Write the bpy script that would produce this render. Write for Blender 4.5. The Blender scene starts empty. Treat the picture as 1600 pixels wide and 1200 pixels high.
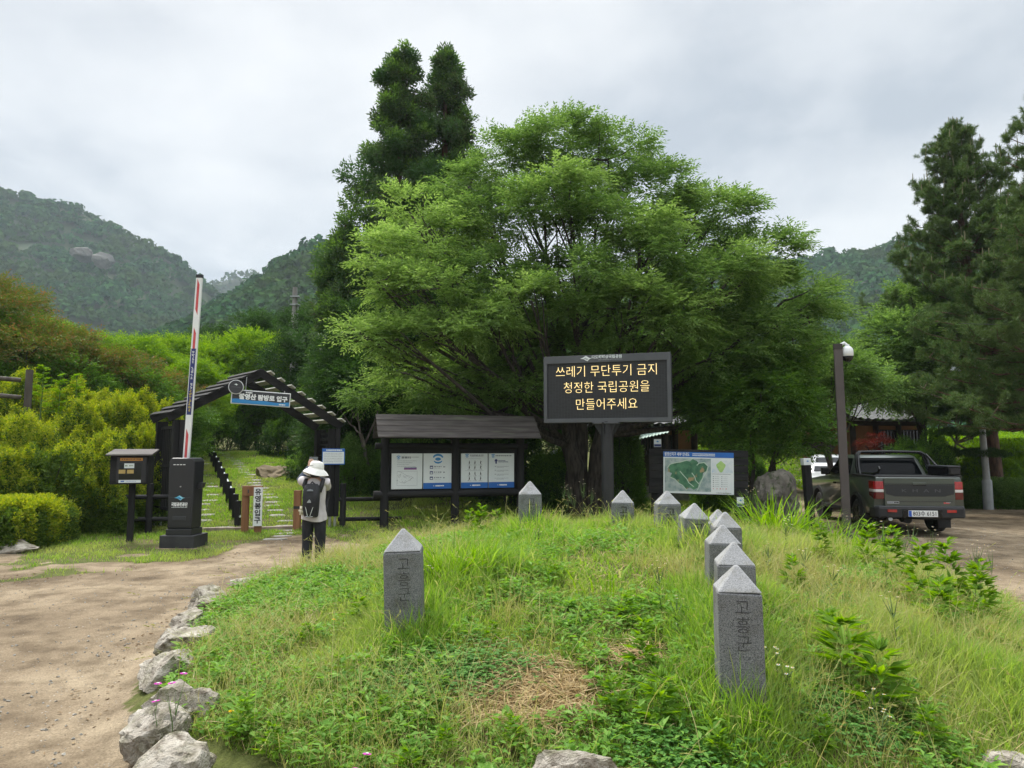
import bpy, bmesh, math, random
import numpy as np
from mathutils import Vector, Matrix, Euler
PI = math.pi
R = math.radians
random.seed(7)
RNG = np.random.default_rng(11)
SC = bpy.context.scene
COL = SC.collection

# ------------------------------------------------------------------ camera
CAMZ, PITCH, F = 1.70, R(5.4), 1110.0
cam_d = bpy.data.cameras.new('camera')
cam_d.sensor_width = 36.0
cam_d.lens = F / 1600 * 36
cam_d.clip_start, cam_d.clip_end = 0.05, 6000
cam = bpy.data.objects.new('camera', cam_d)
COL.objects.link(cam)
cam.location = (0, 0, CAMZ)
cam.rotation_euler = (PI / 2 + PITCH, 0, 0)
SC.camera = cam


def wx(px, Y, z=0.0):
    """world x of photo column px at world depth Y and height z"""
    return (px - 800) / F * (Y * math.cos(PITCH) + (z - CAMZ) * math.sin(PITCH))


def wz(py, Y):
    """world height of photo row py at depth Y"""
    v = (600 - py) / F
    return CAMZ + Y * (math.sin(PITCH) + v * math.cos(PITCH)) / (math.cos(PITCH) - v * math.sin(PITCH))


def at(px, py, Y):
    z = wz(py, Y)
    return Vector((wx(px, Y, z), Y, z))


# ------------------------------------------------------------------ noise
def _hash(ix, iy, seed):
    n = (ix.astype(np.int64) * 374761393 + iy.astype(np.int64) * 668265263 + seed * 974711) & 0x7fffffff
    n = ((n ^ (n >> 13)) * 1274126177) & 0x7fffffff
    n = n ^ (n >> 16)
    return (n & 0xffff) / 65535.0


def vnoise(x, y, seed=0):
    x = np.asarray(x, float); y = np.asarray(y, float)
    ix = np.floor(x); iy = np.floor(y)
    fx = x - ix; fy = y - iy
    fx = fx * fx * (3 - 2 * fx); fy = fy * fy * (3 - 2 * fy)
    a = _hash(ix, iy, seed); b = _hash(ix + 1, iy, seed)
    c = _hash(ix, iy + 1, seed); d = _hash(ix + 1, iy + 1, seed)
    return a + (b - a) * fx + (c - a) * fy + (a - b - c + d) * fx * fy


def fbm(x, y, seed=0, octv=4):
    s, amp, tot = 0.0, 1.0, 0.0
    for k in range(octv):
        s = s + amp * vnoise(x * 2 ** k, y * 2 ** k, seed + k * 17)
        tot += amp; amp *= 0.5
    return s / tot


def sstep(a, b, x):
    t = np.clip((np.asarray(x, float) - a) / (b - a), 0, 1)
    return t * t * (3 - 2 * t)


# ------------------------------------------------------------------ materials
def _nt(name):
    m = bpy.data.materials.new(name)
    m.use_nodes = True
    nt = m.node_tree
    return m, nt, nt.nodes, nt.links, nt.nodes['Principled BSDF']


def c4(c):
    return (c[0], c[1], c[2], 1.0)


def mat(name, c1, c2=None, scale=6.0, rough=0.7, bump=0.0, bscale=40.0, metal=0.0, coat=0.0, spec=0.5,
        stretch=(1, 1, 1), lo=0.35, hi=0.65, c3=None, scale3=60.0, lo3=0.6, hi3=0.7, vary=False, stain=None):
    """noise-mottled principled material in object space"""
    m, nt, N, L, P = _nt(name)
    P.inputs['Roughness'].default_value = rough
    P.inputs['Metallic'].default_value = metal
    P.inputs['Coat Weight'].default_value = coat
    P.inputs['Specular IOR Level'].default_value = spec
    P.inputs['Base Color'].default_value = c4(c1)
    if c2 is None and not bump:
        return m
    tc = N.new('ShaderNodeTexCoord')
    mp = N.new('ShaderNodeMapping'); mp.inputs['Scale'].default_value = stretch
    if vary:
        oi = N.new('ShaderNodeObjectInfo'); va = N.new('ShaderNodeVectorMath'); va.operation = 'MULTIPLY_ADD'
        L.new(oi.outputs['Location'], va.inputs[0]); va.inputs[1].default_value = (3.7, 5.3, 2.9); L.new(tc.outputs['Object'], va.inputs[2])
        L.new(va.outputs[0], mp.inputs[0])
    else:
        L.new(tc.outputs['Object'], mp.inputs[0])
    if c2 is not None:
        no = N.new('ShaderNodeTexNoise'); no.inputs['Scale'].default_value = scale; no.inputs['Detail'].default_value = 7
        L.new(mp.outputs[0], no.inputs[0])
        rp = N.new('ShaderNodeValToRGB')
        rp.color_ramp.elements[0].position = lo; rp.color_ramp.elements[0].color = c4(c1)
        rp.color_ramp.elements[1].position = hi; rp.color_ramp.elements[1].color = c4(c2)
        L.new(no.outputs[0], rp.inputs[0])
        out = rp.outputs[0]
        if c3 is not None:
            n3 = N.new('ShaderNodeTexNoise'); n3.inputs['Scale'].default_value = scale3; n3.inputs['Detail'].default_value = 3
            L.new(mp.outputs[0], n3.inputs[0])
            r3 = N.new('ShaderNodeValToRGB')
            r3.color_ramp.elements[0].position = lo3; r3.color_ramp.elements[0].color = (0, 0, 0, 1)
            r3.color_ramp.elements[1].position = hi3; r3.color_ramp.elements[1].color = (1, 1, 1, 1)
            L.new(n3.outputs[0], r3.inputs[0])
            mx = N.new('ShaderNodeMixRGB'); L.new(r3.outputs[0], mx.inputs[0]); L.new(out, mx.inputs[1])
            mx.inputs[2].default_value = c4(c3)
            out = mx.outputs[0]
        if stain is not None:
            s1 = N.new('ShaderNodeTexNoise'); s1.inputs['Scale'].default_value = stain[1]; s1.inputs['Detail'].default_value = 6; s1.inputs['Roughness'].default_value = 0.65
            L.new(mp.outputs[0], s1.inputs[0])
            r4 = N.new('ShaderNodeValToRGB'); r4.color_ramp.elements[0].position = 0.48; r4.color_ramp.elements[0].color = (1, 1, 1, 1)
            r4.color_ramp.elements[1].position = 0.68; r4.color_ramp.elements[1].color = c4(stain[0])
            L.new(s1.outputs[0], r4.inputs[0])
            m4 = N.new('ShaderNodeMixRGB'); m4.blend_type = 'MULTIPLY'; m4.inputs[0].default_value = 1; L.new(out, m4.inputs[1]); L.new(r4.outputs[0], m4.inputs[2]); out = m4.outputs[0]
        L.new(out, P.inputs['Base Color'])
    if bump:
        bn = N.new('ShaderNodeTexNoise'); bn.inputs['Scale'].default_value = bscale; bn.inputs['Detail'].default_value = 6
        L.new(mp.outputs[0], bn.inputs[0])
        bp = N.new('ShaderNodeBump'); bp.inputs['Strength'].default_value = bump; bp.inputs['Distance'].default_value = 0.02
        L.new(bn.outputs[0], bp.inputs['Height'])
        L.new(bp.outputs[0], P.inputs['Normal'])
    return m


def leaf_mat(name, cols, transl=0.4, rough=0.55, spec=0.15, patch=None, patch_scale=0.6):
    """leaf material: colour differs from leaf to leaf; light passes through"""
    m, nt, N, L, P = _nt(name)
    geo = N.new('ShaderNodeNewGeometry')
    rp = N.new('ShaderNodeValToRGB')
    els = rp.color_ramp.elements
    els[0].position = 0.0; els[0].color = c4(cols[0])
    els[1].position = 1.0; els[1].color = c4(cols[-1])
    for i, c in enumerate(cols[1:-1]):
        e = els.new((i + 1) / (len(cols) - 1)); e.color = c4(c)
    L.new(geo.outputs['Random Per Island'], rp.inputs[0])
    col = rp.outputs[0]
    if patch is not None:
        tc = N.new('ShaderNodeTexCoord')
        no = N.new('ShaderNodeTexNoise'); no.inputs['Scale'].default_value = patch_scale; no.inputs['Detail'].default_value = 4
        L.new(tc.outputs['Object'], no.inputs[0])
        r2 = N.new('ShaderNodeValToRGB')
        r2.color_ramp.elements[0].position = 0.45; r2.color_ramp.elements[0].color = (0, 0, 0, 1)
        r2.color_ramp.elements[1].position = 0.62; r2.color_ramp.elements[1].color = (1, 1, 1, 1)
        L.new(no.outputs[0], r2.inputs[0])
        mx = N.new('ShaderNodeMixRGB'); L.new(r2.outputs[0], mx.inputs[0]); L.new(col, mx.inputs[1])
        mx.inputs[2].default_value = c4(patch)
        col = mx.outputs[0]
    L.new(col, P.inputs['Base Color'])
    P.inputs['Roughness'].default_value = rough
    P.inputs['Specular IOR Level'].default_value = spec
    tr = N.new('ShaderNodeBsdfTranslucent')
    hs = N.new('ShaderNodeHueSaturation'); hs.inputs['Saturation'].default_value = 1.15; hs.inputs['Value'].default_value = 1.5
    hs.inputs['Hue'].default_value = 0.49
    L.new(col, hs.inputs['Color']); L.new(hs.outputs[0], tr.inputs[0])
    ms = N.new('ShaderNodeMixShader'); ms.inputs[0].default_value = transl
    L.new(P.outputs[0], ms.inputs[1]); L.new(tr.outputs[0], ms.inputs[2])
    L.new(ms.outputs[0], N['Material Output'].inputs[0])
    return m


M = {}
M['black_wood'] = mat('black_wood', (0.012, 0.012, 0.013), (0.026, 0.025, 0.025), 7, 0.75, 0.5, 30, spec=0.2, stretch=(1, 1, 0.12))
M['black_wood_h'] = mat('black_wood_h', (0.012, 0.012, 0.013), (0.028, 0.027, 0.027), 7, 0.75, 0.5, 30, spec=0.2, stretch=(0.12, 1, 1))
M['shingle'] = mat('shingle', (0.05, 0.042, 0.04), (0.10, 0.088, 0.082), 5, 0.8, 0.5, 25, stretch=(0.3, 3, 3), c3=(0.12, 0.13, 0.09), scale3=3)
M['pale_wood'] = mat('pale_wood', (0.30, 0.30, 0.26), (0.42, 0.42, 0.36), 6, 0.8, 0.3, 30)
M['old_wood'] = mat('old_wood', (0.055, 0.045, 0.036), (0.11, 0.095, 0.078), 8, 0.85, 0.6, 30, stretch=(1, 1, 0.15))
M['brown_wood'] = mat('brown_wood', (0.20, 0.085, 0.036), (0.29, 0.14, 0.065), 5, 0.6, 0.4, 30, stretch=(2, 2, 0.2))
M['black_metal'] = mat('black_metal', (0.014, 0.015, 0.018), (0.021, 0.022, 0.025), 3, 0.42, 0.08, 60)
M['black_plinth'] = mat('black_plinth', (0.02, 0.02, 0.022), (0.05, 0.05, 0.05), 4, 0.7, 0.3, 30, lo=.4, hi=.8)
M['grey_metal'] = mat('grey_metal', (0.075, 0.08, 0.088), (0.095, 0.1, 0.108), 2, 0.45, metal=0.2)
M['dark_grey'] = mat('dark_grey', (0.03, 0.032, 0.036), (0.04, 0.042, 0.047), 2, 0.5)
M['screen'] = mat('screen', (0.012, 0.013, 0.015), (0.018, 0.019, 0.022), 30, 0.6)
M['steel'] = mat('steel', (0.35, 0.36, 0.36), (0.5, 0.5, 0.5), 4, 0.4, metal=0.7)
M['galv'] = mat('galv', (0.33, 0.35, 0.36), (0.42, 0.44, 0.45), 5, 0.5, metal=0.25)
M['white'] = mat('white', (0.72, 0.74, 0.74), (0.80, 0.81, 0.80), 3, 0.45)
M['white_sign'] = mat('white_sign', (0.66, 0.71, 0.72), (0.72, 0.76, 0.76), 2, 0.4)
M['blue'] = mat('blue', (0.012, 0.11, 0.42), (0.014, 0.13, 0.46), 2, 0.4)
M['navy'] = mat('navy', (0.03, 0.04, 0.16))
M['sky_blue'] = mat('sky_blue', (0.02, 0.20, 0.48), (0.03, 0.25, 0.55), 3, 0.4)
M['logo_cyan'] = mat('logo_cyan', (0.09, 0.42, 0.62), (0.35, 0.68, 0.78), 5, 0.4, lo=0.4, hi=0.6)
M['red'] = mat('red', (0.50, 0.05, 0.055), (0.58, 0.09, 0.09), 8, 0.5)
M['ink'] = mat('ink', (0.03, 0.03, 0.035))
M['grey_ink'] = mat('grey_ink', (0.22, 0.24, 0.27))
M['orange'] = mat('orange', (0.55, 0.24, 0.04), (0.62, 0.3, 0.06), 6, 0.5)
M['yellow'] = mat('yellow', (0.65, 0.5, 0.06))
M['granite'] = mat('granite', (0.13, 0.134, 0.138), (0.235, 0.238, 0.242), 170, 0.8, 0.25, 150, lo=0.42, hi=0.58, c3=(0.035, 0.035, 0.038), scale3=230, lo3=0.56, hi3=0.62, vary=True, stain=((0.62, 0.60, 0.52), 7))
M['granite_cap_lit'] = mat('granite_cap_lit', (0.25, 0.255, 0.26), (0.36, 0.36, 0.36), 130, 0.85, 0.2, 150, c3=(0.10, 0.1, 0.1), scale3=230, lo3=0.58, hi3=0.64, vary=True, stain=((0.72, 0.70, 0.62), 8))  # caps paler than the shafts: light from above put into their colour
M['engraving_worn'] = mat('engraving_worn', (0.018, 0.018, 0.019), (0.07, 0.07, 0.07), 60, 0.9)
M['engraving'] = mat('engraving', (0.012, 0.012, 0.012), (0.05, 0.05, 0.05), 60, 0.9)
M['rock'] = mat('rock', (0.22, 0.19, 0.15), (0.47, 0.43, 0.365), 2.2, 0.95, 1.0, 16, lo=0.3, hi=0.68, c3=(0.13, 0.105, 0.075), scale3=4, lo3=0.52, hi3=0.72, vary=True, stain=((0.5, 0.52, 0.38), 1.6))
M['rock_dark'] = mat('rock_dark', (0.075, 0.066, 0.055), (0.16, 0.145, 0.12), 2.5, 0.9, 1.0, 16, c3=(0.05, 0.06, 0.03), scale3=4, lo3=0.55, hi3=0.62)
M['slab'] = mat('slab', (0.19, 0.18, 0.155), (0.31, 0.295, 0.26), 5, 0.9, 0.6, 30, vary=True)
M['bark'] = mat('bark', (0.028, 0.022, 0.018), (0.085, 0.07, 0.058), 6, 0.9, 1.0, 22, stretch=(2.5, 2.5, 0.5))
M['bark_pale'] = mat('bark_pale', (0.10, 0.08, 0.065), (0.20, 0.17, 0.14), 6, 0.9, 0.8, 22, stretch=(2, 2, 0.5))
M['bark_red'] = mat('bark_red', (0.055, 0.032, 0.022), (0.15, 0.085, 0.055), 6, 0.9, 1.0, 22, stretch=(2, 2, 0.5))
M['stem'] = mat('stem', (0.10, 0.17, 0.045))
M['drystem'] = mat('drystem', (0.30, 0.24, 0.12), (0.40, 0.33, 0.19), 9, 0.8)

# leaves
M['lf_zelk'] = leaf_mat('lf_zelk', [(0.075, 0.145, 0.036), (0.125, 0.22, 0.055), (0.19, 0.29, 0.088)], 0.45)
M['lf_zelk_pale_lit'] = leaf_mat('lf_zelk_pale_lit', [(0.12, 0.21, 0.05), (0.19, 0.30, 0.08), (0.27, 0.38, 0.125)], 0.5)  # paler near boughs; on crown tops it puts the light into leaf colour
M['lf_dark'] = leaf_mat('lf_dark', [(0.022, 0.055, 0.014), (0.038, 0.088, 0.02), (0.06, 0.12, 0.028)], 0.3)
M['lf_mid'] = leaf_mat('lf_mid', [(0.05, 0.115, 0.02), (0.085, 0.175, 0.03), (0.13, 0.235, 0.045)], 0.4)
M['lf_cedar'] = leaf_mat('lf_cedar', [(0.04, 0.082, 0.028), (0.07, 0.125, 0.04), (0.11, 0.175, 0.055), (0.06, 0.055, 0.03)], 0.25, patch=(0.06, 0.13, 0.036), patch_scale=0.5)
M['lf_cedar_lit'] = leaf_mat('lf_cedar_lit', [(0.07, 0.14, 0.03), (0.11, 0.20, 0.042), (0.15, 0.26, 0.06)], 0.4)  # sunlit tone put into the leaf colour on upper sides of some clumps
M['lf_pine'] = leaf_mat('lf_pine', [(0.045, 0.105, 0.030), (0.08, 0.155, 0.042), (0.13, 0.205, 0.058), (0.12, 0.13, 0.05)], 0.2, patch=(0.10, 0.155, 0.05), patch_scale=0.6)
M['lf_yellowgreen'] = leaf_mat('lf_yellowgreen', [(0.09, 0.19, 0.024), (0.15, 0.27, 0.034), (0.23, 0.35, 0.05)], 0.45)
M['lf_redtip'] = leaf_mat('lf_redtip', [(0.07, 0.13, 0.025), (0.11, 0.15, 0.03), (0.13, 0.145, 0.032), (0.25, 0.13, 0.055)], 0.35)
M['lf_azalea'] = leaf_mat('lf_azalea', [(0.05, 0.10, 0.018), (0.09, 0.155, 0.026), (0.14, 0.21, 0.032)], 0.3)
M['lf_azalea_tip'] = leaf_mat('lf_azalea_tip', [(0.17, 0.25, 0.026), (0.265, 0.33, 0.036), (0.37, 0.39, 0.055), (0.14, 0.25, 0.03)], 0.45)
M['lf_maple'] = leaf_mat('lf_maple', [(0.10, 0.025, 0.018), (0.16, 0.035, 0.025), (0.20, 0.07, 0.04)], 0.4)
M['lf_bright'] = leaf_mat('lf_bright', [(0.10, 0.20, 0.018), (0.15, 0.28, 0.028), (0.21, 0.34, 0.045)], 0.5)
M['grass'] = leaf_mat('grass', [(0.12, 0.24, 0.034), (0.19, 0.33, 0.05), (0.26, 0.40, 0.075), (0.16, 0.30, 0.042), (0.40, 0.40, 0.16)], 0.5, patch=(0.30, 0.36, 0.10), patch_scale=0.5)
M['straw'] = leaf_mat('straw', [(0.30, 0.21, 0.09), (0.42, 0.31, 0.15), (0.5, 0.4, 0.22), (0.25, 0.17, 0.08)], 0.25)
M['seedgrass'] = leaf_mat('seedgrass', [(0.30, 0.32, 0.10), (0.40, 0.36, 0.15), (0.24, 0.32, 0.07)], 0.35)
M['weed'] = leaf_mat('weed', [(0.10, 0.22, 0.032), (0.16, 0.31, 0.05), (0.23, 0.39, 0.08)], 0.4)
M['clover'] = leaf_mat('clover', [(0.06, 0.16, 0.03), (0.09, 0.22, 0.042), (0.125, 0.27, 0.055)], 0.3)
M['petal_white'] = leaf_mat('petal_white', [(0.7, 0.7, 0.66), (0.8, 0.8, 0.78)], 0.3)
M['petal_pink'] = leaf_mat('petal_pink', [(0.55, 0.05, 0.42), (0.68, 0.10, 0.55)], 0.3)
M['petal_yellow'] = leaf_mat('petal_yellow', [(0.7, 0.42, 0.01), (0.8, 0.55, 0.02)], 0.2)
M['forest'] = leaf_mat('forest', [(0.020, 0.066, 0.026), (0.036, 0.105, 0.036), (0.058, 0.14, 0.045)], 0.1, rough=0.8, spec=0.0, patch=(0.055, 0.10, 0.026), patch_scale=0.02)


# ------------------------------------------------------------------ object helpers
def link(o, parent=None):
    COL.objects.link(o)
    if parent is not None:
        o.parent = parent
    return o


def tag(o, label=None, cat=None, group=None, kind=None):
    if label: o['label'] = label
    if cat: o['category'] = cat
    if group: o['group'] = group
    if kind: o['kind'] = kind
    return o


def thing(name, label, cat, loc=(0, 0, 0), rz=0.0, group=None):
    o = bpy.data.objects.new(name, None)
    o.empty_display_size = 0.3
    o.location = loc; o.rotation_euler = (0, 0, rz)
    link(o)
    return tag(o, label, cat, group)


def kids(o):
    return [c for c in bpy.data.objects if c.parent == o]


def copy_tree(o, parent=None):
    c = o.copy()
    COL.objects.link(c)
    if parent is not None:
        c.parent = parent
    for ch in kids(o):
        copy_tree(ch, c)
    return c


class MB:
    """collects shapes and links them as one mesh object"""
    def __init__(s):
        s.v, s.f, s.mi, s.cur = [], [], [], 0

    def add(s, vs, fs):
        o = len(s.v)
        s.v += [tuple(p) for p in vs]
        for f in fs:
            s.f.append(tuple(i + o for i in f)); s.mi.append(s.cur)
        return s

    def box(s, x0, x1, y0, y1, z0, z1, mtx=None):
        vs = [Vector(p) for p in ((x0, y0, z0), (x1, y0, z0), (x1, y1, z0), (x0, y1, z0), (x0, y0, z1), (x1, y0, z1), (x1, y1, z1), (x0, y1, z1))]
        if mtx is not None:
            vs = [mtx @ p for p in vs]
        return s.add(vs, [(0, 3, 2, 1), (4, 5, 6, 7), (0, 1, 5, 4), (1, 2, 6, 5), (2, 3, 7, 6), (3, 0, 4, 7)])

    def beam(s, p0, p1, w, h, up=(0, 0, 1)):
        """rectangular bar from p0 to p1, w across, h along up"""
        p0, p1 = Vector(p0), Vector(p1)
        d = (p1 - p0).normalized()
        u = Vector(up)
        sd = d.cross(u).normalized()
        u = sd.cross(d).normalized()
        vs = []
        for p in (p0, p1):
            for a, b in ((-1, -1), (1, -1), (1, 1), (-1, 1)):
                vs.append(p + sd * (a * w / 2) + u * (b * h / 2))
        return s.add(vs, [(0, 1, 2, 3), (7, 6, 5, 4), (0, 4, 5, 1), (1, 5, 6, 2), (2, 6, 7, 3), (3, 7, 4, 0)])

    def tube(s, pts, rad, n=10, caps=True):
        pts = [Vector(p) for p in pts]
        if not hasattr(rad, '__len__'):
            rad = [rad] * len(pts)
        d0 = (pts[1] - pts[0]).normalized()
        ref = Vector((0, 0, 1)) if abs(d0.z) < 0.9 else Vector((1, 0, 0))
        a = d0.cross(ref).normalized()
        vs, fs = [], []
        for i, p in enumerate(pts):
            d = (pts[min(i + 1, len(pts) - 1)] - pts[max(i - 1, 0)]).normalized()
            a = (a - d * a.dot(d)).normalized()
            b = d.cross(a)
            for k in range(n):
                t = 2 * PI * k / n
                vs.append(p + (a * math.cos(t) + b * math.sin(t)) * rad[i])
        for i in range(len(pts) - 1):
            for k in range(n):
                k2 = (k + 1) % n
                fs.append((i * n + k, i * n + k2, (i + 1) * n + k2, (i + 1) * n + k))
        if caps:
            fs.append(tuple(range(n - 1, -1, -1)))
            fs.append(tuple((len(pts) - 1) * n + k for k in range(n)))
        return s.add(vs, fs)

    def cyl(s, p0, p1, r0, r1=None, n=16):
        return s.tube([p0, p1], [r0, r0 if r1 is None else r1], n)

    def lathe(s, prof, n=24, c=(0, 0, 0), mtx=None):
        vs, fs = [], []
        for r, z in prof:
            for k in range(n):
                t = 2 * PI * k / n
                p = Vector((c[0] + r * math.cos(t), c[1] + r * math.sin(t), c[2] + z))
                vs.append(mtx @ p if mtx is not None else p)
        for i in range(len(prof) - 1):
            for k in range(n):
                k2 = (k + 1) % n
                fs.append((i * n + k, i * n + k2, (i + 1) * n + k2, (i + 1) * n + k))
        fs.append(tuple(range(n - 1, -1, -1)))
        fs.append(tuple((len(prof) - 1) * n + k for k in range(n)))
        return s.add(vs, fs)

    def loft(s, rings, caps=True):
        n = len(rings[0])
        vs = [p for r in rings for p in r]
        fs = []
        for i in range(len(rings) - 1):
            for k in range(n):
                k2 = (k + 1) % n
                fs.append((i * n + k, i * n + k2, (i + 1) * n + k2, (i + 1) * n + k))
        if caps:
            fs.append(tuple(range(n - 1, -1, -1)))
            fs.append(tuple((len(rings) - 1) * n + k for k in range(n)))
        return s.add(vs, fs)

    def prism(s, poly, y0, y1):
        """polygon in local xz pushed from y0 to y1"""
        n = len(poly)
        vs = [(x, y0, z) for x, z in poly] + [(x, y1, z) for x, z in poly]
        fs = [tuple(range(n)), tuple(range(2 * n - 1, n - 1, -1))]
        for k in range(n):
            k2 = (k + 1) % n
            fs.append((k, n + k, n + k2, k2))
        return s.add(vs, fs)

    def build(s, name, mats, parent=None, bevel=0.0, smooth=False, subd=0):
        me = bpy.data.meshes.new(name)
        me.from_pydata(s.v, [], s.f)
        if not isinstance(mats, (list, tuple)):
            mats = [mats]
        for m in mats:
            me.materials.append(m)
        me.polygons.foreach_set('material_index', s.mi)
        bm = bmesh.new(); bm.from_mesh(me)
        bmesh.ops.recalc_face_normals(bm, faces=bm.faces)
        bm.to_mesh(me); bm.free()
        o = link(bpy.data.objects.new(name, me), parent)
        if smooth:
            me.shade_smooth() if hasattr(me, 'shade_smooth') else None
            if not bevel and not subd:
                me.set_sharp_from_angle(angle=R(40))
        if bevel:
            b = o.modifiers.new('edge', 'BEVEL'); b.width = bevel; b.segments = 2; b.limit_method = 'ANGLE'; b.angle_limit = R(35)
        if subd:
            d = o.modifiers.new('smooth', 'SUBSURF'); d.levels = subd; d.render_levels = subd
        return o


def lettering(name, text, size, m, parent, loc, width=None, rot=(PI / 2, 0, 0), depth=0.001, bold=0.0, spacing=1.0, align='CENTER', line=1.0):
    """writing as a thin solid mesh; local frame of a board facing -y"""
    c = bpy.data.curves.new(name, 'FONT')
    c.body = text; c.size = size; c.align_x = align; c.align_y = 'CENTER'
    c.extrude = depth; c.offset = bold; c.space_character = spacing; c.space_line = line
    c.resolution_u = 2
    o = bpy.data.objects.new(name, c)
    me = bpy.data.meshes.new_from_object(o)
    bpy.data.objects.remove(o); bpy.data.curves.remove(c)
    me.name = name
    me.materials.clear(); me.materials.append(m)
    if width:
        xs = [v.co.x for v in me.vertices]
        w = max(xs) - min(xs)
        k = width / w
        for v in me.vertices:
            v.co.x *= k
    ob = link(bpy.data.objects.new(name, me), parent)
    ob.location = loc; ob.rotation_euler = rot
    return ob


def fast_mesh(name, verts, faces, mats, parent=None, mi=None, smooth=False):
    """verts (N,3), faces (M,k) arrays -> one mesh object"""
    me = bpy.data.meshes.new(name)
    verts = np.ascontiguousarray(verts, dtype=np.float32); faces = np.ascontiguousarray(faces, dtype=np.int32)
    k = faces.shape[1]
    me.vertices.add(len(verts)); me.vertices.foreach_set('co', verts.ravel())
    me.loops.add(faces.size); me.loops.foreach_set('vertex_index', faces.ravel())
    me.polygons.add(len(faces))
    me.polygons.foreach_set('loop_start', np.arange(0, faces.size, k, dtype=np.int32))
    if not isinstance(mats, (list, tuple)):
        mats = [mats]
    for m in mats:
        me.materials.append(m)
    if mi is not None:
        me.polygons.foreach_set('material_index', np.ascontiguousarray(mi, dtype=np.int32))
    me.polygons.foreach_set('use_smooth', np.full(len(faces), smooth))
    me.update(calc_edges=True)
    return link(bpy.data.objects.new(name, me), parent)


def unit(v):
    return v / np.maximum(np.linalg.norm(v, axis=-1, keepdims=True), 1e-9)


def leaf_quads(p, d, nrm, ln, wd, fold=0.18):
    """kite leaves: base p, direction d, face normal nrm; returns verts, faces"""
    d = unit(d); sd = unit(np.cross(d, nrm)); up = np.cross(sd, d)
    ln = np.broadcast_to(ln, (len(p),))[:, None]; wd = np.broadcast_to(wd, (len(p),))[:, None]
    b = p
    l = p + d * ln * 0.42 + sd * wd * 0.5 + up * wd * fold
    t = p + d * ln - up * ln * 0.12
    r = p + d * ln * 0.42 - sd * wd * 0.5 + up * wd * fold
    v = np.stack([b, l, t, r], 1).reshape(-1, 3)
    f = np.arange(len(p) * 4).reshape(-1, 4)
    return v, f


def rdirs(n, rng=RNG):
    return unit(rng.normal(size=(n, 3)))
HAZE, EXPO = 0.00024, 0.6
# ------------------------------------------------------------------ terrain
def mound_q(x, y):
    ry = np.where(np.asarray(y) < 8.4, 5.0, 4.7)
    ang = np.arctan2(np.asarray(y) - 8.4, np.asarray(x) - 0.9)
    wob = 1 + 0.025 * np.sin(3 * ang + 1) + 0.02 * np.sin(5 * ang)
    ex = np.where(np.asarray(y) < 8.4, 2.3, 2.0)
    q = ((np.abs(np.asarray(x) - 0.9) / np.where(np.asarray(x) < 0.9, 4.42 - 0.2 * sstep(7.5, 4.5, y), 4.6 - 0.55 * sstep(8.2, 5.5, y))) ** ex + (np.abs(np.asarray(y) - 8.4) / ry) ** ex) ** (1 / ex)
    return q / wob


def mound_h(x, y):
    q = mound_q(x, y)
    h = 0.12 + 0.66 * (1 - np.clip(q, 0, 1) ** 2) ** (1.5 - 0.5 * sstep(-0.8, 1.3, x))
    h = h + 0.06 * (fbm(np.asarray(x) * 0.9, np.asarray(y) * 0.9, 5) - 0.5)
    return h * (1 - sstep(0.97, 1.05, q))


def bank_s(x, y):
    return -((x + 9.6) * 0.907 + (y - 14.6) * 0.42)


def H(x, y):
    x = np.asarray(x, float); y = np.asarray(y, float)
    z = np.interp(x, [-40, -9, -3.5, 0, 4, 8, 14, 40], [-0.05, -0.08, -0.13, -0.1, -0.12, -0.23, -0.27, -0.25])
    # trail climbing away on the left
    tr = 0.115 * np.clip(y - 16.8, 0, 20) * (1 - sstep(-3.0, 1.5, x)) * (1 - 0.25 * sstep(30, 40, y))
    z = z + tr
    z = z + 0.03 * np.clip(y - 21, 0, 60) * sstep(-2, 2, x) * (1 - sstep(12, 15, x))
    # planted bank left of the trail
    s = bank_s(x, y)
    bk = (2.0 * sstep(0, 4.2, s) + 0.13 * np.clip(s, 0, 25)) * sstep(12.6, 16.0, y)
    z = z + bk
    # green slope beyond the hedge on the right
    z = z + 2.2 * sstep(25.5, 36, y + 0.15 * (x - 17)) * sstep(12.5, 16, x)
    z = z + 0.05 * np.clip(y - 40, 0, 200) + 0.02 * np.clip(np.abs(x) - 25, 0, 300)
    z = z + mound_h(x, y)
    z = z + 0.05 * (fbm(x * 0.35, y * 0.35, 3) - 0.5) + 0.018 * (fbm(x * 2.1, y * 2.1, 9, 3) - 0.5)
    return z


def h1(x, y):
    return float(H(np.array([x]), np.array([y]))[0])


def sdist(x, y, poly):
    """signed distance to polygon, positive inside"""
    x = np.asarray(x, float); y = np.asarray(y, float)
    d = np.full(x.shape, 1e9); ins = np.zeros(x.shape, bool)
    n = len(poly)
    for i in range(n):
        x0, y0 = poly[i]; x1, y1 = poly[(i + 1) % n]
        ex, ey = x1 - x0, y1 - y0
        t = np.clip(((x - x0) * ex + (y - y0) * ey) / (ex * ex + ey * ey + 1e-12), 0, 1)
        d = np.minimum(d, np.hypot(x - x0 - t * ex, y - y0 - t * ey))
        c = ((y0 > y) != (y1 > y)) & (x < (x1 - x0) * (y - y0) / (y1 - y0 + 1e-12) + x0)
        ins ^= c
    return np.where(ins, d, -d)


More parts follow.
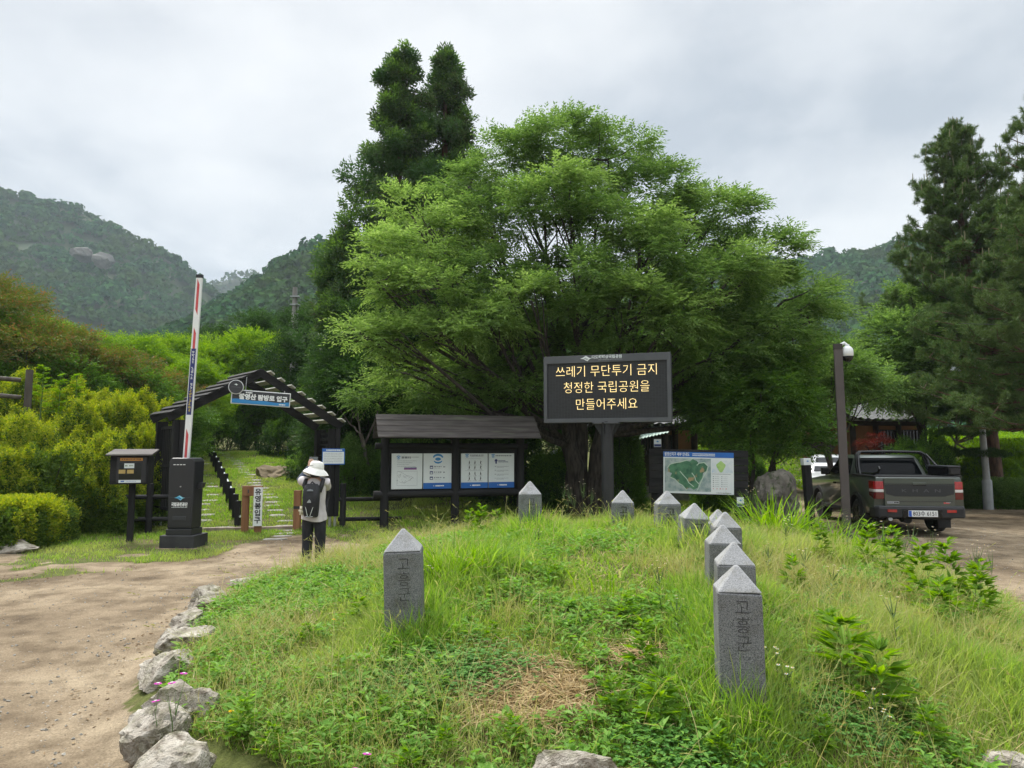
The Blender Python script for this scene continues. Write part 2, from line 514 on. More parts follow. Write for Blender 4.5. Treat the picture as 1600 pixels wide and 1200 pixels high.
PATH_L = [(-60, -12), (-60, 6.0), (-20, 8.4), (-9.5, 9.3), (-7.1, 9.84), (-6.4, 10.6), (-5.65, 11.3), (-5.1, 12.6), (-5.2, 14.2), (-5.0, 15.6),
          (-4.2, 15.9), (-3.4, 14.6), (-2.4, 14.0), (0.9, 14.0), (0.9, -12)]
ROAD_R = [(0.9, -12), (0.9, 13.6), (3.2, 13.9), (5.6, 13.1), (6.4, 13.3), (7.55, 13.65), (7.6, 15.0), (7.35, 19), (7.5, 30), (9, 44), (13, 44), (13.4, 26.0), (24, 23.2), (60, 18), (60, -12)]


def dirt_sd(x, y):
    d = np.maximum(sdist(x, y, PATH_L), sdist(x, y, ROAD_R))
    return d


def axis(lo, hi, fine, step):
    a = np.arange(fine[0], fine[1] + 1e-6, step)
    l = fine[0] - np.cumsum(np.geomspace(step * 2, 160, 34)); l = l[l > lo][::-1]
    r = fine[1] + np.cumsum(np.geomspace(step * 2, 160, 34)); r = r[r < hi]
    return np.concatenate([[lo], l, a, r, [hi]])


gx = axis(-1400, 1400, (-14, 16), 0.11)
gy = axis(-60, 1500, (0, 27), 0.11)
GX, GY = np.meshgrid(gx, gy)
GZ = H(GX, GY)
GZ = GZ - 3.0 * sstep(70, 200, np.hypot(GX, GY))
sd = dirt_sd(GX, GY) + 0.5 * (fbm(GX * 1.3, GY * 1.3, 21) - 0.5)
dirt = sstep(-0.18, 0.18, sd)
q = mound_q(GX, GY)
dirt = dirt * sstep(0.98, 1.03, q)
# worn ground in front of the gate and below the notice board
worn = (0.9 * sstep(0.62, 0.75, fbm(GX * 1.1 + 3, GY * 1.1, 33)) * (np.hypot((GX + 5.5) / 2.6, (GY - 14.8) / 1.6) < 1))
worn2 = 0.8 * sstep(0.45, 0.6, fbm(GX * 1.4, GY * 1.4, 35)) * (np.hypot((GX + 8.2) / 2.8, (GY - 11.6) / 1.5) < 1)
dirt = np.maximum(np.maximum(dirt, worn), worn2)
nx, ny = len(gx), len(gy)
idx = np.arange(nx * ny).reshape(ny, nx)
quad = np.stack([idx[:-1, :-1], idx[:-1, 1:], idx[1:, 1:], idx[1:, :-1]], -1).reshape(-1, 4)
V = np.stack([GX, GY, GZ], -1).reshape(-1, 3)
cx = V[quad].mean(1)
fd = sdist(cx[:, 0], cx[:, 1], PATH_L); fr = sdist(cx[:, 0], cx[:, 1], ROAD_R)
fq = mound_q(cx[:, 0], cx[:, 1])
cls = np.zeros(len(quad), int)
cls[fd > 0] = 1
cls[fr > 0] = 2
cls[(fq < 1.03)] = 3
dflat = dirt.reshape(-1)


def ground_material():
    m, nt, N, L, P = _nt('ground_soil')
    P.inputs['Roughness'].default_value = 0.95; P.inputs['Specular IOR Level'].default_value = 0.15
    tc = N.new('ShaderNodeTexCoord')
    at_ = N.new('ShaderNodeAttribute'); at_.attribute_name = 'dirt'

    def noise(sc, det=8, st=(1, 1, 1)):
        mp = N.new('ShaderNodeMapping'); mp.inputs['Scale'].default_value = st
        L.new(tc.outputs['Object'], mp.inputs[0])
        n = N.new('ShaderNodeTexNoise'); n.inputs['Scale'].default_value = sc; n.inputs['Detail'].default_value = det
        n.inputs['Roughness'].default_value = 0.6
        L.new(mp.outputs[0], n.inputs[0])
        return n.outputs[0]

    def ramp(fac, stops):
        r = N.new('ShaderNodeValToRGB'); e = r.color_ramp.elements
        e[0].position, e[0].color = stops[0][0], c4(stops[0][1])
        e[1].position, e[1].color = stops[-1][0], c4(stops[-1][1])
        for p, c in stops[1:-1]:
            x = e.new(p); x.color = c4(c)
        L.new(fac, r.inputs[0])
        return r.outputs[0]

    def mix(f, a, b, mode='MIX'):
        x = N.new('ShaderNodeMixRGB'); x.blend_type = mode
        if hasattr(f, 'links'): L.new(f, x.inputs[0])
        else: x.inputs[0].default_value = f
        L.new(a, x.inputs[1]); L.new(b, x.inputs[2])
        return x.outputs[0]
    # packed sandy earth: broad tone, tyre-swept streaks, gravel specks
    d1 = ramp(noise(0.55, 9), [(0.36, (0.155, 0.115, 0.074)), (0.5, (0.26, 0.20, 0.132)), (0.64, (0.375, 0.30, 0.203))])
    d2 = ramp(noise(3.2, 12), [(0.36, (0.55, 0.53, 0.51)), (0.56, (1, 1, 1))])
    d = mix(0.9, d1, d2, 'MULTIPLY')
    vor = N.new('ShaderNodeTexVoronoi'); vor.inputs['Scale'].default_value = 26
    L.new(tc.outputs['Object'], vor.inputs[0])
    gsel = ramp(vor.outputs['Distance'], [(0.12, (1, 1, 1)), (0.22, (0, 0, 0))])
    gn = ramp(noise(5, 3), [(0.56, (0, 0, 0)), (0.64, (1, 1, 1))])
    gm = mix(1.0, gsel, gn, 'MULTIPLY')
    gc = ramp(vor.outputs['Color'], [(0.2, (0.20, 0.18, 0.16)), (0.8, (0.52, 0.49, 0.44))])
    d = mix(gm, d, gc)
    fine = ramp(noise(70, 4), [(0.32, (0.6, 0.6, 0.6)), (0.68, (1.25, 1.25, 1.25))])
    d = mix(0.8, d, fine, 'MULTIPLY')
    # turf soil
    g1 = ramp(noise(1.2, 8), [(0.35, (0.075, 0.085, 0.024)), (0.5, (0.10, 0.115, 0.03)), (0.68, (0.16, 0.125, 0.065))])
    g2 = ramp(noise(30, 6), [(0.3, (0.55, 0.55, 0.55)), (0.7, (1.2, 1.2, 1.2))])
    g = mix(0.8, g1, g2, 'MULTIPLY')
    edge = N.new('ShaderNodeMath'); edge.operation = 'ADD'
    ns = noise(7, 7)
    sub = N.new('ShaderNodeMath'); sub.operation = 'MULTIPLY_ADD'
    L.new(ns, sub.inputs[0]); sub.inputs[1].default_value = 1.4; sub.inputs[2].default_value = -0.7
    L.new(at_.outputs['Fac'], edge.inputs[0]); L.new(sub.outputs[0], edge.inputs[1])
    em = ramp(edge.outputs[0], [(0.40, (0, 0, 0)), (0.60, (1, 1, 1))])
    L.new(mix(em, g, d), P.inputs['Base Color'])
    bp = N.new('ShaderNodeBump'); bp.inputs['Strength'].default_value = 0.7; bp.inputs['Distance'].default_value = 0.03
    hsum = N.new('ShaderNodeMath'); hsum.operation = 'ADD'
    L.new(noise(9, 9), hsum.inputs[0]); L.new(noise(60, 5), hsum.inputs[1])
    L.new(hsum.outputs[0], bp.inputs['Height']); L.new(bp.outputs[0], P.inputs['Normal'])
    return m


M['ground'] = ground_material()
for k, nm in ((0, 'ground'), (1, 'dirt_path'), (2, 'dirt_road'), (3, 'grass_mound')):
    fs = quad[cls == k]
    used, inv = np.unique(fs, return_inverse=True)
    o = fast_mesh(nm, V[used], inv.reshape(-1, 4), M['ground'], smooth=True)
    a = o.data.attributes.new('dirt', 'FLOAT', 'POINT')
    a.data.foreach_set('value', np.ascontiguousarray(dflat[used], dtype=np.float32))
    tag(o, kind='structure')


# ------------------------------------------------------------------ hills and their far-off woods
def hill(name, skyline, D, reach, back, seed, step, span_pad, crowns, crown_r, rough=0.10):
    """a ridge: skyline given as photo (col,row) at distance D, falling towards the viewer over reach metres"""
    px = np.array([p[0] for p in skyline], float); py = np.array([p[1] for p in skyline], float)
    X = (px - 800) / F * D
    Z = np.array([wz(p, D) for p in py])
    xs = np.arange(X.min() - span_pad, X.max() + span_pad, step)

    def surf(x, t):
        """t: 0 foot, 1 ridge, up to 2 far foot"""
        zr = np.interp(x, X, Z) * (1 - 0.6 * sstep(0, span_pad, np.maximum(X.min() - x, x - X.max())))
        zr = zr + rough * 22 * (fbm(x / 35, np.full_like(x, seed * 3.1), seed) - 0.5)
        up = np.clip(t, 0, 1); dn = np.clip(t - 1, 0, 1)
        prof = (0.82 * up + 0.18 * up * up) * (1 - dn ** 1.3)
        y = D - (1 - up) * reach + dn * back
        bump = (fbm(x / 60 + 5, y / 60, seed + 3) - 0.5) * zr * 0.30 * np.sin(PI * np.clip(up, 0, 1)) * (1 - dn)
        gul = -np.abs(np.sin(x / 33.0 + 2.2 * fbm(x / 90, y / 90, seed + 7))) * zr * 0.05 * np.sin(PI * up) * (1 - dn)
        return y, zr * prof - 2 + bump + gul
    ts = np.concatenate([np.linspace(0, 1, 46), np.linspace(1.05, 2, 12)])
    XX, TT = np.meshgrid(xs, ts)
    YY, ZZ = surf(XX, TT)
    n, k = XX.shape
    ii = np.arange(n * k).reshape(n, k)
    qd = np.stack([ii[:-1, :-1], ii[:-1, 1:], ii[1:, 1:], ii[1:, :-1]], -1).reshape(-1, 4)
    o = fast_mesh(name, np.stack([XX, YY, ZZ], -1).reshape(-1, 3), qd, M['hill'], smooth=True)
    tag(o, kind='structure')
    # crowns
    rng = np.random.default_rng(seed)
    cxs = rng.uniform(xs[0], xs[-1], crowns); cts = rng.uniform(0.02, 1.12, crowns)
    cy, cz = surf(cxs, cts)
    r = crown_r * rng.uniform(0.6, 1.35, crowns) * (D - (1 - np.minimum(cts, 1)) * reach) ** 0.3 / D ** 0.3
    K = 22
    u = rdirs(crowns * K, rng); u[:, 2] = np.abs(u[:, 2]) * 1.0 - 0.12
    rr = np.repeat(r, K)[:, None]
    hgt = np.repeat(rng.uniform(0.7, 1.35, crowns), K)[:, None]
    c = np.repeat(np.stack([cxs, cy, cz], -1), K, axis=0)
    pos = c + u * rr * np.concatenate([np.ones_like(hgt), np.ones_like(hgt), hgt], 1) * rng.uniform(0.75, 1.05, (crowns * K, 1)) + np.array([0, 0, 1.0]) * rr * 0.55
    nr = unit(u + 0.55 * rdirs(crowns * K, rng))
    d = unit(np.cross(nr, rdirs(crowns * K, rng)))
    v, f = leaf_quads(pos - d * rr * 0.34, d, nr, (rr * 0.72)[:, 0], (rr * 0.62)[:, 0], 0.1)
    fo = fast_mesh('forest', v, f, M['forest'])
    tag(fo, kind='stuff')
    return surf


M['hill'] = mat('hill', (0.030, 0.05, 0.018), (0.05, 0.075, 0.024), 0.05, 0.95)
SKY_L = [(-420, 255), (-200, 262), (-60, 296), (0, 307), (60, 318), (110, 330), (135, 345), (165, 360), (205, 378), (250, 402), (290, 432), (330, 468), (380, 505), (450, 545), (560, 590), (700, 620)]
SKY_M = [(260, 540), (300, 505), (345, 474), (380, 452), (420, 425), (455, 398), (500, 379), (540, 392), (600, 430), (680, 490), (760, 530), (900, 560)]
SKY_R = [(900, 470), (1050, 440), (1180, 415), (1255, 407), (1330, 402), (1390, 391), (1440, 379), (1520, 368), (1620, 352), (1750, 340), (1900, 335), (2100, 350)]
SKY_F = [(240, 480), (300, 455), (345, 436), (390, 430), (440, 438), (500, 450), (700, 470)]
surf_l = hill('hill', SKY_L, 520, 340, 200, 4, 5, 60, 9000, 4.4)
surf_m = hill('hill', SKY_M, 300, 170, 120, 6, 4, 40, 3800, 3.4)
surf_r = hill('hill', SKY_R, 420, 270, 160, 9, 5, 60, 8000, 4.2)
surf_f = hill('hill', SKY_F, 900, 200, 120, 12, 10, 90, 1200, 7.0)
def wb(mb, name, m, root, **k):
    """shapes given in world space, linked under a root that has no rotation"""
    off = root.location
    mb.v = [(p[0] - off.x, p[1] - off.y, p[2] - off.z) for p in mb.v]
    return mb.build(name, m, root, **k)


def emblem(parent, x, y, z, w, m, m2=None, name='emblem'):
    """mountain-and-wave lozenge: two swept points around a folded middle"""
    h = w * 0.45
    top = [(-0.5, 0.0), (-0.28, 0.16), (-0.1, 0.40), (-0.02, 0.5), (0.1, 0.34), (0.24, 0.12), (0.32, 0.06), (0.5, 0.03)]
    bot = [(0.5, 0.03), (0.32, -0.06), (0.2, -0.26), (0.10, -0.5), (-0.06, -0.30), (-0.2, -0.10), (-0.32, -0.05)]
    mb = MB()
    poly = [(x + a * w, z + b * h) for a, b in top[:-1] + bot]
    c = [(x, z)]
    mb.prism(poly, y, y + 0.002)
    if m2 is not None:
        mb.cur = 1
        p2 = [(-0.30, -0.02), (-0.05, 0.22), (0.05, 0.06), (0.22, -0.06), (0.10, -0.40), (-0.04, -0.20)]
        mb.prism([(x + a * w * 0.8, z + b * h * 0.8) for a, b in p2], y - 0.002, y)
        return mb.build(name, [m, m2], parent)
    return mb.build(name, m, parent)


def marks(rows, y, m, parent, name='print', d=0.0015, seed=1):
    """rows of small printed strokes: (x0, x1, z, height, gap)"""
    rg = random.Random(seed)
    mb = MB()
    for x0, x1, z, h, gap in rows:
        x = x0
        while x < x1:
            w = min(rg.uniform(0.6, 1.5) * h, x1 - x)
            if w > 0.2 * h:
                mb.box(x, x + w, y - d, y, z - h / 2 * rg.uniform(0.7, 1), z + h / 2)
            x += w + gap * rg.uniform(0.6, 1.4)
    return mb.build(name, m, parent)


# ================================================================== trail gate
LF = Vector((wx(272, 16.0), 16.0, 0)); RF = Vector((wx(519, 17.1), 17.1, 0))
LB = Vector((wx(246, 17.0), 17.0, 0)); RB = Vector((wx(497, 18.1), 18.1, 0))
for p in (LF, RF, LB, RB):
    p.z = h1(p.x, p.y) - 0.02
gate = thing('trail_gate', 'black timber gate with a pitched slatted top over the trail entrance', 'gate', ((LF + RF + LB + RB) / 4).to_tuple())
tl, tr_ = wz(656, 16.0), wz(670, 17.1)
wdir = (RF - LF); wdir.z = 0; wdir.normalize()
ddir = (LB - LF); ddir.z = 0; ddir.normalize()
for p, tz in ((LF, tl), (RF, tr_), (LB, tl), (RB, tr_)):
    b = Vector((p.x, p.y, p.z)); mb = MB()
    for s in (-1, 1):
        mb.beam(b + wdir * 0.062 * s + Vector((0, 0, 0.26)), Vector((p.x, p.y, tz)) + wdir * 0.062 * s, 0.115, 0.15, up=ddir)
    po = wb(mb, 'post', M['black_wood'], gate, bevel=0.006)
    mb = MB()
    for s in (-1, 1):
        mb.cyl(b + wdir * 0.06 * s, b + wdir * 0.06 * s + Vector((0, 0, 0.30)), 0.035, n=12)
    wb(mb, 'post_shoe', M['steel'], gate)
for a, b_, tz, vert in ((LF, LB, tl, True), (RF, RB, tr_, False)):
    mb = MB()
    z0 = max(a.z, b_.z) + 0.42
    d = (b_ - a)
    if vert:
        for k in range(9):
            q_ = a + d * ((k + 0.8) / 9.6)
            mb.beam((q_.x, q_.y, z0), (q_.x, q_.y, tz - 0.12), 0.05, 0.03, up=wdir)
        for zz in (z0 + 0.05, (z0 + tz) / 2, tz - 0.16):
            mb.beam((a.x, a.y, zz), (b_.x, b_.y, zz), 0.05, 0.07)
    else:
        n = 13
        for k in range(n):
            zz = z0 + (tz - 0.1 - z0) * k / (n - 1)
            mb.beam((a.x, a.y, zz), (b_.x, b_.y, zz), 0.035, 0.055)
        q_ = a + d * 0.5
        mb.beam((q_.x, q_.y, z0), (q_.x, q_.y, tz - 0.1), 0.04, 0.04, up=wdir)
    wb(mb, 'side_panel', M['black_wood_h'] if not vert else M['black_wood'], gate)
apF = at(408, 583, 16.55)
eL = at(262, 653, 15.93); eR = at(534, 667, 17.2)
off = ddir * 1.32
for o_ in (Vector((0, 0, 0)), off):
    for e in (eL, eR):
        mb = MB().beam(e + o_, apF + o_ + (apF - e).normalized() * 0.05, 0.09, 0.19)
        wb(mb, 'rafter', M['black_wood_h'], gate, bevel=0.006)
    mb = MB().beam(LF + o_ + Vector((0, 0, tl - LF.z - 0.02)), RF + o_ + Vector((0, 0, tr_ - RF.z - 0.02)), 0.06, 0.10) if o_.length > 0.1 else None
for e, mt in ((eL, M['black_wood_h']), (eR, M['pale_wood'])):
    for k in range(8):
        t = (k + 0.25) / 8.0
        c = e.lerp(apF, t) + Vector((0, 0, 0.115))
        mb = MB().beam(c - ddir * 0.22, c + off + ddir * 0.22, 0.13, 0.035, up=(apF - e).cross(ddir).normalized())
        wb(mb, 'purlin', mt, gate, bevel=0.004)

# hanging sign
sc_ = at(408, 622.5, 16.32)
yaw = math.atan2(wdir.y, wdir.x)
gs = thing('trail_sign', 'dark sign with a wavy blue foot and white Korean lettering hung under the gate roof', 'sign', sc_.to_tuple(), 0)
gs.rotation_euler = (0, R(3.2), yaw)
SW, SH = 0.645, 0.165
MB().box(-SW, SW, 0, 0.03, -SH, SH).build('rim', M['white'], gs, bevel=0.008)
MB().box(-SW + 0.02, SW - 0.02, -0.006, 0.002, -SH + 0.02, SH - 0.02).build('panel', M['dark_grey'], gs)
wv = [(-SW + 0.022, -SH + 0.022)] + [(SW - 0.022, -SH + 0.022)]
pts = [(-SW + 0.022 + (2 * SW - 0.044) * k / 24, -0.055 + 0.012 * math.sin(k * 0.55) - 0.02 * math.exp(-((k - 16) / 4.0) ** 2)) for k in range(25)]
MB().prism([(-SW + 0.022, -SH + 0.022), (SW - 0.022, -SH + 0.022)] + pts[::-1], -0.010, -0.005).build('wave_band', M['sky_blue'], gs)
lettering('lettering', '팔영산 탐방로 입구', 0.135, M['white'], gs, (0.05, -0.011, 0.005), width=1.06, bold=0.007)
marks([(-0.34, -0.20, 0.11, 0.035, 0.008)], -0.0075, M['white'], gs, 'small_print'); marks([(0.40, 0.54, -0.115, 0.03, 0.008)], -0.0105, M['white'], gs, 'small_print')
rd = MB().lathe([(0.165, -0.02), (0.165, 0.012)], 40, mtx=Matrix.Rotation(PI / 2, 4, 'X')).build('roundel', M['white'], gs)
rd.location = (-0.56, -0.02, 0.215)
r2 = MB().lathe([(0.148, 0.0), (0.148, 0.03)], 40, mtx=Matrix.Rotation(PI / 2, 4, 'X')).build('roundel_face', M['dark_grey'], rd)
emblem(r2, 0, -0.034, 0.055, 0.10, M['white_sign'])
marks([(-0.10, 0.10, -0.005, 0.02, 0.004)], -0.031, M['grey_metal'], r2)
for x in (-0.35, 0.5):
    MB().cyl((x, 0.015, SH), (x, 0.015, SH + 0.30 - 0.25 * (x > 0)), 0.008, n=6).build('hanger', M['steel'], gs)

# regulation notice on the right post
nb = thing('notice_board', 'small white notice with a blue rim fixed to the right gate post', 'sign', at(521, 713.5, 16.98).to_tuple(), yaw * 0.4)
MB().box(-0.265, 0.265, 0, 0.025, -0.19, 0.19).build('rim', M['blue'], nb, bevel=0.006)
MB().box(-0.245, 0.245, -0.004, 0.001, -0.165, 0.115).build('panel', M['white_sign'], nb)
marks([(-0.17, 0.20, 0.152, 0.034, 0.006)], -0.001, M['white_sign'], nb, 'heading')
marks([(-0.21, 0.2, 0.08 - k * 0.04, 0.012, 0.012) for k in range(6)], -0.0045, M['grey_ink'], nb)

# ================================================================== barrier
bz = h1(wx(287, 13.7), 13.7) - 0.02
bar = thing('parking_barrier', 'black barrier box on a plinth with its red and white arm raised', 'barrier', (wx(287, 13.75), 13.75, bz), R(-2))
MB().box(-0.33, 0.33, -0.28, 0.30, 0, 0.245).build('plinth', M['black_plinth'], bar, bevel=0.015)
MB().box(-0.245, 0.25, -0.22, 0.22, 0.245, 0.36).build('foot', M['black_metal'], bar, bevel=0.01)
hs = MB().loft([[Vector((sx * w + 0.0, sy * 0.2, z)) for sx, sy in ((-1, -1), (1, -1), (1, 1), (-1, 1))] for w, z in ((0.235, 0.36), (0.25, 1.62), (0.21, 1.69))]).build('housing', M['black_metal'], bar, bevel=0.025)
MB().box(-0.21, 0.21, -0.208, -0.196, 0.40, 0.95).build('door', M['black_metal'], bar, bevel=0.006)
MB().box(-0.13, 0.13, -0.216, -0.202, 0.52, 0.60).build('handle', M['dark_grey'], bar, bevel=0.01)
mb = MB()
for k in range(4):
    mb.box(-0.15 + k * 0.062, -0.115 + k * 0.062, -0.222, -0.20, 1.555, 1.57)
mb.build('vent', M['white'], bar)
MB().cyl((0.0, -0.22, 1.15), (0.0, -0.2, 1.15), 0.012, n=12).build('keyhole', M['steel'], bar)
emblem(bar, 0.0, -0.226, 0.94, 0.21, M['logo_cyan'], M['sky_blue'])
lettering('lettering', '국립공원공단', 0.075, M['white'], bar, (0.0, -0.224, 0.815), width=0.31, bold=0.0035)
marks([(-0.15, 0.15, 0.765, 0.012, 0.006)], -0.222, M['white_sign'], bar, 'small_print')
MB().prism([(0.25, 1.22), (0.36, 1.22), (0.33, 1.12), (0.25, 1.10)], -0.06, 0.06).build('sensor', M['black_metal'], bar)
# arm: leans a little, from the box top to the tip
tip = at(312, 433, 13.9); bse = at(291, 716, 13.9)
inv = Matrix.Translation(bar.location) @ Matrix.Rotation(bar.rotation_euler.z, 4, 'Z')
inv = inv.inverted()
t0, b0 = inv @ tip, inv @ bse
b0 = b0 - (t0 - b0).normalized() * 0.25
arm = MB().beam(b0, t0, 0.125, 0.05, up=(0, 1, 0)).build('arm', M['white'], bar, bevel=0.008)
ax = (t0 - b0).normalized(); sx_ = Vector((ax.z, 0, -ax.x)).normalized()
L_ = (t0 - b0).length


def arm_quad(m, u0, u1, w0, w1, slant, name, y=-0.0262):
    ps = [(b0 + ax * (u0 * L_) + sx_ * w0), (b0 + ax * (u0 * L_ + slant) + sx_ * w1), (b0 + ax * (u1 * L_ + slant) + sx_ * w1), (b0 + ax * (u1 * L_) + sx_ * w0)]
    mb_ = MB(); n_ = [Vector((p.x, b0.y + (p - b0).dot(ax) / L_ * (t0.y - b0.y) + y, p.z)) for p in ps]
    n2 = [p + Vector((0, 0.003, 0)) for p in n_]
    mb_.add(n_ + n2, [(0, 1, 2, 3), (7, 6, 5, 4), (0, 4, 5, 1), (1, 5, 6, 2), (2, 6, 7, 3), (3, 7, 4, 0)])
    return mb_.build(name, m, arm)


arm_quad(M['red'], 0.83, 0.99, -0.028, 0.022, -0.12, 'red_stripe')
arm_quad(M['red'], 0.63, 0.735, -0.028, 0.022, -0.12, 'red_stripe')
arm_quad(M['red'], 0.07, 0.215, -0.028, 0.022, -0.12, 'red_stripe')
arm_quad(M['navy'], 0.285, 0.625, -0.046, 0.046, 0.0, 'sticker', -0.0275)
mbw, mby = MB(), MB()
rg = random.Random(3)
for k in range(19):
    u = 0.61 - k * 0.0165
    if k in (4, 9): continue
    for q_ in range(3):
        w0 = rg.uniform(-0.03, 0.0); w1 = rg.uniform(0.005, 0.03); uu = u * L_ - q_ * 0.018
        p = b0 + ax * uu; yy = b0.y + uu / L_ * (t0.y - b0.y) - 0.0305
        (mbw if k < 12 else mby).box(p.x + w0, p.x + w1, yy, yy + 0.003, p.z - 0.005, p.z + 0.005)
mbw.build('print', M['white'], arm); mby.build('print', M['yellow'], arm)
MB().beam(t0 - ax * 0.02, t0 + ax * 0.05, 0.13, 0.055, up=(0, 1, 0)).build('arm_tip', M['black_metal'], bar)
MB().cyl((b0.x, b0.y - 0.06, 1.52), (b0.x, b0.y + 0.06, 1.52), 0.07, n=20).build('hub', M['black_metal'], bar)

# ================================================================== suggestion box on its post
sb = thing('suggestion_box', 'black wooden box with a sloping lid and glazed front on a single post', 'box', (wx(203, 14.4), 14.4, h1(wx(203, 14.4), 14.4) - 0.02), R(14))
bx0 = wz(756, 14.4) - sb.location.z; bx1 = wz(712, 14.4) - sb.location.z
MB().box(-0.055, 0.055, -0.05, 0.05, 0, bx0).build('post', M['black_wood'], sb, bevel=0.008)
MB().box(-0.37, 0.33, -0.2, 0.24, bx0, bx1).build('case', M['black_wood_h'], sb, bevel=0.008)
MB().add([(-0.44, -0.29, bx1 - 0.005), (0.40, -0.29, bx1 - 0.005), (0.40, -0.29, bx1 + 0.03), (-0.44, -0.29, bx1 + 0.03), (-0.44, 0.30, bx1 + 0.1), (0.40, 0.30, bx1 + 0.1), (0.40, 0.30, bx1 + 0.135), (-0.44, 0.30, bx1 + 0.135)],
         [(0, 1, 2, 3), (4, 7, 6, 5), (0, 4, 5, 1), (3, 2, 6, 7), (0, 3, 7, 4), (1, 5, 6, 2)]).build('lid', M['shingle'], sb, bevel=0.006)
dr = MB().box(-0.25, 0.29, -0.216, -0.195, bx0 + 0.03, bx1 - 0.03).build('door', M['black_metal'], sb, bevel=0.004)
MB().box(-0.2, 0.2, -0.222, -0.216, bx0 + 0.1, bx1 - 0.14).build('pane', mat('box_glass', (0.012, 0.013, 0.014), rough=0.08), dr)
MB().box(-0.19, 0.22, -0.226, -0.216, bx1 - 0.1, bx1 - 0.042).build('name_plate', M['orange'], dr, bevel=0.012)
marks([(-0.16, 0.19, bx1 - 0.071, 0.032, 0.012)], -0.2262, M['brown_wood'], dr, 'print')
MB().box(-0.11, 0.07, -0.226, -0.222, bx1 - 0.245, bx1 - 0.15).build('card', M['white_sign'], dr)
marks([(-0.09, -0.05, bx1 - 0.197, 0.03, 0.01), (-0.02, 0.05, bx1 - 0.197, 0.016, 0.006)], -0.2262, M['stem'], dr, 'card_print')
MB().box(-0.2, 0.2, -0.226, -0.216, bx0 + 0.03, bx0 + 0.085).build('strip_label', M['white_sign'], dr)
marks([(-0.16, -0.1, bx0 + 0.058, 0.025, 0.002), (-0.06, 0.12, bx0 + 0.058, 0.008, 0.006)], -0.2262, M['blue'], dr, 'strip_print')
for x in (-0.15, 0.0):
    MB().box(x - 0.055, x + 0.065, -0.2245, -0.222, bx1 - 0.35, bx1 - 0.275).build('leaflet', mat('leaflet', (0.42, 0.28, 0.08), (0.5, 0.38, 0.15), 8), dr)

# ================================================================== rail fences
def rail_fence(label, p0, p1, posts, rails, over=(0.25, 0.25), pr=0.075, rr=0.05, ph=1.1, m=None, mh=None, name='rail_fence'):
    p0, p1 = Vector(p0), Vector(p1)
    root = thing(name, label, 'fence', p0.to_tuple())
    d = (p1 - p0); dn = d.normalized()
    for t in posts:
        q_ = p0 + d * t
        q_.z = h1(q_.x, q_.y) - 0.05
        wb(MB().tube([q_, q_ + Vector((random.uniform(-.01, .01), 0, ph * 0.5)), q_ + Vector((0, 0, ph))], [pr, pr * 0.97, pr * 0.95], 14), 'post', m or M['black_wood'], root, smooth=True)
    for z0, z1 in rails:
        a = p0 - dn * over[0]; b = p1 + dn * over[1]
        wb(MB().tube([Vector((a.x, a.y, z0)), Vector((b.x, b.y, z1))], rr, 12), 'rail', mh or M['black_wood_h'], root, smooth=True)
    return root


p0 = (wx(131, 15.4), 15.4, -0.1); p1 = (wx(232, 15.8), 15.8, -0.1)
rail_fence('low black log fence running from the clipped hedge to the gate', p0, p1, [0, 1],
           [(wz(777, 15.4), wz(777, 15.8)), (wz(812, 15.4), wz(812, 15.8))], over=(0.38, 0.62), ph=1.12)
p0 = (wx(535, 17.15), 17.15, -0.1); p1 = (wx(606, 17.75), 17.75, -0.1)
rail_fence('short black log fence between the gate and the information shelter', p0, p1, [0],
           [(wz(780, 17.15), wz(780, 17.75)), (wz(811, 17.15), wz(811, 17.75))], over=(0.1, 0.35), ph=1.06)
p0 = (wx(31, 17.0), 17.0, 2.0); p1 = (wx(-60, 16.3), 16.3, 2.0)
lf_ = thing('log_fence', 'weathered brown log fence on the bank above the shrubs', 'fence', p0)
q_ = Vector(p0); q_.z = h1(q_.x, q_.y) - 0.1
wb(MB().tube([q_, Vector((q_.x, q_.y, wz(578, 17.0)))], [0.085, 0.078], 12), 'post', M['old_wood'], lf_, smooth=True)
for ra, rb in ((594, 586), (621, 613)):
    wb(MB().tube([at(33, ra, 16.95), at(-60, rb, 16.3)], [0.055, 0.06], 10), 'rail', M['old_wood'], lf_, smooth=True)
q2 = Vector(p1); q2.z = h1(q2.x, q2.y) - 0.1
wb(MB().tube([q2, Vector((q2.x, q2.y, q2.z + 1.3))], [0.085, 0.078], 12), 'post', M['old_wood'], lf_, smooth=True)

# ================================================================== signpost with white board
spx, spy = wx(394, 16.0), 16.0
sg = thing('wooden_signpost', 'brown timber frame with a white vertical sign at the trail entrance', 'signpost', (spx, spy, h1(spx, spy) - 0.03), R(12))
topz = wz(759, 16.0) - sg.location.z
lean = 0.05
for x, y0 in ((-0.165, 0.06), (0.135, -0.12)):
    MB().box(x - 0.075, x + 0.075, y0 - 0.06, y0 + 0.06, 0, topz - 0.2).build('leg', M['brown_wood'], sg, bevel=0.008)
MB().add([(-0.24, 0.0, topz - 0.22), (0.21, -0.18, topz - 0.22), (0.21, -0.06, topz - 0.22), (-0.24, 0.12, topz - 0.22), (-0.24, 0, topz), (0.21, -0.18, topz), (0.21, -0.06, topz), (-0.24, 0.12, topz)],
         [(0, 3, 2, 1), (4, 5, 6, 7), (0, 1, 5, 4), (1, 2, 6, 5), (2, 3, 7, 6), (3, 0, 4, 7)]).build('crossbeam', M['brown_wood'], sg, bevel=0.008)
MB().box(-0.11, -0.07, -0.062, -0.045, topz - 0.16, topz - 0.08).build('pictogram', M['ink'], sg)
bd = MB().box(0.04, 0.225, -0.225, -0.19, topz - 0.87, topz - 0.03).build('board', M['white'], sg, bevel=0.004)
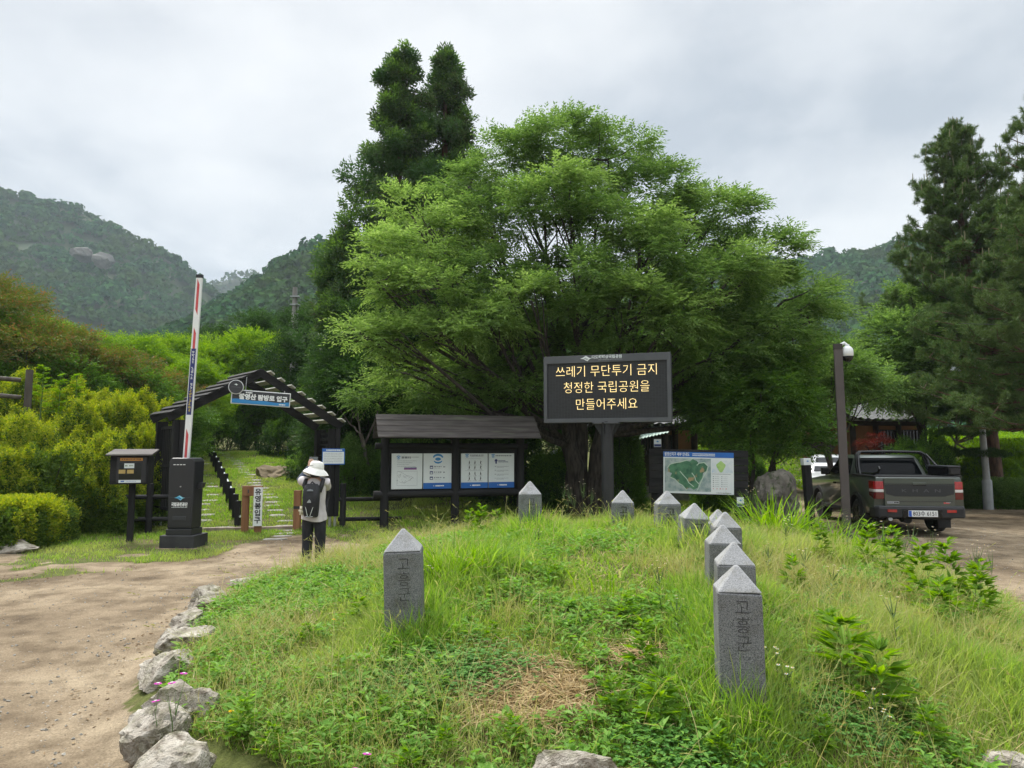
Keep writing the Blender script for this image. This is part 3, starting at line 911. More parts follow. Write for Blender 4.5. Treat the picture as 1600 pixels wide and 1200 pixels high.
for k, ch in enumerate('유영봉입구'):
    lettering('character', ch, 0.15, M['ink'], bd, (0.132, -0.2265, topz - 0.13 - k * 0.155), bold=0.005)
wpx, wpy = wx(464, 16.6), 16.6
wp = thing('wooden_post', 'slim brown timber post standing behind the hiker', 'post', (wpx, wpy, h1(wpx, wpy) - 0.03))
tz = wz(766, 16.6) - wp.location.z
MB().box(-0.075, 0.075, -0.07, 0.07, 0, tz).build('shaft', M['brown_wood'], wp, bevel=0.008)
MB().box(-0.07, 0.07, -0.075, -0.069, tz - 0.42, tz - 0.36).build('plate', M['ink'], wp)
a_, b_ = Vector((wx(292, 16.0), 16.0, 0)), Vector((wx(500, 17.0), 17.0, 0))
th = MB()
NB = 14
for i in range(NB):
    q0, q1 = a_.lerp(b_, i / NB), a_.lerp(b_, (i + 1) / NB)
    th.beam((q0.x, q0.y, h1(q0.x, q0.y) + 0.02), (q1.x, q1.y, h1(q1.x, q1.y) + 0.02), 0.16, 0.13)
tag(th.build('timber_threshold', mat('worn_timber', (0.20, 0.155, 0.125), (0.32, 0.26, 0.21), 6, 0.9, 0.5, 30)), 'worn timber sleeper laid flush across the trail under the gate', 'sleeper')

# ================================================================== rope fence along the trail
rf = [(732, 372, 822, 16.9), (0, 362, 0, 18.0)]
A0, A1 = Vector((wx(371, 17.2), 17.2, 0)), Vector((wx(323, 31.5), 31.5, 0))
rope = thing('rope_fence', 'line of short black posts linked by a white rope dividing the trail', 'fence', (A0.x, A0.y, h1(A0.x, A0.y)))
prev = None
NP = 12
for k in range(NP):
    t = (k / (NP - 1)) ** 1.25
    p = A0.lerp(A1, t); p.z = h1(p.x, p.y) - 0.03
    hgt = 0.63
    wb(MB().box(p.x - 0.06, p.x + 0.06, p.y - 0.06, p.y + 0.06, p.z, p.z + hgt + random.uniform(-0.03, 0.03)), 'post', M['black_wood'], rope, bevel=0.01)
    c = Vector((p.x + 0.075, p.y - 0.05, p.z + hgt - (0.40 if k == 0 else 0.17)))
    if prev is not None:
        mid = (prev + c) / 2 - Vector((0, 0, 0.05))
        wb(MB().tube([prev, (prev + mid) / 2 - Vector((0, 0, 0.015)), mid, (c + mid) / 2 - Vector((0, 0, 0.015)), c], 0.022, 8), 'rope', M['white_sign'], rope, smooth=True)
    prev = c
wb(MB().tube([prev, prev + Vector((-1.6, 1.6, 0.22)), prev + Vector((-3.0, 3.0, 0.5))], 0.02, 8), 'rope', M['white_sign'], rope, smooth=True)

# stepping stones: two lines up the trail
def slab_mesh(seed):
    rg = random.Random(seed)
    n = 11
    mb_ = MB()
    ring = []
    w, d = rg.uniform(0.19, 0.27), rg.uniform(0.085, 0.13)
    for k in range(n):
        t = 2 * PI * k / n
        r = rg.uniform(0.85, 1.1)
        sq = (abs(math.cos(t)) ** 4 + abs(math.sin(t)) ** 4) ** -0.25
        ring.append((math.cos(t) * w * r * sq, math.sin(t) * d * r * sq))
    vs = [(x, y, -0.06) for x, y in ring] + [(x, y, 0.03) for x, y in ring] + [(x * 0.93, y * 0.93, 0.04) for x, y in ring]
    fs = [tuple(range(3 * n - 1, 2 * n - 1, -1))]
    for k in range(n):
        k2 = (k + 1) % n
        fs += [(k, k2, n + k2, n + k), (n + k, n + k2, 2 * n + k2, 2 * n + k)]
    return mb_.add(vs, fs)


protos = []
for s in range(5):
    o = slab_mesh(s).build('stepping_stone', M['slab'])
    tag(o, 'grey flat stone set in the turf of the trail', 'stepping stone', 'stepping stones up the trail')
    protos.append(o)
spots = []
y = 14.9
while y < 33:
    t = (y - 16.0) / 16
    xr = np.interp(y, [14.5, 16.3, 18.5, 22, 26, 33], [wx(430, 14.5), wx(452, 16.3), wx(437, 18.5), wx(408, 22), wx(380, 26), wx(345, 33)])
    spots.append((xr + random.uniform(-.12, .12), y, random.uniform(-.2, .2) + 0.25, 1.0))
    if y < 19 and random.random() < 0.8:
        spots.append((xr + random.uniform(0.5, 0.8), y + random.uniform(-.1, .1), random.uniform(-.3, .3), 0.8))
    y += random.uniform(0.46, 0.66)
y = 16.9
while y < 32:
    xl = np.interp(y, [16.5, 20, 26, 32], [wx(335, 16.5), wx(328, 20), wx(318, 26), wx(300, 32)])
    spots.append((xl + random.uniform(-.25, .25), y, random.uniform(-.2, .2) + 0.2, 0.9))
    y += random.uniform(0.55, 0.9)
for i, (x, y, rz, s) in enumerate(spots):
    o = protos[i] if i < 5 else protos[i % 5].copy()
    if i >= 5: COL.objects.link(o)
    sl = (h1(x, y + 0.2) - h1(x, y - 0.2)) / 0.4
    o.location = (x, y, h1(x, y) - 0.024); o.rotation_euler = (math.atan(sl), 0, rz); o.scale = (s, s, 1)

# ================================================================== information shelter
kx, ky = wx(600, 17.0), 17.0
kx2, ky2 = wx(813, 18.0), 18.0
kyaw = math.atan2(ky2 - ky, kx2 - kx); KL = math.hypot(kx2 - kx, ky2 - ky)
kz = h1(kx, ky) - 0.05
ks = thing('information_shelter', 'roofed black log notice board with four white posters', 'notice board', (kx, ky, kz), kyaw)
tz = 2.25 - kz
for x in (0, KL * 0.505, KL):
    MB().tube([(x, 0, -0.15), (x, 0.0, tz * 0.5), (x, 0, tz)], [0.105, 0.1, 0.1], 18).build('post', M['black_wood'], ks, smooth=True)
zr1, zr0 = wz(697, 17.2) - kz, wz(772, 17.2) - kz
MB().tube([(-0.24, 0.0, zr1), (KL + 0.18, 0, zr1)], 0.075, 14).build('rail', M['black_wood_h'], ks, smooth=True)
MB().tube([(-0.26, 0.0, zr0), (KL + 0.2, 0, zr0)], 0.09, 14).build('rail', M['black_wood_h'], ks, smooth=True)
MB().box(0.0, KL, 0.03, 0.07, zr0, zr1).build('backboard', M['black_wood_h'], ks)
pz1, pz0 = wz(708.5, 17.2) - kz, wz(764, 17.2) - kz
PX = [(0.155, 0.90), (0.925, 1.64), (1.86, 2.54), (2.565, 3.23)]
kf = KL / 3.4
for i, (a, b) in enumerate(PX):
    a *= kf; b *= kf
    w = b - a; h = pz1 - pz0
    po = MB().box(a, b, -0.02, 0.03, pz0, pz1).build('poster', M['white_sign'], ks, bevel=0.003)
    po['label'] = ['white poster with a purple heading bar and a line map', 'white poster with a large blue eye emblem', 'white poster with rows of exercise figures', 'white poster with a blue figure and text'][i]
    Y = -0.0202
    if i > 0:
        MB().box(a, b, Y - 0.002, Y, pz0, pz0 + h * 0.165).build('band', M['blue'], po)
        emblem(po, a + w * 0.36, Y - 0.004, pz0 + h * 0.08, 0.045, M['white'])
        marks([(a + w * 0.42, a + w * 0.72, pz0 + h * 0.08, 0.032, 0.004)], Y - 0.002, M['white'], po, 'band_print', seed=i)

    def eye(cx, cz, r):
        mb_ = MB()
        arc = [(cx + r * math.cos(t), cz + 0.25 * r + 0.75 * r * math.sin(t)) for t in np.linspace(0.15, PI - 0.15, 14)]
        arc += [(cx + 0.75 * r * math.cos(t), cz + 0.2 * r + 0.42 * r * math.sin(t)) for t in np.linspace(PI - 0.1, 0.1, 14)]
        mb_.prism(arc, Y - 0.002, Y)
        mb_.prism([(cx + 0.55 * r * math.cos(t), cz + 0.02 * r + 0.30 * r * math.sin(t)) for t in np.linspace(0, 2 * PI, 20)[:-1]], Y - 0.003, Y)
        lo_ = [(cx + 0.85 * r * math.cos(t), cz - 0.12 * r + 0.7 * r * math.sin(t)) for t in np.linspace(PI + 0.25, 2 * PI - 0.25, 12)]
        lo_ += [(cx + 0.7 * r * math.cos(t), cz - 0.2 * r + 0.3 * r * math.sin(t)) for t in np.linspace(2 * PI - 0.3, PI + 0.3, 12)]
        mb_.prism(lo_, Y - 0.002, Y)
        mb_.build('emblem', M['sky_blue'], po)
    if i == 0:
        eye(a + 0.22 * w, pz0 + h * 0.88, 0.05)
        rows = [(a + w * 0.32, a + w * 0.62, pz0 + h * 0.885, 0.05, 0.01), (a + w * 0.64, a + w * 0.88, pz0 + h * 0.895, 0.014, 0.006)]
        rows += [(a + w * 0.18, a + w * (0.8 - 0.12 * (k % 3)), pz0 + h * (0.79 - 0.052 * k), 0.012, 0.012) for k in range(4)]
        marks(rows, Y, M['grey_ink'], po, seed=5)
        MB().box(a + w * 0.4, a + w * 0.81, Y - 0.002, Y, pz0 + h * 0.545, pz0 + h * 0.575).build('heading_bar', mat('purple', (0.28, 0.05, 0.25)), po)
        MB().box(a + w * 0.4, a + w * 0.81, Y - 0.002, Y, pz0 + h * 0.578, pz0 + h * 0.605).build('heading_bar', M['navy'], po)
        mb = MB(); rg = random.Random(8)
        for k in range(26):
            x0 = a + w * rg.uniform(0.2, 0.75); z0 = pz0 + h * rg.uniform(0.12, 0.48)
            x1 = x0 + rg.uniform(-0.1, 0.1); z1 = z0 + rg.uniform(-0.06, 0.06)
            mb.beam((x0, Y - 0.001, z0), (x1, Y - 0.001, z1), 0.005, 0.003, up=(0, 1, 0))
        for k in range(4):
            z0 = pz0 + h * (0.1 if k == 0 else 0.5)
            if k < 2: mb.beam((a + w * 0.18, Y - 0.001, z0), (a + w * 0.83, Y - 0.001, z0), 0.004, 0.002, up=(0, 1, 0))
            else:
                x0 = a + w * (0.18 if k == 2 else 0.83); mb.beam((x0, Y - 0.001, pz0 + h * 0.1), (x0, Y - 0.001, pz0 + h * 0.5), 0.004, 0.002, up=(0, 1, 0))
        mb.build('line_map', M['grey_ink'], po)
    if i == 1:
        eye(a + 0.5 * w, pz0 + h * 0.835, 0.13)
        rows = []
        for k in range(3):
            zz = pz0 + h * (0.61 - 0.155 * k)
            MB().box(a + 0.22 * w, a + 0.33 * w, Y - 0.002, Y, zz - 0.04, zz + 0.035).build('icon', M['navy'], po)
            MB().box(a + 0.24 * w, a + 0.31 * w, Y - 0.004, Y - 0.002, zz - 0.026, zz + 0.006).build('icon_face', M['white_sign'], po)
            rows += [(a + 0.37 * w, a + 0.62 * w, zz + 0.01, 0.03, 0.02), (a + 0.37 * w, a + 0.6 * w, zz - 0.03, 0.006, 0.003), (a + 0.68 * w, a + 0.75 * w, zz + 0.005, 0.03, 0.006)]
        marks(rows, Y, M['grey_ink'], po, seed=6)
    if i == 2:
        eye(a + 0.22 * w, pz0 + h * 0.93, 0.05)
        rows = [(a + w * 0.34, a + w * 0.84, pz0 + h * 0.945, 0.03, 0.012), (a + w * 0.34, a + w * 0.84, pz0 + h * 0.905, 0.012, 0.006),
                (a + w * 0.15, a + w * 0.75, pz0 + h * 0.845, 0.007, 0.004), (a + w * 0.15, a + w * 0.85, pz0 + h * 0.50, 0.006, 0.002)]
        marks(rows, Y, M['grey_ink'], po, seed=7)
        mb = MB(); rg = random.Random(4)
        for r_ in range(4):
            for c_ in range(3):
                x0 = a + w * (0.31 + 0.21 * c_); z0 = pz0 + h * (0.74, 0.60, 0.42, 0.28)[r_]
                mb.box(x0 - 0.011, x0 + 0.011, Y - 0.001, Y, z0 - 0.03, z0 + 0.02)
                mb.box(x0 - 0.009, x0 + 0.009, Y - 0.001, Y, z0 + 0.024, z0 + 0.04)
                mb.beam((x0, Y - 0.001, z0), (x0 + rg.uniform(-.04, .04), Y - 0.001, z0 + rg.uniform(-.03, .04)), 0.008, 0.002, up=(0, 1, 0))
                mb.beam((x0, Y - 0.001, z0 - 0.03), (x0 + rg.uniform(-.04, .04), Y - 0.001, z0 - 0.05), 0.01, 0.002, up=(0, 1, 0))
                mb.box(x0 - 0.05, x0 + 0.05, Y - 0.001, Y, z0 - 0.064, z0 - 0.060)
        mb.build('figures', M['ink'], po)
    if i == 3:
        eye(a + 0.17 * w, pz0 + h * 0.925, 0.05)
        rows = [(a + w * 0.27, a + w * 0.9, pz0 + h * 0.93, 0.028, 0.01)]
        for k in range(4):
            zz = pz0 + h * (0.62 - 0.115 * k)
            rows += [(a + w * 0.24, a + w * 0.28, zz, 0.02, 0.01), (a + w * 0.31, a + w * 0.78, zz, 0.012, 0.008), (a + w * 0.31, a + w * 0.6, zz - 0.025, 0.010, 0.008)]
        marks(rows, Y, M['grey_ink'], po, seed=9)
        MB().prism([(a + w * 0.26, pz0 + h * 0.70), (a + w * 0.32, pz0 + h * 0.70), (a + w * 0.32, pz0 + h * 0.77), (a + w * 0.36, pz0 + h * 0.77), (a + w * 0.32, pz0 + h * 0.83), (a + w * 0.26, pz0 + h * 0.83), (a + w * 0.22, pz0 + h * 0.77), (a + w * 0.26, pz0 + h * 0.77)], Y - 0.002, Y).build('pictogram', M['navy'], po)
        marks([(a + w * 0.38, a + w * 0.66, pz0 + h * 0.785, 0.018, 0.006), (a + w * 0.38, a + w * 0.76, pz0 + h * 0.75, 0.018, 0.006)], Y, M['navy'], po, 'blue_print', seed=2)
# roof: stepped boards on both slopes
ze = wz(682, 16.6) - kz; zrg = wz(648, 17.3) - kz
HD = 0.55
rfm = MB()
for sgn in (-1, 1):
    for k in range(4):
        t0_, t1_ = k / 4, (k + 1.22) / 4
        y0_, y1_ = sgn * HD * t0_, sgn * HD * min(t1_, 1.08)
        za, zb = zrg - (zrg - ze) * t0_ - 0.018, zrg - (zrg - ze) * min(t1_, 1.08) + 0.012
        xa, xb = -0.24, KL + 0.36
        rfm.add([(xa, y0_, za - .01), (xb, y0_, za - .01), (xb, y1_, zb - .01), (xa, y1_, zb - .01), (xa, y0_, za + .02), (xb, y0_, za + .02), (xb, y1_, zb + .02), (xa, y1_, zb + .02)],
                [(0, 3, 2, 1), (4, 5, 6, 7), (0, 1, 5, 4), (1, 2, 6, 5), (2, 3, 7, 6), (3, 0, 4, 7)])
rfm.build('roof', M['shingle'], ks, bevel=0.004)
MB().box(-0.1, KL + 0.2, -0.06, 0.06, ze - 0.04, ze + 0.06).build('lintel', M['black_wood_h'], ks)
for x in (0.0, KL * 0.505, KL):
    for sgn in (-1, 1):
        MB().beam((x, 0, zrg - 0.06), (x, sgn * HD * 0.95, ze - 0.02), 0.06, 0.07).build('bracket', M['black_wood'], ks)

# ================================================================== electronic sign
lx, ly = wx(950, 14.6), 14.6
lz = h1(lx, ly) - 0.05
led = thing('electronic_sign', 'dark electronic message board on a thick round pole showing yellow Korean text', 'sign', (lx, ly, lz), R(-17))
pb, pt = wz(660, 14.6) - lz, wz(554.5, 14.6) - lz
PW = 1.315
MB().tube([(0, 0.06, 0), (0, 0.06, pb + 0.02)], 0.125, 28).build('pole', M['black_metal'], led, smooth=True)
mb = MB()
for k in range(6):
    t = PI * k / 3 + 0.3
    c, s = math.cos(t), math.sin(t)
    mb.add([Vector((c * 0.12 - s * w, 0.06 + s * 0.12 + c * w, z)) if e == 0 else Vector((c * 0.3 - s * w, 0.06 + s * 0.2 + c * w, z)) for w in (-0.006, 0.006) for e, z in ((0, pb - 0.28), (0, pb), (1, pb))],
           [(0, 1, 2), (5, 4, 3), (0, 3, 4, 1), (1, 4, 5, 2), (2, 5, 3, 0)])
mb.build('gusset', M['black_metal'], led)
MB().box(-0.27, 0.27, -0.1, 0.22, pb - 0.025, pb).build('mounting_plate', M['grey_metal'], led)
MB().box(-PW, PW, -0.02, 0.26, pb, pt).build('cabinet', M['dark_grey'], led, bevel=0.012)
fr = MB()
hd = 0.155
fr.box(-PW, PW, -0.06, -0.02, pt - hd, pt); fr.box(-PW, PW, -0.06, -0.02, pb, pb + 0.085)
fr.box(-PW, -PW + 0.075, -0.06, -0.02, pb + 0.085, pt - hd); fr.box(PW - 0.075, PW, -0.06, -0.02, pb + 0.085, pt - hd)
fr.build('frame', M['grey_metal'], led, bevel=0.004)
sm, nt_, N_, L__, P_ = _nt('led_screen')
tcx = N_.new('ShaderNodeTexCoord'); bk = N_.new('ShaderNodeTexBrick')
bk.offset = 0; bk.inputs['Scale'].default_value = 8.0; bk.inputs['Mortar Size'].default_value = 0.012
bk.inputs['Color1'].default_value = (0.010, 0.011, 0.013, 1); bk.inputs['Color2'].default_value = (0.016, 0.017, 0.02, 1); bk.inputs['Mortar'].default_value = (0.04, 0.042, 0.047, 1)
mpx = N_.new('ShaderNodeMapping'); mpx.inputs['Rotation'].default_value = (PI / 2, 0, 0)
L__.new(tcx.outputs['Object'], mpx.inputs[0]); L__.new(mpx.outputs[0], bk.inputs[0]); L__.new(bk.outputs[0], P_.inputs['Base Color']); P_.inputs['Roughness'].default_value = 0.55
MB().box(-PW + 0.075, PW - 0.075, -0.028, -0.018, pb + 0.085, pt - hd).build('screen', sm, led)
em, nt_, N_, L__, P_ = _nt('led_lit')
P_.inputs['Base Color'].default_value = (0.5, 0.4, 0.15, 1); P_.inputs['Emission Color'].default_value = (1.0, 0.74, 0.34, 1); P_.inputs['Emission Strength'].default_value = 0.9
for txt, y, w in (('쓰레기 무단투기 금지', 580.5, 152), ('청정한 국립공원을', 606, 129), ('만들어주세요', 632.5, 92)):
    ob = lettering('message_line', txt, 0.26, em, led, (0.0, -0.0295, wz(y, 14.6) - lz), width=w * 14.6 / F / math.cos(R(17)), bold=-0.0035)
emblem(led, -0.40, -0.065, pt - 0.07, 0.26, M['white_sign'], M['galv'])
lettering('lettering', '다도해해상국립공원', 0.075, M['white_sign'], led, (0.03, -0.0615, pt - 0.05), width=0.62, bold=0.002)
lettering('lettering', 'DADOHAEHAESANG NATIONAL', 0.032, M['galv'], led, (0.10, -0.0615, pt - 0.105), width=0.5)

# ================================================================== map board
mx_, my_ = wx(1091, 15.6), 15.6
mz_ = h1(mx_, my_) - 0.05
mp_ = thing('map_board', 'dark plank board carrying a green park map with a blue heading', 'sign', (mx_, my_, mz_), 0)
mp_.rotation_euler = (0, R(1.2), R(-9))
zt, zb = wz(702.5, 15.6) - mz_, wz(773, 15.6) - mz_
HW = 1.055
for x in (-0.93, 0.93):
    MB().box(x - 0.07, x + 0.07, 0.05, 0.17, -0.05, zb + 0.3).build('post', M['black_wood'], mp_, bevel=0.008)
n = 6
for k in range(n):
    z0 = zb + (zt - zb) * k / n
    MB().box(-HW + random.uniform(0, .01), HW - random.uniform(0, .01), 0.0, 0.055, z0 + 0.004, z0 + (zt - zb) / n - 0.004).build('plank', M['black_wood_h'], mp_, bevel=0.008)
x0, x1 = -0.745, 0.745
z0, z1 = zb + 0.02, zt - 0.055
pn = MB().box(x0, x1, -0.03, 0.0, z0, z1).build('map_panel', M['white_sign'], mp_, bevel=0.003)
Y = -0.0302
MB().box(x0, x1, Y - 0.002, Y, z1 - 0.115, z1).build('heading_band', M['blue'], pn)
lettering('heading', '팔영산지구 세부 안내도', 0.085, M['white'], pn, (x0 + 0.29, Y - 0.003, z1 - 0.058), width=0.53, bold=0.002)
marks([(x0 + 0.62, x0 + 1.1, z1 - 0.04, 0.02, 0.004), (x0 + 0.62, x0 + 1.1, z1 - 0.075, 0.02, 0.004)], Y - 0.002, M['white_sign'], pn, 'small_heading')
mapx0, mapx1, mapz0, mapz1 = x0 + 0.03, x0 + 1.01, z0 + 0.05, z1 - 0.14
MB().box(mapx0, mapx1, Y - 0.002, Y, mapz0, mapz1).build('map_ground', mat('map_ground', (0.20, 0.29, 0.28), (0.42, 0.48, 0.47), 9, 0.5, c3=(0.12, 0.17, 0.2), scale3=5), pn)
cxm, czm, rxm, rzm = (mapx0 + mapx1) / 2 - 0.02, (mapz0 + mapz1) / 2 + 0.01, 0.42, 0.33
park = [(-0.95, 0.35), (-0.85, 0.6), (-0.6, 0.72), (-0.3, 0.78), (-0.05, 0.9), (0.15, 0.85), (0.3, 1.0), (0.5, 0.9), (0.62, 0.72), (0.85, 0.78), (1.05, 0.55), (0.98, 0.25), (0.82, 0.1), (0.78, -0.2), (0.62, -0.5), (0.55, -0.85), (0.35, -1.0), (0.15, -0.85), (-0.05, -1.0), (-0.2, -0.7), (-0.45, -0.55), (-0.6, -0.3), (-0.85, -0.2), (-0.75, 0.05), (-0.95, 0.15)]
MB().prism([(cxm + a * rxm, czm + b * rzm) for a, b in park], Y - 0.004, Y - 0.002).build('park_area', mat('map_park', (0.02, 0.10, 0.055), (0.09, 0.24, 0.13), 7, 0.5, c3=(0.35, 0.27, 0.14), scale3=6, lo3=0.6, hi3=0.68), pn)
mb = MB()


def track(pts):
    for (a, b), (c, d) in zip(pts[:-1], pts[1:]):
        mb.beam((cxm + a * rxm, Y - 0.005, czm + b * rzm), (cxm + c * rxm, Y - 0.005, czm + d * rzm), 0.016, 0.002, up=(0, 1, 0))


track([(-1.0, 0.4), (-0.85, 0.64), (-0.55, 0.75), (-0.3, 0.8), (0.0, 0.93), (0.3, 1.03)])
track([(0.5, 0.6), (0.62, 0.75), (0.9, 0.8), (1.08, 0.55), (1.0, 0.2), (0.85, -0.1), (0.7, -0.5), (0.58, -0.9), (0.5, -1.05)])
track([(-0.85, -0.2), (-0.6, -0.35), (-0.4, -0.6), (-0.2, -0.75), (0.0, -1.05)])
track([(-0.35, 0.2), (-0.15, -0.1), (0.0, -0.3), (0.1, -0.55), (0.35, -0.8)])
track([(0.25, 0.1), (0.4, -0.15), (0.45, -0.4), (0.6, -0.6)])
mb.build('map_tracks', mat('map_track', (0.5, 0.62, 0.5)), pn)
ix0, ix1 = mapx1 + 0.02, x1 - 0.02
MB().box(ix0, ix1, Y - 0.002, Y, mapz1 - 0.30, mapz1 - 0.03).build('inset', mat('inset', (0.55, 0.63, 0.68), (0.68, 0.72, 0.73), 12, 0.5, c3=(0.25, 0.43, 0.68), scale3=7), pn)
MB().prism([((ix0 + ix1) / 2 - 0.03 + 0.09 * (1 + 0.2 * math.sin(3 * t)) * math.cos(t), mapz1 - 0.165 + 0.11 * (1 + 0.15 * math.cos(4 * t)) * math.sin(t)) for t in np.linspace(0, 2 * PI, 22)[:-1]], Y - 0.004, Y - 0.002).build('inset_island', mat('inset_green', (0.25, 0.48, 0.12), (0.4, 0.58, 0.2), 12), pn)
rows = [(ix0, ix1 - 0.05, mapz1 - 0.325, 0.012, 0.004)]
for k in range(6):
    for c_ in (0, 0.18):
        rows.append((ix0 + 0.02 + c_, ix0 + 0.04 + c_, mapz1 - 0.38 - 0.042 * k, 0.02, 0.01)); rows.append((ix0 + 0.06 + c_, ix0 + 0.15 + c_, mapz1 - 0.38 - 0.042 * k, 0.008, 0.006))
marks(rows, Y, M['grey_ink'], pn, 'legend')
marks([(ix0 + 0.02, ix0 + 0.36, mapz1 - 0.64, 0.022, 0.05)], Y, mat('pinkish', (0.6, 0.25, 0.25)), pn, 'legend')
marks([(ix0 + 0.1, ix0 + 0.4, z0 + 0.03, 0.014, 0.006)], Y, M['ink'], pn, 'footer')


# ================================================================== marker posts
def marker(label, px, Y, ytop, ybot, w, plate_h, lean=0.0, face=True):
    x = wx(px, Y); zb_ = h1(x, Y) - 0.05
    t = thing('marker_post', label, 'post', (x, Y, zb_))
    t.rotation_euler = (0, lean, R(3))
    zt_ = wz(ytop, Y) - zb_
    MB().box(-w / 2, w / 2, -w / 2, w / 2, 0, zt_ - (plate_h if not face else 0)).build('shaft', M['black_wood'], t, bevel=0.008)
    if face:
        c = MB().box(-w / 2 * 0.95, w / 2 * 0.95, -w / 2 - 0.012, -w / 2, zt_ - plate_h - 0.02, zt_ - 0.02).build('plate', M['white_sign'], t)
        MB().box(-w / 2 * 0.9, w / 2 * 0.9, -w / 2 - 0.014, -w / 2 - 0.012, zt_ - plate_h - 0.01, zt_ - plate_h * 0.65 - 0.02).build('plate_foot', M['navy'], c)
    else:
        c = MB().box(-w / 2 * 1.05, w / 2 * 1.05, -w / 2 * 1.05, w / 2 * 1.05, zt_ - plate_h, zt_).build('cap', M['white_sign'], t, bevel=0.004)
    emblem(c, 0, -w / 2 - 0.016, zt_ - plate_h * 0.42, w * 0.5, M['sky_blue'])
    return t


marker('black post with a white cap standing beside the pickup', 1268, 16.2, 716, 824, 0.16, 0.15, R(-2.5), False)
marker('knee-high black post with a white plate at the foot of the map board', 1156, 15.2, 775, 802, 0.16, 0.2)
marker('black post with a white square plate rising behind the map board', 1028, 18.6, 685, 790, 0.2, 0.2)

# ================================================================== camera pole
cpx, cpy = wx(1323, 15.9), 15.9
cz0 = h1(cpx, cpy) - 0.02
cp = thing('camera_pole', 'brown square steel pole leaning slightly beside the pickup', 'pole', (cpx, cpy, cz0))
cp.rotation_euler = (0, R(-0.3), R(-20))
hz = wz(538, 15.9) - cz0
MB().box(-0.17, 0.17, -0.17, 0.17, 0, 0.15).build('base', mat('pole_base', (0.05, 0.043, 0.042), (0.08, 0.07, 0.066), 5), cp, bevel=0.03)
MB().box(-0.088, 0.088, -0.088, 0.088, 0.13, hz).build('shaft', mat('pole_paint', (0.072, 0.058, 0.055), (0.09, 0.074, 0.07), 2, 0.55, 0.1, 20), cp, bevel=0.01)
MB().box(-0.094, 0.094, -0.094, 0.094, hz - 0.12, hz + 0.004).build('cap', mat('pole_cap', (0.04, 0.032, 0.03)), cp, bevel=0.008)
cc = thing('surveillance_camera', 'white dome camera with a black glass ball on top of the brown pole', 'camera', (cpx + 0.17, cpy - 0.04, cz0 + hz - 0.28))
MB().lathe([(0.11, 0.0), (0.125, 0.02), (0.125, 0.10), (0.115, 0.17), (0.085, 0.21), (0.05, 0.23), (0.045, 0.27), (0.0, 0.275)], 28).build('housing', M['white'], cc, smooth=True)
MB().lathe([(0.0, -0.125)] + [(0.118 * math.sin(t), -0.02 - 0.105 * math.cos(t)) for t in np.linspace(0.15, PI / 2, 9)] + [(0.118, 0.0)], 28).build('dome', mat('dome_glass', (0.008, 0.008, 0.009), rough=0.08), cc, smooth=True)
MB().tube([(0.0, 0.02, 0.26), (-0.05, 0.03, 0.31), (-0.12, 0.04, 0.27)], 0.035, 12).build('bracket', M['white'], cc, smooth=True)

# ================================================================== granite marker stones
def stone_post(px, py_apex, Y, text, rz=0.0, lean=(0, 0), s=0.28, dark=False):
    apex = at(px, py_apex, Y)
    zt_ = apex.z; zb_ = h1(apex.x, Y) - 0.25
    t = thing('stone_post', '', 'stone post', (apex.x, Y, zb_), 0, 'granite posts on the grass mound')
    t.rotation_euler = (lean[0], lean[1], rz)
    hgt = zt_ - zb_
    h = s / 2
    sh = hgt - s * 0.56
    MB().loft([[Vector((a * h * k + random.uniform(-.004, .004), b * h * k + (random.uniform(0, .004) if b > 0 else 0), z + (random.uniform(-.006, .006) if z else 0))) for a, b in ((-1, -1), (1, -1), (1, 1), (-1, 1))] for k, z in ((1.03, 0), (1.0, sh))]).build('shaft', M['granite'], t, bevel=0.010)
    MB().add([(-h, -h, sh + .001), (h, -h, sh + .001), (h, h, sh + .001), (-h, h, sh + .001), (-0.012, -0.012, hgt), (0.012, -0.012, hgt), (0.012, 0.012, hgt), (-0.012, 0.012, hgt)],
             [(0, 1, 5, 4), (1, 2, 6, 5), (2, 3, 7, 6), (3, 0, 4, 7), (4, 5, 6, 7), (3, 2, 1, 0)]).build('cap', M['granite_cap_lit'], t, bevel=0.009)
    for k, ch in enumerate(text):
        lettering('character', ch, s * 0.40, M['engraving' if dark else 'engraving_worn'], t, (0.01, -h - 0.0015, sh - s * 0.34 - k * s * 0.40), bold=0.001 if dark else -0.0014, depth=0.0012)
    return t


ST = [(1150, 883, 4.29, '고흥군', 'nearest granite post, its lettering worn pale'),
      (1146, 847, 4.99, '고흥군', 'granite post directly behind the nearest one'),
      (1127, 820, 5.84, '고흥군', 'granite post third back in the close-set row of five'),
      (1133, 800, 6.85, '고흥군', 'granite post fourth back in the close-set row'),
      (1122, 796, 7.65, '고흥군', 'granite post at the back of the close-set row, mostly hidden'),
      (1079, 786, 7.75, '고흥군', 'tilted granite post with black letters beside the close-set row'),
      (1042, 767, 8.75, '고흥군', 'granite post with black letters in front of the map board'),
      (971, 766, 9.35, '고흥군', 'granite post with black letters standing before the electronic sign pole'),
      (828, 752, 8.95, '고흥군', 'granite post at the corner of the information shelter'),
      (638, 825, 5.60, '고흥군', 'lone granite post leaning in the grass on the path side')]
for i, (px, py, Y, tx, lab) in enumerate(ST):
    o = stone_post(px, py, Y, tx, rz=(-0.15, -0.17, -0.10, -0.12, -0.08, 0.02, 0.0, -0.12, 0.02, 0.06)[i],
                   lean=[(0, 0), (0.01, 0), (0, 0.01), (0, 0), (0, 0), (0.02, 0.05), (0, 0), (0, 0.02), (0, 0), (0.03, -0.035)][i], dark=i in (5, 6, 7), s=0.25 if i < 5 else 0.28)
    o['label'] = lab
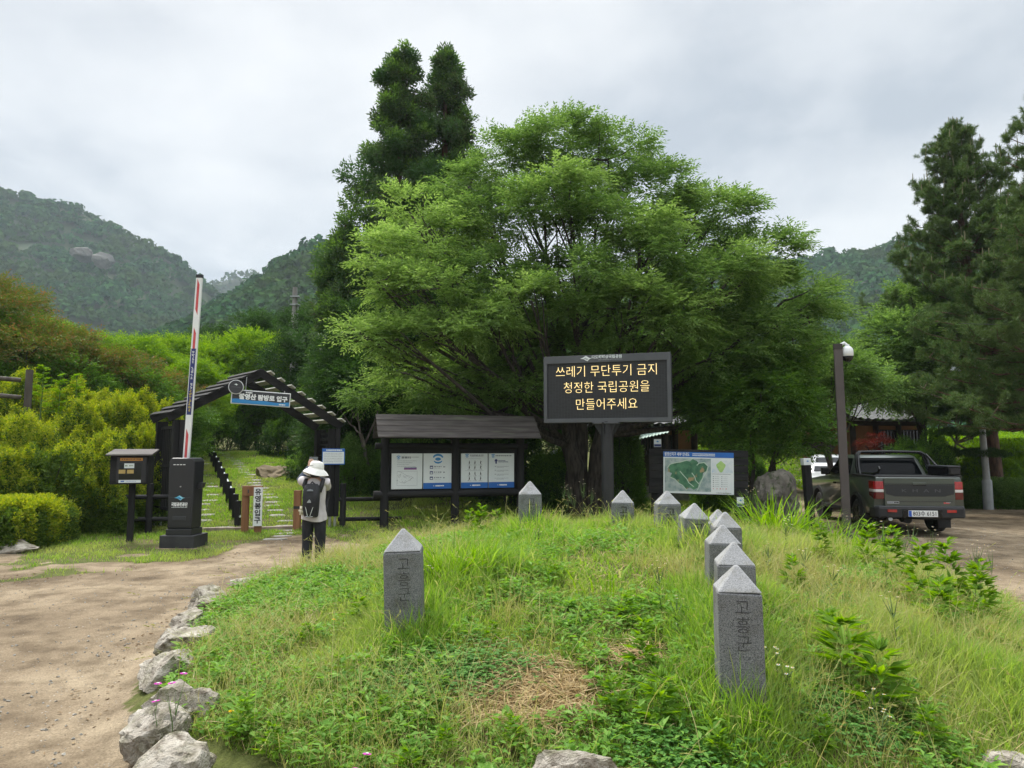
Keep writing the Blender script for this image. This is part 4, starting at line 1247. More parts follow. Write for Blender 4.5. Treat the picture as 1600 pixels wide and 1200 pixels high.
# ================================================================== vehicles
M['truck_paint'] = mat('truck_paint', (0.072, 0.085, 0.074), (0.082, 0.096, 0.083), 2, 0.32, metal=0.35, coat=0.6)
M['truck_band'] = mat('truck_band', (0.030, 0.033, 0.036), rough=0.35, metal=0.3)
M['black_plastic'] = mat('black_plastic', (0.014, 0.014, 0.015), (0.02, 0.02, 0.021), 8, 0.6)
M['gloss_black'] = mat('gloss_black', (0.007, 0.007, 0.008), rough=0.22, spec=0.35)
M['car_glass'] = mat('car_glass', (0.005, 0.006, 0.007), rough=0.05, spec=0.12)
M['tyre'] = mat('tyre', (0.012, 0.012, 0.012), (0.022, 0.021, 0.02), 10, 0.85, 0.3, 60)
M['rim'] = mat('rim', (0.02, 0.02, 0.022), rough=0.35, metal=0.6)
M['rim_pale'] = mat('rim_pale', (0.35, 0.35, 0.36), rough=0.35, metal=0.7)
M['lamp_red'] = mat('lamp_red', (0.30, 0.008, 0.010), (0.42, 0.015, 0.015), 20, 0.12, coat=0.8)
M['lamp_dark'] = mat('lamp_dark', (0.11, 0.004, 0.006), rough=0.12, coat=0.8)
M['lamp_white'] = mat('lamp_white', (0.65, 0.62, 0.60), rough=0.15, coat=0.6)
M['silver_paint'] = mat('silver_paint', (0.62, 0.64, 0.66), rough=0.3, metal=0.1, coat=0.6)


def wheel(parent, x, y, r, w, rim):
    ax = Matrix.Translation((x, y, r)) @ Matrix.Rotation(PI / 2, 4, 'Y')
    prof = [(r * 0.62, -w / 2), (r * 0.9, -w / 2), (r * 0.98, -w * 0.38), (r, -w * 0.25), (r, w * 0.25), (r * 0.98, w * 0.38), (r * 0.9, w / 2), (r * 0.62, w / 2)]
    wh = MB().lathe(prof, 36, mtx=ax).build('wheel', M['tyre'], parent, smooth=True)
    sgn = -1 if x < 0 else 1
    mb = MB()
    mb.lathe([(r * 0.63, w * 0.40 * sgn), (r * 0.60, w * 0.52 * sgn), (r * 0.56, w * 0.50 * sgn), (r * 0.54, w * 0.30 * sgn), (0.01, w * 0.30 * sgn)], 32, mtx=ax)
    for k in range(6):
        t = 2 * PI * k / 6
        p0 = ax @ Vector((0.02 * math.cos(t), 0.02 * math.sin(t), w * 0.48 * sgn)); p1 = ax @ Vector((r * 0.57 * math.cos(t), r * 0.57 * math.sin(t), w * 0.47 * sgn))
        mb.beam(p0, p1, 0.06, 0.03, up=(1, 0, 0))
    mb.lathe([(0.07, w * 0.44 * sgn), (0.07, w * 0.52 * sgn), (0.01, w * 0.53 * sgn)], 16, mtx=ax)
    mb.build('rim', rim, wh)
    return wh


def arch_outline(pts, arches, n=10):
    """side outline (y,z): bottom edge runs from rear to front with wheel arches cut in"""
    out = []
    for yc, r, zb in arches:
        a0 = math.asin(max(-1, min(1, (zb - 0.39) / r)))
        for k in range(n + 1):
            t = PI - a0 - (PI - 2 * a0) * k / n
            out.append((yc + r * math.cos(t), 0.39 + r * math.sin(t)))
    return out


def side_body(outline, hw, mats, parent, name='body', taper=0.05, zt=1.25, bev=0.035):
    """extrude a side outline across the width, top edges drawn in a little"""
    mb = MB()
    n = len(outline)
    xs = [-hw + 0.015, -hw, -hw * 0.5, hw * 0.5, hw, hw - 0.015]

    def inset(z):
        return taper * max(0, (z - 0.75)) / (zt - 0.75) * 1.0 + 0.03 * max(0, (0.6 - z) / 0.3)
    vs = []
    cols = [(-1, 1.0), (1, 1.0)]
    for s, k in cols:
        for y, z in outline:
            vs.append((s * (hw - inset(z)), y, z))
    fs = [tuple(range(n)), tuple(range(2 * n - 1, n - 1, -1))]
    for k in range(n):
        k2 = (k + 1) % n
        fs.append((k, n + k, n + k2, k2))
    mb.add(vs, fs)
    return mb.build(name, mats, parent, bevel=bev, smooth=True)


TY = 16.25
tx = (wx(1378, TY) + wx(1513, TY - 0.2)) / 2
truck = thing('pickup_truck', 'dark grey green pickup seen from behind with a black roll bar', 'pickup', (tx, TY, h1(tx, TY + 1.5) - 0.0), R(-7.5))
HWT = 0.975
arches = arch_outline([], [(1.28, 0.50, 0.48), (4.42, 0.50, 0.48)])
outline = [(0.14, 0.62)] + [(0.5, 0.48)] + arches + [(5.05, 0.45), (5.33, 0.52), (5.36, 0.95), (5.22, 1.14), (4.4, 1.22), (3.72, 1.27), (1.72, 1.28), (1.70, 1.335), (0.10, 1.345), (0.09, 1.28), (0.13, 0.70)]
body = side_body(outline, HWT, M['truck_paint'], truck)
MB().box(-0.8, 0.8, 0.4, 5.0, 0.36, 0.80).build('chassis', M['black_plastic'], truck)
mb = MB()
for x in (-0.62, 0.62):
    pass
# bed: shade of its inside drawn as a black sheet just under the rails
MB().box(-0.86, 0.86, 0.20, 1.66, 1.33, 1.352).build('bed_shade', M['black_plastic'], truck)
mb = MB()
for x in (-0.885, 0.885):
    mb.box(x - 0.05, x + 0.05, 0.14, 1.70, 1.335, 1.375)
mb.box(-0.84, 0.84, 0.11, 0.2, 1.335, 1.368)
mb.build('bed_rail', M['black_plastic'], truck, bevel=0.012)
# cab with glass
rings = []
for z, y0, y1, w in ((1.255, 1.66, 3.95, 0.90), (1.45, 1.72, 3.62, 0.86), (1.72, 1.86, 3.05, 0.765), (1.80, 1.93, 2.92, 0.735), (1.845, 2.08, 2.75, 0.66)):
    ring = []
    c = 0.09
    for sx, yy, dy in ((-1, y0, 1), (1, y0, 1), (1, y1, -1), (-1, y1, -1)):
        pa = (sx * w, yy + dy * c); pb = (sx * (w - c), yy)
        ring += [pa, pb] if (sx, yy) in ((-1, y0), (1, y1)) else [pb, pa]
    rings.append([Vector((x, y, z)) for x, y in ring])
MB().loft(rings).build('cab', M['truck_paint'], truck, bevel=0.02, smooth=True)


def rear_z(z, ys):
    zs = [1.255, 1.45, 1.72, 1.80]; return float(np.interp(z, zs, ys))


yr = [1.66, 1.72, 1.86, 1.93]; wr = [0.90, 0.86, 0.765, 0.735]; yf = [3.95, 3.62, 3.05, 2.92]


def glass(name, pts, nrm, th=0.03):
    n_ = Vector(nrm).normalized()
    a = [Vector(p) + n_ * th for p in pts]; b = [Vector(p) - n_ * 0.01 for p in pts]
    k = len(a)
    mb = MB(); mb.add(a + b, [tuple(range(k)), tuple(range(2 * k - 1, k - 1, -1))] + [(i, k + i, k + (i + 1) % k, (i + 1) % k) for i in range(k)])
    return mb.build(name, M['car_glass'], truck)


glass('rear_window', [(-0.74, rear_z(1.36, yr), 1.36), (0.74, rear_z(1.36, yr), 1.36), (0.64, rear_z(1.755, yr), 1.755), (-0.64, rear_z(1.755, yr), 1.755)], (0, -1, 0.35))
glass('windscreen', [(-0.76, rear_z(1.32, yf), 1.32), (0.76, rear_z(1.32, yf), 1.32), (0.64, rear_z(1.78, yf), 1.78), (-0.64, rear_z(1.78, yf), 1.78)], (0, 1, 0.9))
for s in (-1, 1):
    for ya, yb, yc, yd in ((1.92, 2.62, 2.62, 2.02), (2.72, 3.55, 3.02, 2.72)):
        glass('side_window', [(s * rear_z(1.34, wr), ya, 1.34), (s * rear_z(1.34, wr), yb, 1.34), (s * rear_z(1.74, wr), yc, 1.74), (s * rear_z(1.74, wr), yd, 1.74)], (s, 0, 0.33))
    mb = MB().box(s * 0.93 - 0.02, s * 0.93 + s * 0.0 + 0.02, 3.42, 3.46, 1.30, 1.36)
    mb.loft([[Vector((s * (0.95 + a), 3.36 + b, z)) for a, b in ((0, 0), (0.20, 0.02), (0.20, 0.13), (0, 0.13))] for z in (1.30, 1.48)])
    mb.build('mirror', M['gloss_black'], truck, bevel=0.03)
    mb = MB()
    for yc in (2.10, 2.86):
        mb.box(s * 0.952 - 0.012, s * 0.952 + 0.012, yc, yc + 0.2, 1.08, 1.115)
    mb.build('door_handle', M['gloss_black'], truck, bevel=0.008)
    # sill step and wheel-arch trims
    MB().box(s * 0.93 - 0.06, s * 0.93 + 0.06, 1.85, 3.85, 0.40, 0.50).build('side_step', M['black_plastic'], truck, bevel=0.02)
    for yc in (1.28, 4.42):
        ri, ro = 0.485, 0.555
        mb = MB(); vs = []; K = 16
        for k in range(K + 1):
            t = -0.05 + (PI + 0.1) * k / K
            for r_ in (ri, ro):
                for xx in (HWT - 0.10, HWT + 0.022 - (r_ - ri) * 0.25):
                    vs.append((s * xx, yc + r_ * math.cos(t), 0.39 + r_ * math.sin(t)))
        fs = []
        for k in range(K):
            o = k * 4
            for a, b in ((0, 1), (1, 3), (3, 2), (2, 0)):
                fs.append((o + a, o + b, o + 4 + b, o + 4 + a))
        fs += [(0, 1, 3, 2), (K * 4 + 2, K * 4 + 3, K * 4 + 1, K * 4)]
        mb.add(vs, fs); mb.build('arch_trim', M['black_plastic'], truck)
        wheel(truck, s * 0.83, yc, 0.39, 0.26, M['rim'])
    MB().box(s * 0.68, s * 0.96, 0.80, 0.83, 0.14, 0.5).build('mud_flap', M['black_plastic'], truck)
    # tail lamp: red above and below a white bar, wrapping the corner
    prof = [(s * 0.955, 0.42), (s * 0.962, 0.12), (s * 0.93, 0.065), (s * 0.76, 0.055), (s * 0.76, 0.2), (s * 0.80, 0.42)]
    for nm, za, zb, m_ in (('tail_lamp', 0.84, 1.0, M['lamp_dark']), ('tail_lamp', 1.0, 1.065, M['lamp_white']), ('tail_lamp', 1.065, 1.245, M['lamp_red'])):
        rr = []
        for z in (za + 0.002, zb - 0.002):
            k = 1.0 - 0.25 * max(0, (z - 0.84) / 0.4) * 0.0
            rr.append([Vector((x, y + 0.02 * (z - 0.84), z)) for x, y in prof])
        MB().loft(rr).build(nm, m_, truck, bevel=0.006)
# tailgate
tg = MB().box(-0.755, 0.755, 0.045, 0.14, 0.685, 1.325).build('tailgate', M['truck_paint'], truck, bevel=0.012)
MB().prism([(-0.74, 1.17), (0.74, 1.17), (0.72, 0.96), (0.58, 0.93), (0.54, 0.91), (-0.54, 0.91), (-0.60, 0.93), (-0.72, 0.96)], 0.036, 0.05).build('band', M['truck_band'], tg, bevel=0.004)
MB().prism([(-0.75, 1.195), (0.75, 1.195), (0.75, 1.18), (-0.75, 1.18)], 0.035, 0.05).build('crease', M['truck_band'], tg)
MB().prism([(-0.70, 0.80), (0.70, 0.80), (0.70, 0.79), (-0.70, 0.79)], 0.040, 0.05).build('crease', M['truck_band'], tg)
MB().box(-0.15, 0.15, 0.02, 0.05, 1.165, 1.225).build('handle', M['truck_paint'], tg, bevel=0.012)
MB().box(-0.14, 0.14, 0.018, 0.03, 1.160, 1.178).build('handle_recess', M['gloss_black'], tg)
lettering('lettering', 'KHAN', 0.10, M['grey_metal'], tg, (0.03, 0.034, 1.035), width=0.82, spacing=2.2)
MB().box(-0.71, -0.45, 0.034, 0.046, 0.745, 0.795).build('badge', M['galv'], tg)
marks([(-0.70, -0.58, 0.77, 0.028, 0.004)], 0.0338, M['grey_ink'], tg); marks([(-0.56, -0.46, 0.77, 0.028, 0.004)], 0.0338, M['ink'], tg)
marks([(0.50, 0.62, 0.765, 0.035, 0.004)], 0.044, M['red'], tg, 'badge'); marks([(0.55, 0.65, 0.775, 0.02, 0.006)], 0.0435, M['galv'], tg, 'badge')
# bumper
MB().loft([[Vector((x, y, z)) for x, y in ((-0.97, 0.42), (-0.975, 0.10), (-0.90, 0.0), (-0.3, -0.05), (0.3, -0.05), (0.90, 0.0), (0.975, 0.10), (0.97, 0.42))] for z in (0.43, 0.665)]).build('bumper', M['black_plastic'], truck, bevel=0.03)
MB().loft([[Vector((x, y, z)) for x, y in ((-0.955, 0.42), (-0.96, 0.11), (-0.89, 0.015), (-0.3, -0.03), (0.3, -0.03), (0.89, 0.015), (0.96, 0.11), (0.955, 0.42))] for z in (0.662, 0.69)]).build('bumper_top', M['grey_metal'], truck, bevel=0.01)
for s in (-1, 1):
    MB().box(s * 0.63 - 0.10, s * 0.63 + 0.10, -0.035, 0.0, 0.555, 0.615).build('reflector', M['lamp_red'], truck, bevel=0.004)
MB().box(-0.42, 0.42, -0.055, -0.03, 0.44, 0.62).build('plate_recess', M['gloss_black'], truck, bevel=0.01)
npx = MB().box(-0.30, 0.32, -0.068, -0.054, 0.46, 0.60).build('number_plate', M['white'], truck, bevel=0.006)
MB().box(-0.295, -0.235, -0.070, -0.067, 0.465, 0.595).build('blue_strip', mat('plate_blue', (0.02, 0.09, 0.45)), npx)
lettering('plate_number', '803수 6151', 0.13, M['ink'], npx, (0.045, -0.0695, 0.528), width=0.49, bold=0.0012)
MB().cyl((-0.25, 0.12, 0.38), (-0.25, 0.4, 0.38), 0.09, n=16).build('spare_wheel', M['tyre'], truck)
MB().tube([(-0.66, 0.02, 0.40), (-0.58, 0.35, 0.36), (-0.45, 0.8, 0.34)], 0.045, 12).build('exhaust', M['steel'], truck, smooth=True)
# roll bar
rb = MB()
for dy in (0.0, 0.14):
    rb.tube([(-0.84, 1.30 + dy, 1.36), (-0.83, 1.42 + dy, 1.55), (-0.79, 1.56 + dy, 1.84), (-0.70, 1.62 + dy, 1.91), (0.0, 1.63 + dy, 1.92), (0.70, 1.62 + dy, 1.91), (0.79, 1.56 + dy, 1.84), (0.83, 1.42 + dy, 1.55), (0.84, 1.30 + dy, 1.36)], 0.038, 12)
rb.build('roll_bar', M['gloss_black'], truck, smooth=True)
MB().tube([(0.79, 1.50, 1.85), (0.83, 1.22, 1.66), (0.85, 1.05, 1.56), (0.85, 0.9, 1.52)], 0.03, 10).build('bar_arm', M['gloss_black'], truck, smooth=True)
MB().tube([(-0.82, 1.20, 1.40), (-0.80, 0.5, 1.40), (-0.78, 0.28, 1.44), (-0.77, 0.22, 1.52), (-0.76, 0.29, 1.565)], 0.03, 10).build('bar_arm', M['gloss_black'], truck, smooth=True)
bxm = MB().loft([[Vector((x, y, z)) for x, y in ((0.72, 0.22), (0.98, 0.22), (0.98, 1.30), (0.72, 1.30))] for z in (1.375, 1.56)]).build('side_locker', M['gloss_black'], truck, bevel=0.02)
MB().box(0.705, 0.985, 0.21, 1.32, 1.56, 1.60).build('locker_lid', M['dark_grey'], bxm, bevel=0.014)
MB().box(0.76, 0.96, 0.213, 0.222, 1.42, 1.53).build('locker_end', M['black_plastic'], bxm)

# silver car parked beyond the pickup
sy_ = 25.0; sxx = wx(1306, sy_)
suv = thing('parked_car', 'pale silver car facing the viewer behind the pickup, partly hidden', 'car', (sxx, sy_, h1(sxx, sy_)), R(160))
# local: +y is the nose
arches = [(yc + 0.43 * math.cos(PI - PI * k / 10), 0.36 + 0.43 * math.sin(PI - PI * k / 10)) for yc in (-1.35, 1.4) for k in range(11)]
outl = [(-2.25, 0.42)] + arches + [(2.25, 0.40), (2.34, 0.6), (2.30, 0.88), (2.15, 1.0), (1.0, 1.12), (-2.2, 1.16), (-2.33, 0.8)]
side_body(outl, 0.92, M['silver_paint'], suv, taper=0.06, zt=1.15)
MB().box(-0.75, 0.75, -2.0, 2.0, 0.25, 0.7).build('chassis', M['black_plastic'], suv)
rings = []
for z, y0, y1, w in ((1.10, -2.15, 1.05, 0.84), (1.35, -2.05, 0.62, 0.79), (1.62, -1.85, 0.05, 0.69), (1.70, -1.6, -0.25, 0.62)):
    rings.append([Vector((x, y, z)) for x, y in ((-w, y0), (w, y0), (w, y1 - 0.1), (w - 0.12, y1), (-w + 0.12, y1), (-w, y1 - 0.1))])
MB().loft(rings).build('cabin', M['silver_paint'], suv, bevel=0.03, smooth=True)


def glass2(name, pts, nrm):
    n_ = Vector(nrm).normalized(); a = [Vector(p) + n_ * 0.014 for p in pts]; b = [Vector(p) - n_ * 0.01 for p in pts]; k = len(a)
    mb = MB(); mb.add(a + b, [tuple(range(k)), tuple(range(2 * k - 1, k - 1, -1))] + [(i, k + i, k + (i + 1) % k, (i + 1) % k) for i in range(k)])
    return mb.build(name, M['car_glass'], suv)


glass2('windscreen', [(-0.72, 0.98, 1.15), (0.72, 0.98, 1.15), (0.58, 0.08, 1.60), (-0.58, 0.08, 1.60)], (0, 0.45, 0.9))
for s in (-1, 1):
    glass2('side_window', [(s * 0.825, -1.9, 1.16), (s * 0.825, 0.7, 1.16), (s * 0.70, 0.0, 1.58), (s * 0.70, -1.7, 1.58)], (s, 0, 0.3))
    MB().loft([[Vector((s * (0.90 + a), 0.62 + b, z)) for a, b in ((0, 0), (0.2, 0), (0.2, 0.12), (0, 0.12))] for z in (1.12, 1.27)]).build('mirror', M['gloss_black'], suv, bevel=0.03)
    MB().prism([(s * 0.52, 0.72), (s * 0.86, 0.74), (s * 0.85, 0.90), (s * 0.56, 0.86)], 2.2, 2.345).build('headlight', M['lamp_white'], suv, bevel=0.01)
    for yc in (-1.35, 1.4):
        wheel(suv, s * 0.80, yc, 0.345, 0.22, M['rim_pale'])
MB().prism([(-0.5, 0.55), (0.5, 0.55), (0.46, 0.82), (-0.46, 0.82)], 2.2, 2.352).build('grille', M['gloss_black'], suv, bevel=0.01)
MB().prism([(-0.85, 0.36), (0.85, 0.36), (0.85, 0.5), (-0.85, 0.5)], 2.1, 2.352).build('bumper', M['black_plastic'], suv, bevel=0.01)


# ================================================================== tiled houses
M['clay_wall'] = mat('clay_wall', (0.32, 0.15, 0.065), (0.40, 0.20, 0.095), 2.5, 0.85, 0.2, 20)
M['roof_tile'] = mat('roof_tile', (0.07, 0.072, 0.076), (0.16, 0.163, 0.165), 6, 0.8, 0.4, 20)
M['dark_timber'] = mat('dark_timber', (0.035, 0.024, 0.018), (0.06, 0.042, 0.032), 6, 0.8, 0.3, 20)
M['window_dark'] = mat('window_dark', (0.012, 0.013, 0.014), rough=0.1)


def tiled_house(label, x0, x1, y0, y1, zb, wh, over, rise, rz=0.0, bays=4):
    cx, cy = (x0 + x1) / 2, (y0 + y1) / 2
    h = thing('tiled_house', label, 'house', (cx, cy, zb), rz)
    a, b = (x1 - x0) / 2, (y1 - y0) / 2
    MB().box(-a, a, -b, b, 0.35, wh).build('wall', M['clay_wall'], h)
    MB().box(-a - 0.3, a + 0.3, -b - 0.3, b + 0.3, -0.8, 0.35).build('plinth', M['slab'], h, bevel=0.02)
    for k in range(bays + 1):
        x = -a + 2 * a * k / bays
        MB().cyl((x, -b - 0.03, 0.35), (x, -b - 0.03, wh), 0.11, n=14).build('pillar', M['dark_timber'], h, smooth=True)
    MB().box(-a - 0.2, a + 0.2, -b - 0.14, -b + 0.02, wh - 0.22, wh + 0.03).build('beam', M['dark_timber'], h, bevel=0.01)
    for k in range(bays):
        if k in (1, 2):
            x = -a + 2 * a * (k + 0.5) / bays; w = a / bays * 0.72
            f = MB().box(x - w, x + w, -b - 0.06, -b - 0.005, 0.5, wh - 0.4).build('window', M['window_dark'], h)
            mb = MB()
            for i in range(6):
                xx = x - w + 2 * w * i / 5; mb.box(xx - 0.018, xx + 0.018, -b - 0.09, -b - 0.055, 0.5, wh - 0.4)
            for i in range(4):
                zz = 0.5 + (wh - 0.9) * i / 3; mb.box(x - w, x + w, -b - 0.088, -b - 0.057, zz - 0.018, zz + 0.018)
            mb.build('lattice', M['dark_timber'], f)
    # hipped roof: concave slope, lifted corners, rounded tile rows
    A, B = a + over, b + over
    nu, nv = int(A * 2 / 0.06), 14
    us = np.linspace(-A, A, nu)
    vv, ff = [], []
    for sgn in (-1, 1):
        base = len(vv)
        for j in range(nv + 1):
            t = j / nv
            for u in us:
                lift = 0.32 * (abs(u) / A) ** 5 * (1 - t)
                z = wh + rise * (t ** 1.35) + lift + 0.028 * math.cos(u * 2 * PI / 0.30)
                lim = A - (B * 0.75) * t
                uu = max(-lim, min(lim, u))
                vv.append((uu, sgn * B * (1 - t), z))
        for j in range(nv):
            for i in range(nu - 1):
                p = base + j * nu + i
                ff.append((p, p + 1, p + nu + 1, p + nu))
        # underside
        base2 = len(vv)
        for j in range(nv + 1):
            t = j / nv
            for u in us[::6]:
                lim = A - B * 0.75 * t
                uu = max(-lim, min(lim, u))
                lift = 0.32 * (abs(u) / A) ** 5 * (1 - t)
                vv.append((uu * 0.99, sgn * B * (1 - t) * 0.99, wh + rise * t ** 1.35 + lift - 0.11))
        n2 = len(us[::6])
        for j in range(nv):
            for i in range(n2 - 1):
                p = base2 + j * n2 + i
                ff.append((p, p + n2, p + n2 + 1, p + 1))
    for sgn in (-1, 1):
        base = len(vv); ny_ = 40
        for j in range(nv + 1):
            t = j / nv
            for i in range(ny_ + 1):
                v_ = -B + 2 * B * i / ny_
                lim = B * (1 - t)
                v2 = max(-lim, min(lim, v_))
                lift = 0.32 * (abs(v_) / B) ** 5 * (1 - t)
                vv.append((sgn * (A - B * 0.75 * t), v2, wh + rise * t ** 1.35 + lift + 0.025 * math.cos(v_ * 2 * PI / 0.30)))
        for j in range(nv):
            for i in range(ny_):
                p = base + j * (ny_ + 1) + i
                ff.append((p, p + 1, p + ny_ + 2, p + ny_ + 1))
    me = bpy.data.meshes.new('roof'); me.from_pydata(vv, [], ff); me.materials.append(M['roof_tile'])
    ro = link(bpy.data.objects.new('roof', me), h)
    mb = MB().tube([(-A + B * 0.75, 0, wh + rise + 0.12), (0, 0, wh + rise + 0.06), (A - B * 0.75, 0, wh + rise + 0.12)], 0.14, 10)
    for sx in (-1, 1):
        for sv in (-1, 1):
            mb.tube([(sx * (A - B * 0.75), 0, wh + rise + 0.08), (sx * (A - B * 0.36), sv * B * 0.48, wh + rise * 0.42 + 0.06), (sx * A * 0.995, sv * B * 0.995, wh + 0.36)], 0.10, 8)
    mb.build('ridge', M['roof_tile'], ro, smooth=True)
    mb = MB()
    for i in range(int(A * 2 / 0.28)):
        x = -A + 0.15 + i * 0.28
        mb.cyl((x, -B + 0.03, wh - 0.06 + 0.3 * (abs(x) / A) ** 5), (x, -b, wh + 0.02), 0.04, n=8)
    mb.build('rafter_ends', M['pale_wood'], h)['kind'] = 'stuff'
    return h


hy = 25.5
tiled_house('tiled clay-walled house behind the map board and electronic sign', wx(972, hy), wx(1092, hy), hy, hy + 5, h1(4.5, hy) + 0.1, 2.55, 1.0, 1.5, R(-3), 4)
hy = 29.0
tiled_house('tiled clay-walled house beyond the pickup behind the small red maple', wx(1325, hy), wx(1440, hy), hy, hy + 4, 0.05, 2.9, 1.15, 1.25, R(6), 3)
hy = 24.6
aw = thing('lean_to', 'open lean-to with a pale green sheet roof beside the clay house', 'shed', (wx(1008, hy), hy, h1(5, hy)))
mb = MB()
vs, n = [], 26
for j in (0, 1):
    for i in range(n + 1):
        x = -0.75 + 1.5 * i / n
        vs.append((x, -0.5 + j * 1.4, 2.05 + 0.22 * (x + 0.75) + j * 0.35 + 0.02 * math.cos(i * PI)))
vs += [(x, y, z - 0.02) for x, y, z in vs]
m_ = 2 * (n + 1)
fs = [(i, i + 1, n + 2 + i, n + 1 + i) for i in range(n)] + [(m_ + i, m_ + n + 1 + i, m_ + n + 2 + i, m_ + i + 1) for i in range(n)] + [(i, m_ + i, m_ + i + 1, i + 1) for i in range(n)]
mb.add(vs, fs).build('sheet_roof', mat('pale_green_sheet', (0.36, 0.48, 0.42), (0.45, 0.55, 0.5), 4, 0.6), aw)
for x in (-0.7, 0.7):
    MB().box(x - 0.05, x + 0.05, -0.45, -0.35, -0.2, 2.05 + 0.22 * (x + 0.75)).build('post', M['dark_timber'], aw)
    MB().box(x - 0.05, x + 0.05, 0.75, 0.85, -0.2, 2.38 + 0.22 * (x + 0.75)).build('post', M['dark_timber'], aw)
MB().box(-0.7, 0.7, 0.7, 0.74, 0.3, 1.6).build('back_panel', M['dark_timber'], aw)
# pale tarpaulin-topped stall left of the big trunk
ty2 = 27.0
st_ = thing('white_canopy', 'white canopy with a pale blue valance far behind the big trunk', 'canopy', (wx(886, ty2), ty2, h1(wx(886, ty2), ty2)))
MB().loft([[Vector((sx * w, sy * d, z)) for sx, sy in ((-1, -1), (1, -1), (1, 1), (-1, 1))] for w, d, z in ((0.62, 0.7, 1.50), (0.60, 0.68, 1.62), (0.25, 0.2, 1.74))]).build('top', M['white'], st_, bevel=0.02)
MB().box(-0.60, 0.60, -0.72, -0.70, 1.36, 1.51).build('valance', mat('valance', (0.45, 0.58, 0.7)), st_)
for sx in (-1, 1):
    for sy in (-1, 1):
        MB().cyl((sx * 0.56, sy * 0.62, -0.2), (sx * 0.56, sy * 0.62, 1.5), 0.025, n=8).build('leg', M['galv'], st_)

# ================================================================== street lamp, pole, wires
ly2 = 24.3; lx2 = wx(1544, ly2)
lp = thing('street_lamp', 'grey steel lamp post with a lantern on a green arm among the pines', 'lamp post', (lx2, ly2, h1(lx2, ly2)))
zt2 = wz(560, ly2) - lp.location.z
MB().tube([(0, 0, 0), (0, 0, 0.95), (-0.0, 0, 1.0)], [0.155, 0.15, 0.12], 20).build('sleeve', M['galv'], lp, smooth=True)
MB().tube([(0, 0, 0.9), (-0.05, 0, zt2 * 0.5), (-0.08, 0, zt2)], [0.11, 0.10, 0.095], 18).build('pole', M['galv'], lp, smooth=True)
mb = MB().tube([(-0.08, 0, zt2 - 0.35), (-0.35, -0.1, zt2 + 0.35), (-0.7, -0.15, zt2 + 0.25), (-0.98, -0.18, zt2 - 0.05), (-1.02, -0.18, zt2 - 0.22)], 0.022, 8)
mb.build('arm', mat('green_arm', (0.06, 0.2, 0.13)), lp, smooth=True)
MB().lathe([(0.03, 0.0), (0.06, -0.08), (0.12, -0.14), (0.23, -0.26), (0.22, -0.27), (0.1, -0.16), (0.03, -0.1)], 24, c=(-1.02, -0.18, zt2 - 0.2)).build('lamp_shade', M['galv'], lp, smooth=True)
MB().lathe([(0.0, -0.2), (0.06, -0.17), (0.08, -0.10), (0.04, -0.03)], 16, c=(-1.02, -0.18, zt2 - 0.22)).build('bulb', M['white'], lp, smooth=True)
up_y = 34.0; ux = wx(452, up_y)
ul = thing('utility_pole', 'old weathered concrete pole standing behind the gate roof among trees', 'pole', (ux, up_y, h1(ux, up_y)))
zt3 = wz(449, up_y) - ul.location.z
MB().tube([(0, 0, 0), (0, 0, zt3)], [0.17, 0.11], 14).build('shaft', mat('pole_conc', (0.2, 0.19, 0.175), (0.31, 0.3, 0.28), 5, 0.9, stretch=(1, 1, 0.2)), ul, smooth=True)
mb = MB()
for z in (zt3 - 0.5, zt3 - 0.9, zt3 - 2.4): MB().box(-0.19, 0.25, -0.15, 0.15, z, z + 0.06).build('band', M['galv'], ul)
MB().cyl((0.2, 0, 0.0), (0.17, 0, zt3 - 0.8), 0.035, n=8).build('conduit', M['galv'], ul)


def wire(label, pts, r=0.012):
    o = MB().tube(pts, r, 6).build('overhead_wire', M['black_metal'], None, smooth=True)
    return tag(o, label, 'wire')


def sag(a, b, s, n=12):
    return [a.lerp(b, i / n) - Vector((0, 0, s * 4 * (i / n) * (1 - i / n))) for i in range(n + 1)]


wire('thin dark wire sagging under the big tree towards the electronic sign', sag(at(560, 592, 21), at(862, 548, 15.5), 0.25), 0.0035)
wire('thin black cable running from the dome camera into the trees', sag(at(1326, 566, 15.9), at(1450, 575, 24), 0.25), 0.005)
wire('dark cable stretched across the pine boughs by the street lamp', sag(at(1498, 505, 19.5), at(1680, 498, 19), 0.08), 0.007)

# ================================================================== boulders
def boulder_mesh(seed, sub=4, amp=0.35, cut=1.0):
    bm = bmesh.new(); bmesh.ops.create_icosphere(bm, subdivisions=sub, radius=1)
    rg = random.Random(seed)
    planes = []
    for k in range(16):
        v = Vector((rg.gauss(0, 1), rg.gauss(0, 1), rg.gauss(0, 1))).normalized()
        planes.append((v, 1 - (1 - rg.uniform(0.5, 0.85)) * cut))
    from mathutils import noise as mn
    off = Vector((seed * 3.7, seed * 1.3, seed * 0.7))
    for v in bm.verts:
        p = v.co.copy()
        for n_, d in planes:
            e = p.dot(n_) - d
            if e > 0: p -= n_ * e * 0.92
        n1 = mn.fractal(p * 1.4 + off, 1.0, 2.0, 4); n2 = mn.fractal(p * 6 + off, 1.0, 2.0, 5)
        ridge = abs(mn.noise(p * 2.3 + off * 2))
        v.co = p * (1 + amp * 0.35 * n1 + 0.085 * n2) - p.normalized() * 0.07 * max(0, 0.16 - ridge) / 0.16
    me = bpy.data.meshes.new('boulder'); bm.to_mesh(me); bm.free()
    me.shade_smooth(); me.set_sharp_from_angle(angle=R(28))
    return me


